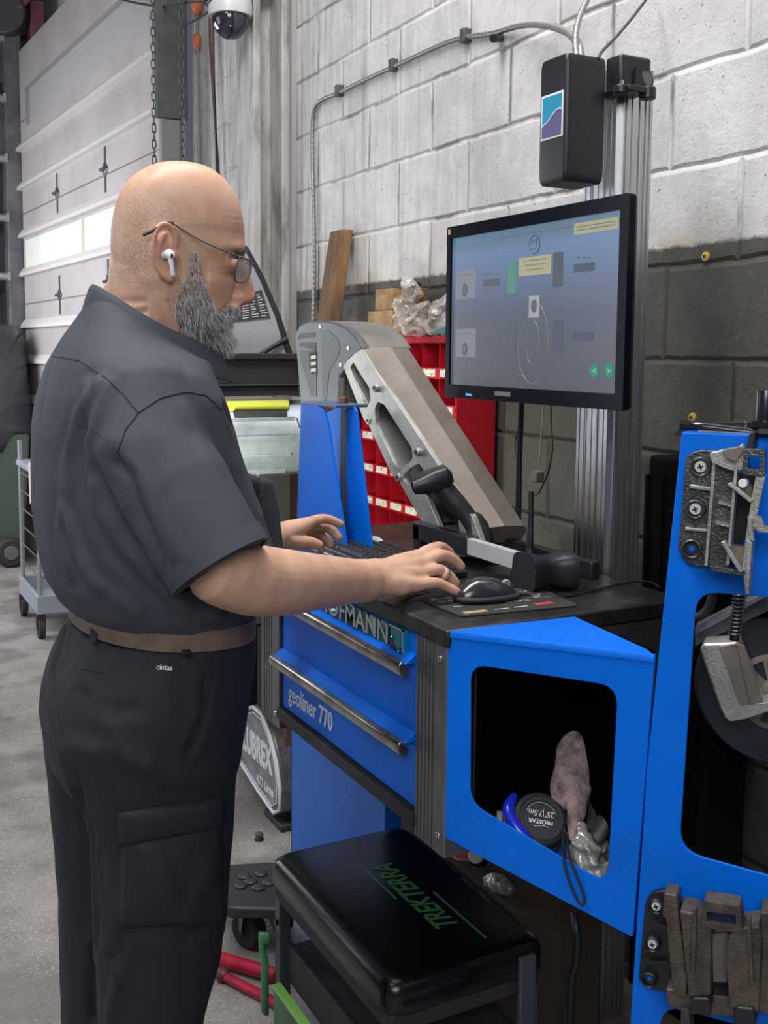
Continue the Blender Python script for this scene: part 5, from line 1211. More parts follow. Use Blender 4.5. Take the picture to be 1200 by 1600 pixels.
ob('yellow_edge', MB().box((gl.x-.05, YG-.036, zs_[1]-.002), (onY(446, 630, YG).x, YG+.0, zs_[0]+.002)), mat('yellow_green', (.42, .44, .06), .4), gb, bevel=.006)
ob('end_plate', MB().prism([Vector((gr.x-.045, YG-.060, zs_[2])), Vector((gr.x-.040, YG-.060, zs_[2])), Vector((gr.x-.004, YG-.085, zs_[5])), Vector((gr.x-.010, YG-.085, zs_[5]))], (0, .012, 0)), CHROME, gb)
ob('latch', MB().box(onY(431, 630, YG)+Vector((0, -.01, -.004)), onY(455, 630, YG)+Vector((0, .03, .022))), GREYPL, gb, bevel=.003)
ob('top_rail', MB().box((gl.x-.05, YG-.02, zs_[0]), (gr.x+.01, YG+.12, zs_[0]+.008)), mat('rail_taupe', (.15, .14, .12), .6), gb, bevel=.002)
ob('stand', MB().box((gl.x+.02, YG+.02, .70), (gr.x-.03, YG+.195, zs_[-1])), BLACKM, gb)
# planks
pt = [onX(515, 362, 1.58), onX(529, 357, 1.58), onX(549, 364, 1.58)]
def plank(name, t0, t1, b0, b1, th, m, lab):
    mb = MB(); mb.hexa([b0, b1, b1+th, b0+th], [t0, t1, t1+th, t0+th]); return tag(ob(name, mb, m, bevel=.005), lab, 'plank')
t0 = onX(515, 362, 1.58); t1_ = onX(533, 358, 1.58); b0 = onX(491, 520, 1.515); b1 = onX(511, 520, 1.515)
ZB = .955; k = (ZB-b0.z)/(t0.z-b0.z); b0_ = b0+(t0-b0)*k; b1_ = b1+(t1_-b1)*((ZB-b1.z)/(t1_.z-b1.z))

plank('wood_plank', t0, t1_, b0_, b1_, Vector((.042, -.01, 0)), WOOD, 'tall weathered wooden plank leaning against the painted block wall')
q0 = onY(456, 735, 3.01); plank('wood_plank', Vector((q0.x-.022, 3.01, q0.z+.01)), Vector((q0.x+.026, 3.01, q0.z+.01)), Vector((q0.x-.020, 3.01, 0)), Vector((q0.x+.028, 3.01, 0)), Vector((0, .03, 0)), mat('wood_brown', (.15, .085, .055), .8, col2=(.085, .05, .035), nscale=30), 'short brown wooden post seen below the galvanised housing')

# ------------------------------------------------------------ red pigeonhole bins
XR = 1.495
ry0 = onX(712, 640, XR).y; ry1 = onX(545, 700, XR).y
rz1 = onX(650, 530, XR).z; 
rb_ = thing('bin_cabinet', 'red steel pigeonhole cabinet with white tagged shelf lips', 'cabinet', (XR+.06, (ry0+ry1)/2, .9))
lip = [onX(665, 582, XR).z, onX(665, 638, XR).z]; ph = lip[0]-lip[1]
lips = [lip[0]-k*ph for k in range(6)]
rz0 = lips[-1]-.012
ob('top', MB().box((XR, ry0, rz1-.012), (1.62, ry1, rz1+.006)), REDM, rb_, bevel=.002)
ob('right_side', MB().box((XR, ry0-.004, rz0), (1.62, ry0+.004, rz1)), REDM, rb_, bevel=.001)
ob('left_side', MB().box((XR, ry1-.004, rz0), (1.62, ry1+.004, rz1)), REDM, rb_, bevel=.001)
ob('back', MB().box((1.60, ry0, rz0), (1.605, ry1, rz1)), REDM, rb_)
ncol = 7; cw = (ry1-ry0)/ncol
tc_ = 0
for i, z in enumerate(lips):
    sh = ob('shelf', MB().box((XR+.004, ry0, z-.012), (1.60, ry1, z-.010)).box((XR-.002, ry0, z-.016), (XR+.002, ry1, z+.014)), REDM, rb_, bevel=.0008)
    for j in range(ncol):
        if (i, j) in ((0, 3), (0, 5), (5, 3), (5, 1)): continue
        y = ry0+cw*(j+.5); w = cw*.36; ob('tag', MB().box((XR-.0035, y-w, z-.010), (XR-.002, y+w, z+.010)), PAPER, sh)
dv = MB()
for j in range(1, ncol):
    y = ry0+cw*j; ob('divider', MB().box((XR+.003, y-.001, rz0), (1.60, y+.001, rz1-.01)), REDM, rb_)

tag(ob('bench', MB().box((XR-.02, ry0-.03, rz0-.04), (1.625, ry1+.05, rz0-.001)).box((1.385, ry1+.05, .91), (1.625, 3.80, .954)).box((1.39, 3.70, 0), (1.43, 3.75, .91)).box((1.39, ry1+.06, 0), (1.43, ry1+.10, .91)).box((XR+.0, ry0, 0), (XR+.05, ry0+.05, rz0-.04)).box((XR+.0, ry1-.05, 0), (XR+.05, ry1, rz0-.04)).box((1.56, ry0, 0), (1.61, ry0+.05, rz0-.04)).box((1.56, ry1-.05, 0), (1.61, ry1, rz0-.04)), BLACKM, bevel=.003), 'dark steel bench carrying the red bin cabinet', 'bench')
# on top of the red cabinet
zt2 = rz1+.006
def topbox(px0, px1, py0, py1, X, th, name, lab):
    a = onX(px0, py1, X); b_ = onX(px1, py1, X); c = onX(px0, py0, X)
    return a.y, b_.y, c.z
ya, yb, zc1 = topbox(574, 611, 487, 524, 1.50, 0, '', '')
tag(ob('wood_block', MB().box((1.50, yb, zt2), (1.60, ya, zc1)), WOODL, bevel=.004), 'larger pale wooden block on the red cabinet, lower of two', 'wood block')
ya2, yb2_, zc2 = topbox(586, 612, 453, 487, 1.51, 0, '', '')
tag(ob('wood_block', MB().box((1.51, yb2_, zc1), (1.58, ya2, zc2)), WOODL, bevel=.003), 'smaller pale wooden block stacked on top of the larger block', 'wood block')
q = onX(618, 452, 1.44); tag(ob('dark_wood_block', MB().box((1.54, yb2_-.06, zt2), (1.60, yb2_-.005, zc2+.0)), WOOD, bevel=.003), 'dark brown wooden block right beside the smaller pale block', 'wood block')
tag(ob('rubber_puck', MB().cyl((1.57, yb2_-.03, zc2), (1.57, yb2_-.03, zc2+.018), .018, 20), BLACK, bevel=.003), 'small black rubber puck on the dark wooden block', 'puck')
def crump(name, pts, rad, lab, seed):
    mb = MB()
    for P_, R__ in zip(pts, rad): mb.chain(P_, R__, 14)
    me = fuse(mb, .005, 2)
    for v in me.vertices:
        d = noise.noise_vector(Vector(v.co)*38+Vector((seed, 0, seed))); e = noise.noise_vector(Vector(v.co)*90+Vector((seed, 0, seed))); v.co += Vector(d)*.016+Vector(e)*.006
        if v.co.z < zt2+.002: v.co.z = zt2+.002
    return tag(link(name, me, PLASTBAG, smooth=25), lab, 'plastic bag')
XQ = 1.54
P_ = lambda x, y, X=XQ: onX(x, y, X)
crump('plastic_bag', [[P_(640, 436), P_(642, 455), P_(634, 480), P_(626, 505)], [P_(610, 515), P_(625, 510), P_(645, 512), P_(660, 510)], [P_(650, 500), P_(660, 485), P_(664, 478)]], [[.016, .026, .034, .040], [.014, .026, .030, .020], [.022, .018, .012]], 'crumpled clear plastic bag standing beside the wooden blocks on the red cabinet', 2)
crump('plastic_bag', [[P_(672, 512), P_(684, 500), P_(692, 480), P_(696, 466)], [P_(690, 512), P_(720, 508)]], [[.016, .030, .026, .014], [.022, .020]], 'second crumpled plastic bag on the red cabinet, half behind the monitor', 6)
tag(ob('teal_card', MB().prism([P_(668, 521, 1.51), P_(735, 521, 1.51), P_(735, 510, 1.51), P_(696, 511, 1.51)], (.03, 0, 0)), mat('teal_card_m', (.06, .22, .27), .6)), 'thin teal card under the plastic bag on the red cabinet', 'card')
tag(ob('small_screw', MB().cyl(P_(641, 829, 1.49), P_(652, 821, 1.49), .0045, 10), CHROME, smooth=40), 'bright little screw in the lowest red bin row', 'screw')

# ------------------------------------------------------------ camera beam (tilted aluminium casting with grey end cover)
XE = 1.13; XK = 1.265
be = thing('camera_beam', 'tilted cast aluminium beam with a grey plastic end cover', 'beam', onX(700, 833, XE))
E1 = (onX(538, 572, XE), onX(688, 868, XE)); E2 = (onX(566, 548, XE), onX(738, 832, XE))
L_ = (E1[1]-E1[0]); u1 = L_.normalized(); v1 = (E2[0]-E1[0]); v1 = (v1-u1*v1.dot(u1)).normalized()
TBm = frame(E1[0], u1, v1)             # x along, y across (up), z = normal
if (TBm.to_3x3() @ Vector((0, 0, 1))).x > 0: zsgn = 1
else: zsgn = -1
def bc(px, py): q = onX(px, py, XE); d = q-E1[0]; return (d.dot(u1), d.dot(v1))
out = [bc(*p) for p in ((536, 572), (548, 556), (566, 545), (585, 576), (600, 600), (697, 745), (738, 808), (760, 870), (684, 870), (668, 832), (621, 748), (612, 742), (575, 662), (568, 655))]
holes = [[bc(*p) for p in ((547, 575), (552, 565), (560, 580), (577, 606), (579, 625), (574, 636), (566, 625))],
         [bc(*p) for p in ((585, 640), (590, 628), (600, 632), (643, 700), (645, 715), (640, 722), (625, 731), (618, 728), (588, 665))],
         [bc(*p) for p in ((631, 742), (640, 732), (655, 724), (664, 738), (665, 748), (650, 754), (636, 757), (630, 750))],
         [bc(*p) for p in ((664, 770), (684, 764), (715, 805), (722, 862), (702, 862))]]
pl = plate(rpoly(out, .006, 3), [rpoly(h, .006, 4)[::-1] for h in holes], TBm @ Matrix.Translation((0, 0, 0 if zsgn > 0 else -.012)), .012)
ob('window_face', pl, CAST, be, bevel=.0015)
F1 = [p+Vector((XK-XE, -.01, .0)) for p in E2]
# top skin: from E2 over a soft ridge to the rear
def lerp(a, b, t): return a.lerp(b, t)
n = 10; rows = []
for t in (0, .12, .3, .5, .75, 1.0):
    rows.append(t)
up = v1
secs = []
for e in (0, 1):
    base = E2[e]; sec = []
    for t, h in ((0, -.010), (.03, .004), (.14, .010), (.5, .012), (.52, .015), (.55, .012), (.9, .008), (1.0, -.006), (1.0, -.05), (.9, -.05), (.06, -.020)):
        sec.append(base+Vector((XK-XE, 0, 0))*t+up*h)
    secs.append(sec)
ob('top_skin', MB().loft(secs), CASTB, be, smooth=50)
# inner lower flange
lf = [E1[0]+u1*.03, E1[1]]
web = [E1[0]+u1*.02, E1[1], E2[1], E2[0]]
ob('rear_web', MB().hexa([p+Vector((XK-XE-.02, 0, 0)) for p in web], [p+Vector((XK-XE-.012, 0, 0)) for p in web]), CAST, be)
lf = [p+up*.004+Vector((.004, 0, 0)) for p in lf]
ob('lower_flange', MB().hexa([lf[0], lf[1], lf[1]+Vector((XK-XE, 0, 0)), lf[0]+Vector((XK-XE, 0, 0))], [lf[0]+up*.008, lf[1]+up*.008, lf[1]+Vector((XK-XE, 0, 0))+up*.008, lf[0]+Vector((XK-XE, 0, 0))+up*.008]), CAST, be)
for px, py in ((588, 606), (653, 706)):
    c = onX(px, py, XE-.004); ob('screw_boss', MB().tube([c+Vector((-.006, 0, 0)), c+Vector((.01, 0, 0))], .0095, 18), CAST, be, bevel=.002); ob('screw_hole', MB().tube([c+Vector((-.0075, 0, 0)), c+Vector((.0, 0, 0))], .005, 14), BLACKM, be)
for px, py in ((576, 657), (622, 746)):
    c = onX(px, py, XE); ob('side_lug', MB().tube([c+Vector((-.003, 0, 0)), c+Vector((.012, 0, 0))], .010, 16), CAST, be, bevel=.001); ob('lug_hole', MB().tube([c+Vector((-.0045, 0, 0)), c+Vector((.0, 0, 0))], .0035, 12), BLACKM, be)
# end cover
cvo = [onX(x, y, XE) for x, y in ((462, 540), (461, 522), (468, 508), (482, 502), (500, 501), (520, 503), (540, 512), (556, 527), (567, 545), (549, 560), (538, 572), (530, 585), (528, 634), (470, 634))]
cover = MB().prism(cvo, (.02, 0, 0)); ob('cover_face', cover, GREYPL, be, bevel=.004)
back = [p+Vector((.02, 0, 0)) for p in cvo]
ob('cover_shell', MB().prism(back[:10]+back[10:], (XK-XE-.015, 0, 0)), GREYTOP, be, bevel=.010, seg=3)
def rec(pts, m, nm, o=-.0012): return ob(nm, MB().prism([onX(x, y, XE)+Vector((o, 0, 0)) for x, y in pts], (.0012, 0, 0)), m, be, bevel=.0004)  # recesses laid on as thin sheets, their shade put into darker colours
DG = mat('cover_recess_shade', (.022, .024, .03), .5)
rec([(465, 527), (470, 521), (493, 520), (493, 526), (470, 529), (466, 531)], DG, 'vent_slot')
rec([(466, 540), (470, 536), (494, 535), (494, 548)], DG, 'vent_slot')
rec([(469, 548), (494, 548), (495, 620), (486, 620), (470, 560)], mat('recess_mid_shade', (.045, .05, .06), .5), 'recess_shade')
rec([(484, 551), (495, 549), (496, 587), (488, 584), (484, 576)], BLACKM, 'window_slot', -.002)
for k in range(3): rec([(487, 556+k*10), (495, 555+k*10), (495, 560+k*10), (487, 561+k*10)], CAST, 'window_rib', -.003)
rec([(503, 518), (515, 517), (527, 528), (532, 545), (527, 560), (515, 580), (509, 632), (504, 632)], mat('recess_blue_shade', (.045, .05, .062), .45), 'recess_shade')
for px, py in ((501, 510), (545, 544), (533, 570)):
    c = onX(px, py, XE); ob('cover_screw', MB().tube([c+Vector((-.003, 0, 0)), c+Vector((.003, 0, 0))], .0045, 12), CHROME, be)

# ------------------------------------------------------------ blue bracket with upright bolt
XBk = 1.00
bk_ = thing('steel_bracket', 'bright blue steel bracket with an upright bolt in front of the red bins', 'bracket', onX(530, 850, XBk))
bX = lambda x, y, X=XBk: onX(x, y, X)
zt3 = bX(520, 631).z
z0k = ZD+.001
def down(px0, px1, py): return None
def wedge(pts, X, th, m=BLUE, nm='side_plate'):
    P = [onX(x, y, X) for x, y in pts]; P = [Vector((p.x, p.y, max(p.z, z0k))) for p in P]
    return ob(nm, MB().prism(P, (th, 0, 0)), m, bk_, bevel=.001)
wedge([(470, 631), (494, 633), (503, 637), (508, 650), (512, 665), (542, 880), (463, 880)], .96, .006)
wedge([(510, 645), (533, 634), (533, 880), (542, 880), (514, 665)], 1.06, .006, BLUE, 'back_web')
wedge([(541, 634), (551, 634), (556, 642), (580, 860), (541, 880)], 1.00, .006)
P = [bX(533, 640, 1.02), bX(541, 640, 1.02), bX(542, 860, 1.02), bX(534, 860, 1.02)]
P = [Vector((p.x, p.y, max(p.z, z0k))) for p in P]
ob('guide_bar', MB().prism(P, (.012, 0, 0)), mat('bar_brown', (.05, .04, .035), .5), bk_, bevel=.001)
yy0 = bX(552, 630).y; yy1 = bX(471, 630, .96).y
ob('top_plate', MB().box((.96, yy0, zt3-.003), (1.035, yy1-.005, zt3+.003)), mat('plate_edge_blue', (.06, .10, .20), .4), bk_, bevel=.001)
ob('base_plate', MB().box((.95, onX(580, 840, 1.0).y-.01, ZD), (1.08, yy1, ZD+.004)), BLACKM, bk_)
bb = onX(535, 628, 1.01)
ob('bolt', MB().tube([bb, bb+Vector((0, 0, .052))], .0062, 14), CASTB, bk_, smooth=40)
ob('nut', MB().tube([Vector((bb.x, bb.y, zt3+.003)), Vector((bb.x, bb.y, zt3+.016))], .0125, 6), mat('brass_nut', (.18, .12, .06), .45, .6), bk_, bevel=.001)
# ============================================================ THE MAN
man = thing('person', 'bald bearded man in dark shirt and trousers, typing at the console', 'person', (.44, 1.63, 0))
HY = math.radians(17)
HF = Vector((math.cos(HY), -math.sin(HY), 0)); HS = Vector((math.sin(HY), math.cos(HY), 0)); HU = Vector((0, 0, 1))
HO = atD(262, 412, 1.645)
def hp_(x, y, z): return HO+HF*x+HS*y+HU*z
def hloc(p): d = p-HO; return (d.dot(HF), d.dot(HS), d.dot(HU))
lev = [(.1535, .004, .044, .020), (.149, -.018, .062, .038), (.140, -.036, .078, .052), (.125, -.056, .094, .0635), (.105, -.070, .107, .071), (.080, -.079, .1155, .0755), (.055, -.084, .119, .0775),
       (.030, -.086, .1185, .0775), (.015, -.086, .1150, .0765), (0, -.085, .1080, .0755), (-.015, -.084, .1060, .0745), (-.03, -.083, .1055, .074), (-.045, -.080, .1035, .072), (-.06, -.075, .099, .070), (-.075, -.064, .095, .067), (-.09, -.050, .091, .063), (-.105, -.032, .087, .058), (-.118, -.012, .080, .050), (-.130, .012, .070, .036), (-.137, .030, .058, .020)]
def smooth_rows(rows, sub=4):
    out = []
    for i in range(len(rows)-1):
        p0, p1, p2, p3 = rows[max(i-1, 0)], rows[i], rows[i+1], rows[min(i+2, len(rows)-1)]
        for k in range(sub):
            t = k/sub; out.append(tuple(.5*((2*b)+(c-a)*t+(2*a-5*b+4*c-d)*t*t+(-a+3*b-3*c+d)*t**3) for a, b, c, d in zip(p0, p1, p2, p3)))
    return out+[rows[-1]]
rings = []
for z, xb, xf, w in smooth_rows(lev):
    xc = (xb*.58+xf*.42); R = []
    for k in range(48):
        a = 2*math.pi*k/48; c = math.cos(a); s_ = math.sin(a)
        x = xc+(xf-xc)*c if c > 0 else xc+(xc-xb)*c
        nar = 1-.20*max(0, c)**1.5*(1 if z < .05 else .6)
        y = w*math.copysign(abs(s_)**(.88 if c < 0 else .95), s_)*nar
        R.append(hp_(x, y, z))
    rings.append(R)
bd = MB(); bd.loft(rings[::-1])
# neck
bd.chain([hp_(-.020, 0, -.02), hp_(-.030, 0, -.07), hp_(-.052, .004, -.115), Vector((.40, 1.64, 1.46)), Vector((.42, 1.64, 1.36))], [.070, .066, .072, .085, .10], 28)
bd.chain([hp_(-.058, 0, -.03), hp_(-.080, .0, -.075), hp_(-.095, .0, -.12)], [.028, .034, .040], 16)
bd.chain([hp_(.03, 0, -.10), hp_(.01, 0, -.14), Vector((.47, 1.62, 1.45))], [.045, .050, .06], 16)
# brow, cheek, nose, lips, chin
for sg in (-1, 1):
    bd.ball(hp_(.099, sg*.031, -.001), (.013, .014, .012), 14)      # lidded eyeball
    bd.ball(hp_(.110, sg*.0125, -.0525), (.0115, .0085, .0090), 14)  # nostril wing
bd.chain([hp_(.110, 0, .012), hp_(.1165, 0, -.008), hp_(.1215, 0, -.030), hp_(.1235, 0, -.047)], [.0080, .0085, .0105, .0125], 16)
bd.chain([hp_(.100, 0, .012), hp_(.104, 0, -.010), hp_(.107, 0, -.030), hp_(.108, 0, -.050)], [.009, .012, .015, .015], 16)
bd.ball(hp_(.1215, 0, -.050), (.0115, .0115, .0095), 16)
bd.ball(hp_(.101, 0, -.068), (.010, .020, .012), 14)
bd.ball(hp_(.0945, 0, -.082), (.0075, .020, .0055), 14); bd.ball(hp_(.0915, 0, -.094), (.0075, .018, .006), 14)
bd.ball(hp_(.079, 0, -.112), (.016, .024, .016), 14)
# ears
for sg in (-1, 1):
    def ep(x, z, o=0): return hp_(x, sg*(.0765+o), z)
    bd.chain([ep(.012, .020), ep(.013, .036, .004), ep(.004, .049, .009), ep(-.009, .048, .013), ep(-.018, .032, .015), ep(-.020, .010, .014), ep(-.015, -.008, .010), ep(-.007, -.022, .006), ep(.003, -.029, .002)], [.0045, .0045, .0045, .0047, .0048, .0048, .0046, .0060, .0065], 12)
    bd.chain([ep(-.004, .036, .006), ep(-.011, .020, .009), ep(-.010, .002, .008), ep(-.003, -.012, .005)], [.0035, .004, .0038, .0045], 10)
    bd.ball(ep(-.005, .010, -.001), (.015, .006, .030), 14); bd.ball(ep(.011, .004, .001), (.005, .006, .009), 12)
    bd.ball(ep(-.001, -.022, .002), (.0095, .0055, .0105), 12)
# trunk, legs (inside the clothes)
bd.chain([Vector((.42, 1.64, 1.40)), Vector((.44, 1.63, 1.25)), Vector((.47, 1.63, 1.08)), Vector((.45, 1.63, .95))], [.13, .14, .11, .125], 24)
bd.chain([Vector((.42, 1.46, 1.40)), Vector((.42, 1.63, 1.44)), Vector((.44, 1.81, 1.40))], [.055, .06, .055], 18)
for yy, (xa, xb_, xc_) in ((1.525, (.455, .455, .41)), (1.745, (.41, .385, .375))):
    bd.chain([Vector((.44, 1.63+(yy-1.63)*.8, .93)), Vector((xa, yy, .75)), Vector((xb_, yy, .56)), Vector((xc_, yy, .40)), Vector((xc_, yy, .25)), Vector((xc_-.01, yy, .08))], [.080, .070, .055, .045, .040, .032], 20)
# right arm
d_ = atD
EL = d_(345, 893, 1.455)
bd.chain([Vector((.40, 1.445, 1.38)), Vector((.41, 1.415, 1.28)), EL+Vector((-.012, .01, .02)), EL+Vector((.012, .0, -.002))], [.050, .046, .044, .046], 24)
bd.chain([EL, d_(395, 906, 1.50), d_(445, 910, 1.55), d_(500, 909, 1.62), d_(550, 908, 1.69), d_(572, 907, 1.72)], [.0475, .0515, .0490, .0420, .0355, .0350], 28)
bd.chain([d_(560, 907, 1.705), d_(585, 903, 1.735), d_(610, 900, 1.755)], [.034, .034, .030], 20, up=(0, 0, 1), ell=.95)
# palm: four metacarpals side by side
WR = d_(572, 906, 1.715)
for kx, ky, kd, r0, r1 in ((662, 868, 1.815, .026, .0125), (664, 880, 1.80, .028, .0135), (660, 897, 1.775, .028, .0130), (654, 914, 1.75, .026, .0120)):
    K = d_(kx, ky, kd); bd.chain([WR+Vector((.01, 0, 0)), WR.lerp(K, .55), K], [r0, (r0+r1)*.54, r1], 14)
bd.ball(d_(625, 912, 1.745), (.030, .026, .020), 16)
# fingers (index, middle, ring, little): knuckle, two joints, tip
RH = [([ (662, 864, 1.815), (686, 855, 1.85), (702, 864, 1.875), (706, 876, 1.885)], [.0115, .0105, .0095, .0080]),
      ([ (664, 877, 1.800), (690, 868, 1.825), (708, 874, 1.840), (720, 885, 1.848)], [.0120, .0110, .0100, .0085]),
      ([ (660, 895, 1.775), (684, 890, 1.795), (700, 899, 1.808), (712, 911, 1.815)], [.0118, .0105, .0097, .0083]),
      ([ (654, 913, 1.750), (680, 911, 1.765), (696, 916, 1.775), (713, 924, 1.782)], [.0108, .0098, .0090, .0078])]
for pts, r in RH: bd.chain([d_(*p) for p in pts], r, 14, sub=5)
bd.chain([d_(600, 905, 1.78), d_(632, 915, 1.83), d_(655, 915, 1.86), d_(672, 912, 1.875)], [.020, .014, .0115, .0095], 14)
# left arm and hand
LE = Vector((.50, 1.93, 1.16))
bd.chain([Vector((.44, 1.82, 1.38)), Vector((.46, 1.90, 1.26)), LE], [.055, .050, .045], 20)
LWp = d_(432, 838, 2.02)
bd.chain([LE, LE.lerp(LWp, .35), LE.lerp(LWp, .7), LWp], [.045, .046, .036, .029], 24)
for kx, ky, kd, r0, r1 in ((482, 818, 2.06, .020, .0125), (484, 822, 2.085, .022, .0125), (484, 828, 2.105, .022, .012), (480, 836, 2.125, .020, .011)):
    K = d_(kx, ky, kd); bd.chain([LWp, LWp.lerp(K, .55), K], [.026, r0, r1], 14)
LH = [([(480, 817, 2.06), (502, 811, 2.085), (518, 813, 2.10), (532, 819, 2.11)], [.0115, .0105, .0095, .0080]),
      ([(484, 824, 2.085), (504, 823, 2.12), (519, 829, 2.135), (529, 840, 2.14)], [.0118, .0108, .0098, .0085]),
      ([(482, 830, 2.105), (498, 833, 2.14), (510, 842, 2.15), (517, 852, 2.15)], [.0112, .0102, .0095, .0080]),
      ([(478, 837, 2.125), (490, 843, 2.15), (498, 852, 2.155), (502, 860, 2.155)], [.0100, .0092, .0085, .0075])]
for pts, r in LH: bd.chain([d_(*p) for p in pts], r, 14, sub=5)
bd.chain([d_(442, 842, 2.02), d_(464, 846, 2.035), d_(484, 848, 2.05), d_(498, 852, 2.06)], [.018, .0145, .0125, .0100], 14)
bme = fuse(bd, .0026, 5)
# sculpt pass: eye sockets, lid line, mouth line, forehead and neck creases
def g_(d, s): return math.exp(-(d*d)/(2*s*s))
bme.update(); bme.calc_loop_triangles()
colv = np.zeros((len(bme.vertices), 4), 'f')
nrm = [v.normal.copy() for v in bme.vertices]
for i, v in enumerate(bme.vertices):
    x, y, z = hloc(v.co)
    if z > -.16 and -.12 < x < .15 and abs(y) < .11:
        d = 0
        if x > .06:
            ay = abs(y)
            d += .0040*g_(math.hypot(z+.024, (ay-.050)*.8), .013)      # cheekbone
            d += .0045*g_(z-.024, .0065)*g_(ay-.028, .020)             # brow
            d -= .0065*g_(math.hypot(ay-.016, (z-.006)), .008)        # inner corner
            d -= .0050*g_(z-.015, .005)*g_(ay-.034, .016)*(x > .085)
            d -= .0016*g_(z+.0085, .0014)*g_(ay-.032, .012)            # lash line
            d -= .0030*g_(z+.018, .005)*g_(ay-.030, .015)
            d -= .0030*g_(z+.0875, .0018)*g_(ay, .018)                # mouth
            d -= .0020*g_((z+.058)+(ay-.020)*1.4, .004)*g_(ay-.024, .012)   # nasolabial
            if z > .045: d += .00028*math.sin(z*620+abs(y)*30)*g_(z-.062, .014)*max(0, min(1, (x-.085)/.02))
        if x < -.03 and z < -.03: d -= .0035*g_(z+.088-.2*(x+.09), .004)+.002*g_(z+.062, .004)
        if abs(y) > .070 and -.02 < x < .012:      # ear bowl
            d -= .0045*g_(math.hypot(x+.001, z-.006), .007)
        if y < -.05 and -.03 < x < .03 and z < -.06: d -= .0022*g_((x-.0)-(-.06-z)*.35, .0035)
        v.co += nrm[i]*d
        # stubble mask
        st = 0.0
        if z > -.075:
            st = min(1, max(0, (.060-x)/.05))*min(1, max(0, (.128-z-.35*max(0, x+.02))/.06))
            st *= min(1, max(0, (z+.07)/.04)) if x < 0 else 1
            if abs(y) > .074 and -.03 < x < .018 and -.035 < z < .055: st = 0
            if x > .02: st *= min(1, max(0, (z-.0)/.03))
        red = .9*g_(math.hypot(x-.125, z+.045), .016)+.5*g_(math.hypot(x-.085, z+.025), .02)*(abs(y) > .02)
        if abs(y) > .078 and -.03 < x < .018: red = max(red, .7)
        red += .35*max(0, g_(z-.06, .03))*(x > .06)
        dk = .9*g_(math.hypot(x-.098, z+.004), .012)
        bt_ = 0
        colv[i] = (st, min(1, red), dk, 1)
    else:
        # finger tips and knuckles redder
        r_ = 0
        for pts, r in RH+LH:
            for q in (pts[-1], pts[1]):
                dd = (v.co-atD(*q)).length
                if dd < .03: r_ = max(r_, .6*g_(dd, .011))
        colv[i] = (0, r_, 0, 1)
at_ = bme.color_attributes.new('regions', 'FLOAT_COLOR', 'POINT'); at_.data.foreach_set('color', colv.ravel())
def skin_material():
    m = bpy.data.materials.new('skin'); m.use_nodes = True; N = m.node_tree.nodes; L = m.node_tree.links; b = N['Principled BSDF']
    at = N.new('ShaderNodeAttribute'); at.attribute_name = 'regions'; sp = N.new('ShaderNodeSeparateColor'); L.new(at.outputs['Color'], sp.inputs[0])
    g = N.new('ShaderNodeNewGeometry')
    def nz(s, d=4):
        n = N.new('ShaderNodeTexNoise'); n.inputs['Scale'].default_value = s; n.inputs['Detail'].default_value = d; L.new(g.outputs['Position'], n.inputs[0]); return n.outputs[0]
    def mr(v, a, b_, c=0, d=1):
        n = N.new('ShaderNodeMapRange')
        for i, q in enumerate((a, b_, c, d)): n.inputs[i+1].default_value = q
        L.new(v, n.inputs[0]); return n.outputs[0]
    def mx(f, a, b_):
        n = N.new('ShaderNodeMix'); n.data_type = 'RGBA'; L.new(f, n.inputs['Factor'])
        for k, q in (('A', a), ('B', b_)):
            if hasattr(q, 'node'): L.new(q, n.inputs[k])
            else: n.inputs[k].default_value = (*q, 1)
        return n.outputs['Result']
    def mul(a, b_):
        n = N.new('ShaderNodeMath'); n.operation = 'MULTIPLY'; L.new(a, n.inputs[0])
        if hasattr(b_, 'node'): L.new(b_, n.inputs[1])
        else: n.inputs[1].default_value = b_
        return n.outputs[0]
    base = mx(mr(nz(28), .38, .66), (.62, .385, .265), (.54, .305, .205))
    base = mx(mul(sp.outputs[1], .65), base, (.58, .25, .175))
    base = mx(mul(sp.outputs[2], .55), base, (.17, .085, .065))
    fine = mr(nz(900, 2), .42, .60)
    base = mx(mul(sp.outputs[0], mul(mr(nz(620, 2), .40, .62), .62)), base, (.16, .125, .105))
    base = mx(mul(sp.outputs[0], mul(mr(nz(780, 2), .56, .68), .5)), base, (.48, .44, .40))
    L.new(base, b.inputs['Base Color']); L.new(mr(nz(60), .3, .7, .38, .55), b.inputs['Roughness'])
    b.inputs['Subsurface Weight'].default_value = .12; b.inputs['Subsurface Radius'].default_value = (.012, .004, .002); b.inputs['Subsurface Scale'].default_value = .5
    bp = N.new('ShaderNodeBump'); bp.inputs['Strength'].default_value = .25; bp.inputs['Distance'].default_value = .0015
    n = N.new('ShaderNodeTexNoise'); n.inputs['Scale'].default_value = 260; n.inputs['Detail'].default_value = 4; L.new(g.outputs['Position'], n.inputs[0]); L.new(n.outputs[0], bp.inputs['Height']); L.new(bp.outputs[0], b.inputs['Normal'])
    return m
SKIN = skin_material()
bvh_body = bvh_of(bme)
ob_body = link('body', bme, SKIN, man, smooth=True)

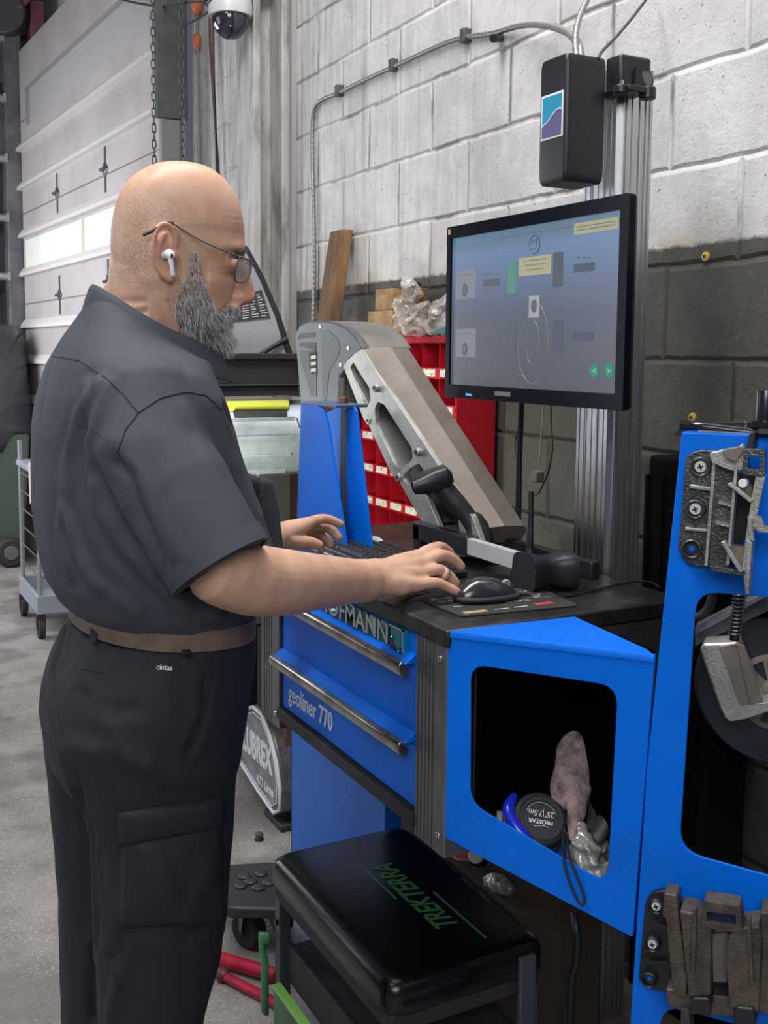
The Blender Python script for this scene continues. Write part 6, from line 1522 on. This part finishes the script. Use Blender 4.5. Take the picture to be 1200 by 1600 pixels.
# ---- hair strands
def inside(p, lp):
    c = False; j = len(lp)-1
    for i in range(len(lp)):
        if (lp[i][1] > p[1]) != (lp[j][1] > p[1]) and p[0] < (lp[j][0]-lp[i][0])*(p[1]-lp[i][1])/(lp[j][1]-lp[i][1])+lp[i][0]: c = not c
        j = i
    return c
def pxl(pts): return [((x-262)/1006, -(y-412)/1006) for x, y in pts]
HK = (1655/1.645)
beard_poly = pxl([(296, 398), (307, 398), (313, 425), (322, 455), (330, 478), (341, 492), (345, 478), (360, 474), (374, 479), (371, 492), (360, 500), (350, 505), (357, 512), (362, 530), (352, 556), (300, 565), (283, 520), (270, 480), (279, 455), (291, 430)])
rnd = random.Random(11)
def strands(name, poly, count, lenf, r, mats, dirf, seed=1, zmin=None):
    rnd = random.Random(seed); mb = MB(); faces = []
    me = ob_body.data; off = ob_body.location
    for p in me.polygons:
        c = p.center+off; l = hloc(c)
        if l[0] > -.02 and l[2] < .05 and inside((l[0], l[2]), poly) and abs(l[1]) < .085: faces.append((p, l))
    for _ in range(count):
        p, l = faces[rnd.randrange(len(faces))]
        vs = [me.vertices[i].co for i in p.vertices]; a = rnd.random(); b_ = rnd.random()
        q = vs[0].lerp(vs[1], a).lerp(vs[-1].lerp(vs[2 if len(vs) < 4 else 2], a), b_)+off
        nn = p.normal
        L_ = lenf(l)*rnd.uniform(.6, 1.15); d0 = dirf(l, nn, rnd)
        j = Vector((rnd.gauss(0, .18), rnd.gauss(0, .18), rnd.gauss(0, .12)))
        p1 = q+(nn*.5+d0+j*.5).normalized()*L_*.5; p2 = p1+(d0+j+Vector((0, 0, -.25))).normalized()*L_*.5
        rr = r*rnd.uniform(.7, 1.2); t = (p2-q).normalized(); e = t.orthogonal().normalized(); g2 = t.cross(e)
        vs_ = []
        for c_, k in ((q-nn*.001, 1), (p1, .85)):
            for a3 in (0, 2.094, 4.189): vs_.append(c_+(e*math.cos(a3)+g2*math.sin(a3))*rr*k)
        vs_.append(p2)
        front = max(0, min(1, (l[0]-.05)/.03)); low = max(0, min(1, (-.06-l[2])/.05))
        pw = .50+.22*(1-low)+.34*(front if l[2] < -.10 else 0)-(.22 if .05 < l[0] < .075 and l[2] < -.09 else 0)
        x = rnd.random(); mb.cur = 0 if x < pw*.45 else (1 if x < pw*1.25 else 2)
        mb.add(vs_, [(0, 1, 4, 3), (1, 2, 5, 4), (2, 0, 3, 5), (3, 4, 6), (4, 5, 6), (5, 3, 6)])
    me2 = bpy.data.meshes.new(name); me2.from_pydata([tuple(v) for v in mb.v], [], mb.f)
    for p, mi in zip(me2.polygons, mb.m): p.material_index = mi
    return link(name, me2, mats, man)
HW = mat('hair_white', (.80, .79, .77), .5); HG = mat('hair_grey', (.36, .35, .34), .5); HK_ = mat('hair_dark', (.040, .036, .034), .45)
def bl(l):
    x, y, z = l
    if x > .085 and z > -.085: return .008
    return .008+.016*max(0, min(1, (-.02-z)/.09))
def bdir(l, n, r):
    x, y, z = l
    if x > .085 and z > -.09: return Vector((0, 0, -1))+HS*(-.5 if y < 0 else .5)+HF*.05
    return Vector((0, 0, -1))+n*.30+HF*(.10+.3*(x > .06))
strands('beard', beard_poly, 11000, bl, .00036, [HW, HG, HK_], bdir, 3)
brow = pxl([(352, 402), (360, 392), (374, 388), (388, 384), (392, 398), (380, 402), (366, 404)])
strands('eyebrows', brow, 500, lambda l: .008, .00032, [HK_, HG, HK_], lambda l, n, r: HS*(-.8 if l[1] < 0 else .8)+Vector((0, 0, -.1)), 5)

# ---- glasses and ear bud
GFR = mat('glasses_grey', (.10, .115, .13), .35, .3); GTIP = mat('glasses_tip', (.035, .045, .055), .5)
gl_ = []
for sg in (-1, 1):
    pts = [hp_(-.034, sg*.090, .033), hp_(-.018, sg*.092, .041), hp_(.003, sg*.086, .053), hp_(.022, sg*.082, .044), hp_(.045, sg*.081, .031), hp_(.075, sg*.079, .018), hp_(.106, sg*.066, .008)]
    P = spline(pts, 6); gl_.append((sg, P))
mb = MB()
for sg, P in gl_: mb.tube(P[14:], .0022, 8, flat=.6)
for sg in (-1, 1):
    fr = [hp_(.1075-.0*0, sg*.064, .008), hp_(.1275, sg*.012, .004), hp_(.1240, sg*.013, -.018), hp_(.1140, sg*.028, -.028), hp_(.1010, sg*.052, -.027), hp_(.1010, sg*.065, -.010)]
    fr = spline(fr+[fr[0]], 5)[:-1]; mb.tube(fr, .0016, 6, closed=True)
mb.tube([hp_(.1275, -.012, .002), hp_(.131, 0, .004), hp_(.1275, .012, .002)], .0014, 6)
gf = ob('eyeglasses', mb, GFR, man, smooth=True)
mb = MB()
for sg, P in gl_: mb.tube(P[:15], [.0030]*3+[.0034]*6+[.0028]*6, 10, flat=.8)
ob('temple_tips', mb, GTIP, gf, smooth=True)
for sg in (-1, 1):
    fr = [hp_(.1075, sg*.064, .008), hp_(.1275, sg*.012, .004), hp_(.1240, sg*.013, -.018), hp_(.1140, sg*.028, -.028), hp_(.1010, sg*.052, -.027), hp_(.1010, sg*.065, -.010)]
    fr = spline(fr+[fr[0]], 5)[:-1]; ob('lens', MB().prism(fr, HF*.0008), GLASSM, gf)
mb = MB().chain([hp_(-.004, -.080, .006), hp_(.003, -.089, .007), hp_(.006, -.094, .004)], [.006, .0075, .0055], 16).chain([hp_(.004, -.093, .004), hp_(.0065, -.093, -.010), hp_(.0080, -.090, -.023)], [.0045, .0032, .0034], 14)
eb = ob('earbud', mb, mat('earbud_white', (.85, .86, .88), .2, coat=.5), man, smooth=True)
ob('sensor_spot', MB().ball(hp_(.007, -.0985, .004), (.0022, .0016, .004), 10), BLACK, eb, smooth=True)

# ---- clothes
def ering(xb, xf, yc, w, z, n=40, p=.9, tilt=0.0):
    xc = (xb+xf)/2; a = (xf-xb)/2
    return [Vector((xc+a*math.copysign(abs(math.cos(t))**p, math.cos(t)), yc+w*math.copysign(abs(math.sin(t))**p, math.sin(t)), z+tilt*math.cos(t))) for t in [2*math.pi*k/n for k in range(n)]]
sh = MB()
tor = [(1.545, .368, .480, .070, -.040), (1.532, .356, .500, .092, -.034), (1.515, .340, .520, .118, -.026), (1.497, .322, .540, .150, -.018), (1.470, .303, .538, .190, -.01), (1.43, .287, .550, .212, 0), (1.38, .279, .564, .220, 0), (1.32, .276, .585, .222, 0), (1.26, .276, .610, .222, 0), (1.20, .280, .634, .222, 0), (1.15, .292, .634, .218, 0), (1.115, .312, .620, .208, 0), (1.095, .335, .600, .194, 0), (1.06, .345, .590, .184, 0)]
sh.loft([ering(xb, xf, 1.63, w, z, tilt=t) for z, xb, xf, w, t in tor])
# right sleeve
s0 = Vector((.395, 1.475, 1.435)); hem = atD(345, 884, 1.435)
s1 = Vector((.397, 1.44, 1.37))
ax_ = (hem-s1).normalized()
def sring(c, ax, ra, rb, n=32):
    e = ax.cross(Vector((0, 1, 0))).normalized(); g2 = ax.cross(e); return [c+e*(ra*math.cos(2*math.pi*k/n))+g2*(rb*math.sin(2*math.pi*k/n)) for k in range(n)]
a0 = Vector((.05, -.35, -1)).normalized()
sh.loft([sring(Vector((.41, 1.52, 1.455)), Vector((0, -1, -.3)).normalized(), .075, .055), sring(s0, Vector((.0, -.7, -.7)).normalized(), .080, .066), sring(s1, a0, .080, .070), sring(s1.lerp(hem, .35), ax_, .079, .072), sring(s1.lerp(hem, .7), ax_, .075, .070), sring(hem, ax_, .072, .067)])
# left sleeve
hemL = Vector((.50, 1.925, 1.215)); t1 = Vector((.42, 1.84, 1.36)); ax2 = (hemL-t1).normalized()
sh.loft([sring(Vector((.42, 1.72, 1.45)), Vector((0, 1, -.3)).normalized(), .07, .055), sring(Vector((.42, 1.79, 1.42)), Vector((0, .7, -.7)).normalized(), .078, .065), sring(t1, ax2, .076, .068), sring(t1.lerp(hemL, .5), ax2, .072, .066), sring(hemL, ax2, .068, .062)])
sme = fuse(sh, .0065, 7)
def fold(v, n, seed, a1, a2):
    c = v
    f1 = noise.noise(Vector((c.x*9+seed, c.y*9, c.z*2.6)))
    f2 = abs(noise.noise(Vector((c.x*16+seed, c.y*16+3, c.z*4+c.x*6))))
    f3 = noise.noise(Vector((c.x*30, c.y*30+seed, c.z*22)))
    return a1*f1-a2*(1-min(1, f2*4))*.7+.0008*f3
sme.update(); nn = [v.normal.copy() for v in sme.vertices]
def seg_d(p, a, b_):
    ab = b_-a; t = max(0, min(1, (p-a).dot(ab)/ab.length_squared)); return (p-(a+ab*t)).length, t
folds = []   # long creases on the back and under the arm: surface lines given by picture points
bv = bvh_of(sme)
def onmesh(bvh, px, py):
    h = bvh.ray_cast(CP, ray(px, py).normalized()); return h[0], h[1]
def poly_on(bvh, pts, off=.0005, step=6):
    out = []
    for (x0, y0), (x1, y1) in zip(pts[:-1], pts[1:]):
        n = max(1, int(math.hypot(x1-x0, y1-y0)/step))
        for k in range(n):
            h, nr = onmesh(bvh, x0+(x1-x0)*k/n, y0+(y1-y0)*k/n)
            if h is not None: out.append(h+nr*off)
    h, nr = onmesh(bvh, *pts[-1])
    if h is not None: out.append(h+nr*off)
    return out
cre = [([(134, 600), (112, 690), (104, 790), (118, 860), (150, 920)], .0045, .010, 1), ([(150, 590), (122, 650), (98, 730), (92, 830), (108, 900)], .0040, .009, 1), ([(165, 600), (135, 690), (150, 790), (195, 860), (262, 925)], .0040, .010, 1),
       ([(180, 720), (215, 800), (262, 880), (320, 945)], .0050, .013, -1), ([(150, 760), (190, 850), (270, 940), (340, 965)], .0035, .011, 1), ([(100, 800), (140, 900), (210, 960)], .0035, .011, 1), ([(185, 725), (205, 745), (240, 850), (266, 915)], .006, .008, -1),
       ([(350, 640), (385, 720), (402, 790)], .004, .010, -1), ([(290, 640), (340, 740), (395, 835)], .002, .012, 1)]
clines = [(poly_on(bv, p), a, s, sg) for p, a, s, sg in cre]
for i, v in enumerate(sme.vertices):
    d = fold(v.co, nn[i], 0, .0030, .0014)
    for ln, a, s, sg in clines:
        m_ = 9
        for p in ln:
            q = (v.co-p).length_squared
            if q < m_: m_ = q
        m_ = math.sqrt(m_)
        if m_ < .05: d += sg*a*(math.exp(-(m_/s)**2)-.45*math.exp(-((m_-s*1.8)/s)**2))
    v.co += nn[i]*d
SHIRT = mat('charcoal_shirt', (.043, .050, .066), .72, col2=(.036, .042, .056), nscale=6, bump=.25, bscale=900)
bv = bvh_of(sme)
shirt = link('shirt', sme, SHIRT, man, smooth=True)
SEAM = mat('shirt_seam', (.026, .029, .036), .85)
def seam(parent, bvh, pts, r, m, name='seam'):
    P = poly_on(bvh, pts, .0002)
    P = [p for i, p in enumerate(P) if i == 0 or (p-P[i-1]).length < .05]
    if len(P) > 2: return ob(name, MB().tube(P, r, 6), m, parent, smooth=True)
seam(shirt, bv, [(82, 556), (125, 564), (165, 590), (195, 618), (216, 645)], .0011, SEAM)
seam(shirt, bv, [(183, 708), (196, 672), (216, 645), (250, 622), (290, 612), (322, 618), (346, 640)], .0012, SEAM)
seam(shirt, bv, [(100, 655), (140, 670), (170, 690)], .0005, SEAM)
# hem band of the right sleeve
e = ax_.cross(Vector((0, 1, 0))).normalized(); g2 = ax_.cross(e)
hb0 = [hem-ax_*.0+e*(.0745*math.cos(t))+g2*(.0695*math.sin(t)) for t in [2*math.pi*k/48 for k in range(48)]]
hb1 = [hem-ax_*.024+e*(.0750*math.cos(t))+g2*(.0702*math.sin(t)) for t in [2*math.pi*k/48 for k in range(48)]]
ob('sleeve_hem', MB().loft([hb1, [p+ax_*.001 for p in hb1], [p+ax_*.002 for p in hb0], [hem+ax_*.002+(p-hem)*.93 for p in hb0]], caps=False), SHIRT, shirt, smooth=60)
# collar: folded band standing around the neck
cp_ = [(158, 455), (180, 470), (205, 490), (235, 515), (265, 542), (292, 568), (318, 592)]
def cpt(px, py, d): return atD(px, py, d)
cen_ = Vector((.432, 1.635, 0))
cl = MB(); lo_, hi_, mid_ = [], [], []
n = 44
for k in range(n+1):
    t = -2.62+5.24*k/n      # opening towards the front
    bx = math.cos(math.pi+t); by = math.sin(math.pi+t)
    f = (1-math.cos(t))/2    # 0 at the nape, 1 at the throat
    fb = max(0, 1-f*2.2)
    z = 1.603-.098*f**.9-.012*math.sin(f*math.pi)
    rx = .0735+.018*f; ry = .080
    cx = .446+.028*f
    hi_.append(Vector((cx+bx*rx, cen_.y+by*ry, z)))
    mid_.append(Vector((cx+bx*(rx+.008), cen_.y+by*(ry+.008), z-.004)))
    lo_.append(Vector((cx+bx*(rx+.020)+.006*f, cen_.y+by*(ry+.024), z-.046-.010*f)))
inn_ = [Vector((p.x*.985+.446*.015, cen_.y+(p.y-cen_.y)*.96, p.z-.030)) for p in hi_]
vs = inn_+hi_+mid_+lo_+[p+Vector((0, 0, -.003)) for p in lo_]; fs = []; m_ = n+1
for r_ in range(4):
    for k in range(n): fs.append((r_*m_+k, r_*m_+k+1, (r_+1)*m_+k+1, (r_+1)*m_+k))
cl.add(vs, fs)
co = ob('collar', cl, SHIRT, shirt, smooth=True)
so = co.modifiers.new('thick', 'SOLIDIFY'); so.thickness = .0022; su = co.modifiers.new('sub', 'SUBSURF'); su.levels = 1; su.render_levels = 1
# chest pocket with a pen top
pk = [onY(x, y, 1.63) for x, y in ((388, 746), (400, 743), (412, 746), (422, 790), (429, 850), (426, 872), (404, 872), (388, 800))]
ob('chest_pocket', MB().prism([p+Vector((0, -.045, 0)) for p in pk], (0, .10, 0)), SHIRT, shirt, bevel=.008, seg=3)
ob('pocket_button', MB().ball(onY(402, 742, 1.575), .004, 10), WHITE, shirt, smooth=True)
# belt
BELT = mat('brown_belt', (.17, .115, .085), .5, col2=(.11, .075, .055), nscale=30)
def bring(z, k, g): return ering(.333-g, .600+g, 1.63, .190+g, z, 48, .9, tilt=-.012)
ob('belt', MB().loft([bring(1.069, 0, .0025), bring(1.070, 0, .0045), bring(1.101, 0, .0045), bring(1.102, 0, .0025)], caps=False), BELT, man, smooth=50)
# trousers
TR = mat('navy_trousers', (.0080, .0100, .0175), .75, col2=(.0062, .0080, .0135), nscale=5, bump=.25, bscale=900)
tr = MB()
tr.loft([ering(xb, xf, 1.63, w, z, 44, .9) for z, xb, xf, w in ((1.078, .330, .602, .192), (1.06, .322, .604, .196), (1.02, .303, .602, .204), (.97, .284, .594, .210), (.92, .280, .586, .212), (.86, .288, .578, .204), (.82, .31, .56, .16))])
def leg(rows, yc, w, ybot=None):
    R = []
    for py, x0, x1, ww in rows:
        a = onY(x0, py, yc); b_ = onY(x1, py, yc); z = (a.z+b_.z)/2; R.append(ering(a.x, b_.x, yc, ww, z, 36, .95))
    last = R[-1]; c = sum(last, Vector())/len(last); r0x = (max(p.x for p in last)-min(p.x for p in last))/2
    for z, f, dx in ((.33, .92, -.004), (.20, .86, -.010), (.08, .84, -.012), (.05, .82, -.012)):
        R.append(ering(c.x+dx-r0x*f, c.x+dx+r0x*f, yc, rows[-1][3]*f, z, 36, .95))
    return R
tr.loft(leg([(1130, 100, 366, .095), (1200, 122, 366, .098), (1300, 144, 362, .097), (1400, 148, 354, .094), (1500, 152, 340, .088), (1590, 156, 312, .082)], 1.525, .09))
tr.loft(leg([(1130, 68, 290, .095), (1200, 74, 280, .100), (1300, 84, 270, .098), (1400, 92, 262, .092), (1500, 94, 250, .088), (1590, 94, 240, .082)], 1.745, .09))
tme = fuse(tr, .0075, 6); tme.update(); nn = [v.normal.copy() for v in tme.vertices]; bt0 = bvh_of(tme)
cre = [([(100, 990), (82, 1050), (84, 1110), (112, 1200), (142, 1300), (150, 1420), (148, 1590)], .008, .010, -1), ([(150, 1100), (190, 1180), (260, 1215), (360, 1210)], .003, .014, 1), ([(175, 1500), (200, 1450), (290, 1460), (360, 1440)], .004, .012, -1),
       ([(165, 1480), (185, 1530), (170, 1590)], .005, .012, 1), ([(325, 1060), (322, 1120), (298, 1175)], .005, .007, -1), ([(230, 1320), (260, 1400), (300, 1445)], .004, .014, 1), ([(340, 1320), (310, 1390), (290, 1440)], .004, .012, 1), ([(120, 1080), (160, 1110), (210, 1110)], .0025, .01, -1)]
cl2 = [(poly_on(bt0, p), a, s, sg) for p, a, s, sg in cre]
for i, v in enumerate(tme.vertices):
    d = fold(v.co, nn[i], 5, .006, .002)
    for ln, a, s, sg in cl2:
        if not ln: continue
        m_ = min((v.co-p).length_squared for p in ln); m_ = math.sqrt(m_)
        if m_ < .05: d += sg*a*(math.exp(-(m_/s)**2)-.4*math.exp(-((m_-s*1.8)/s)**2))
    v.co += nn[i]*d
bt_ = bvh_of(tme)
trs = link('trousers', tme, TR, man, smooth=True)
TSE = mat('trouser_seam', (.007, .008, .012), .85)
seam(trs, bt_, [(328, 1022), (330, 1060), (320, 1110), (298, 1170)], .0014, TSE)
seam(trs, bt_, [(122, 1045), (160, 1052)], .0008, TSE)
# cargo pocket
def patch(parent, bvh, quad, nu, nv, off, m, name, th=.003):
    rows = []
    for j in range(nv+1):
        r_ = []
        for i in range(nu+1):
            u, v = i/nu, j/nv
            x = (quad[0][0]*(1-u)+quad[1][0]*u)*(1-v)+(quad[3][0]*(1-u)+quad[2][0]*u)*v; y = (quad[0][1]*(1-u)+quad[1][1]*u)*(1-v)+(quad[3][1]*(1-u)+quad[2][1]*u)*v
            h, nr = onmesh(bvh, x, y)
            if h is None: return None
            e = math.sin(math.pi*u)**.5*math.sin(math.pi*v)**.5 if True else 1
            r_.append(h+nr*(off*e+.0006))
        rows.append(r_)
    vs = [p for r_ in rows for p in r_]; w = nu+1
    mb = MB(); mb.add(vs, [(j*w+i, j*w+i+1, (j+1)*w+i+1, (j+1)*w+i) for j in range(nv) for i in range(nu)])
    o = ob(name, mb, m, parent, smooth=True); s_ = o.modifiers.new('t', 'SOLIDIFY'); s_.thickness = th; s_.offset = 0; return o
patch(trs, bt_, [(190, 1318), (345, 1288), (348, 1440), (188, 1450)], 16, 14, .009, TR, 'cargo_pocket')
patch(trs, bt_, [(186, 1270), (350, 1245), (348, 1292), (188, 1322)], 16, 6, .007, TR, 'pocket_flap', .005)
for q in ([(154, 962), (166, 963), (163, 1000), (155, 1000)], [(278, 972), (292, 972), (292, 1018), (278, 1018)]):
    P = [onmesh(bvh_of(bpy.data.objects['belt'].data) if False else bt_, *q[2]), onmesh(bt_, *q[3])]
    mb = MB(); cx = (q[0][0]+q[1][0])/2
    a = onP(q[0][0], q[0][1], onmesh(bt_, cx, 1010)[0]+Vector((0, 0, 0)), onmesh(bt_, cx, 1010)[1]); n_ = onmesh(bt_, cx, 1010)[1]; P0_ = onmesh(bt_, cx, 1012)[0]
    pts = [onP(x, y, P0_, n_) for x, y in q]
    n_h = Vector((n_.x, n_.y, 0)).normalized()
    mb.prism([p+n_h*.0135 for p in pts], n_h*.004); ob('belt_loop', mb, TR, trs, bevel=.001)
def drape(s, cx, cy, size, bvh, m, parent, name, rot=0, xs=1, ys=1):
    t = text_mb(s, 1.0, Matrix.Identity(4), 0, bold=.01)
    vs = []
    for v in t.v:
        x = v.x*size*xs; y = -v.y*size*ys; c, s_ = math.cos(rot), math.sin(rot); h, nr = onmesh(bvh, cx+x*c-y*s_, cy+x*s_+y*c)
        vs.append(h+nr*.0012)
    mb = MB(); mb.add(vs, t.f); o = ob(name, mb, m, parent); sm_ = o.modifiers.new('t', 'SOLIDIFY'); sm_.thickness = .0006; return o
drape('cintas', 257, 1043, 13, bt_, WPRINT, trs, 'logo_print', .05, .82, .95)
# finger bandage ring
p0 = atD(689, 894, 1.797); p1 = atD(697, 899, 1.803)
ob('finger_bandage', MB().tube([p0, p0.lerp(p1, .5), p1], [.0116, .0117, .0113], 18, caps=False), mat('bandage', (.62, .36, .27), .6), man, smooth=True).modifiers.new('s', 'SOLIDIFY').thickness = .0008
# shoes
for yc, x0 in ((1.525, .36), (1.745, .33)):
    s_ = MB(); R = []
    for x, w, h in ((x0-.12, .028, .06), (x0-.10, .036, .085), (x0-.04, .040, .10), (x0+.03, .042, .085), (x0+.10, .048, .055), (x0+.15, .044, .045), (x0+.175, .028, .032)):
        R.append([Vector((x, yc+w*math.cos(t), .012+max(0, h*(.5+.5*math.sin(t)))) if True else 0) for t in [2*math.pi*k/20 for k in range(20)]])
    s_.loft(R); so_ = ob('shoe', s_, mat('shoe_black', (.012, .012, .012), .5) if 'shoe_black' not in MATS else MATS['shoe_black'], man, smooth=True)
    ob('sole', MB().prism([(x0-.125, yc-.035, 0), (x0+.1, yc-.05, 0), (x0+.18, yc-.02, 0), (x0+.18, yc+.02, 0), (x0+.1, yc+.05, 0), (x0-.125, yc+.035, 0)], (0, 0, .016)), RUB, so_, bevel=.004)

GR = {'pull_chain': 'chains hanging at the garage door', 'conduit_clip': 'clips on the wall conduit', 'wall_anchor': 'yellow anchors in the wall', 'hanger_bracket': 'cast hanger brackets on the blue rack',
      'plastic_bag': 'plastic bags on the red cabinet', 'wood_block': 'wooden blocks on the red cabinet', 'jack_handle': 'red steel tubes on the floor', 'wood_plank': 'loose wooden planks', 'plastic_film': 'crumpled plastic film at the bin'}
for o_ in bpy.data.objects:
    k_ = o_.name.split('.')[0]
    if o_.parent is None and k_ in GR and 'label' in o_: o_['group'] = GR[k_]
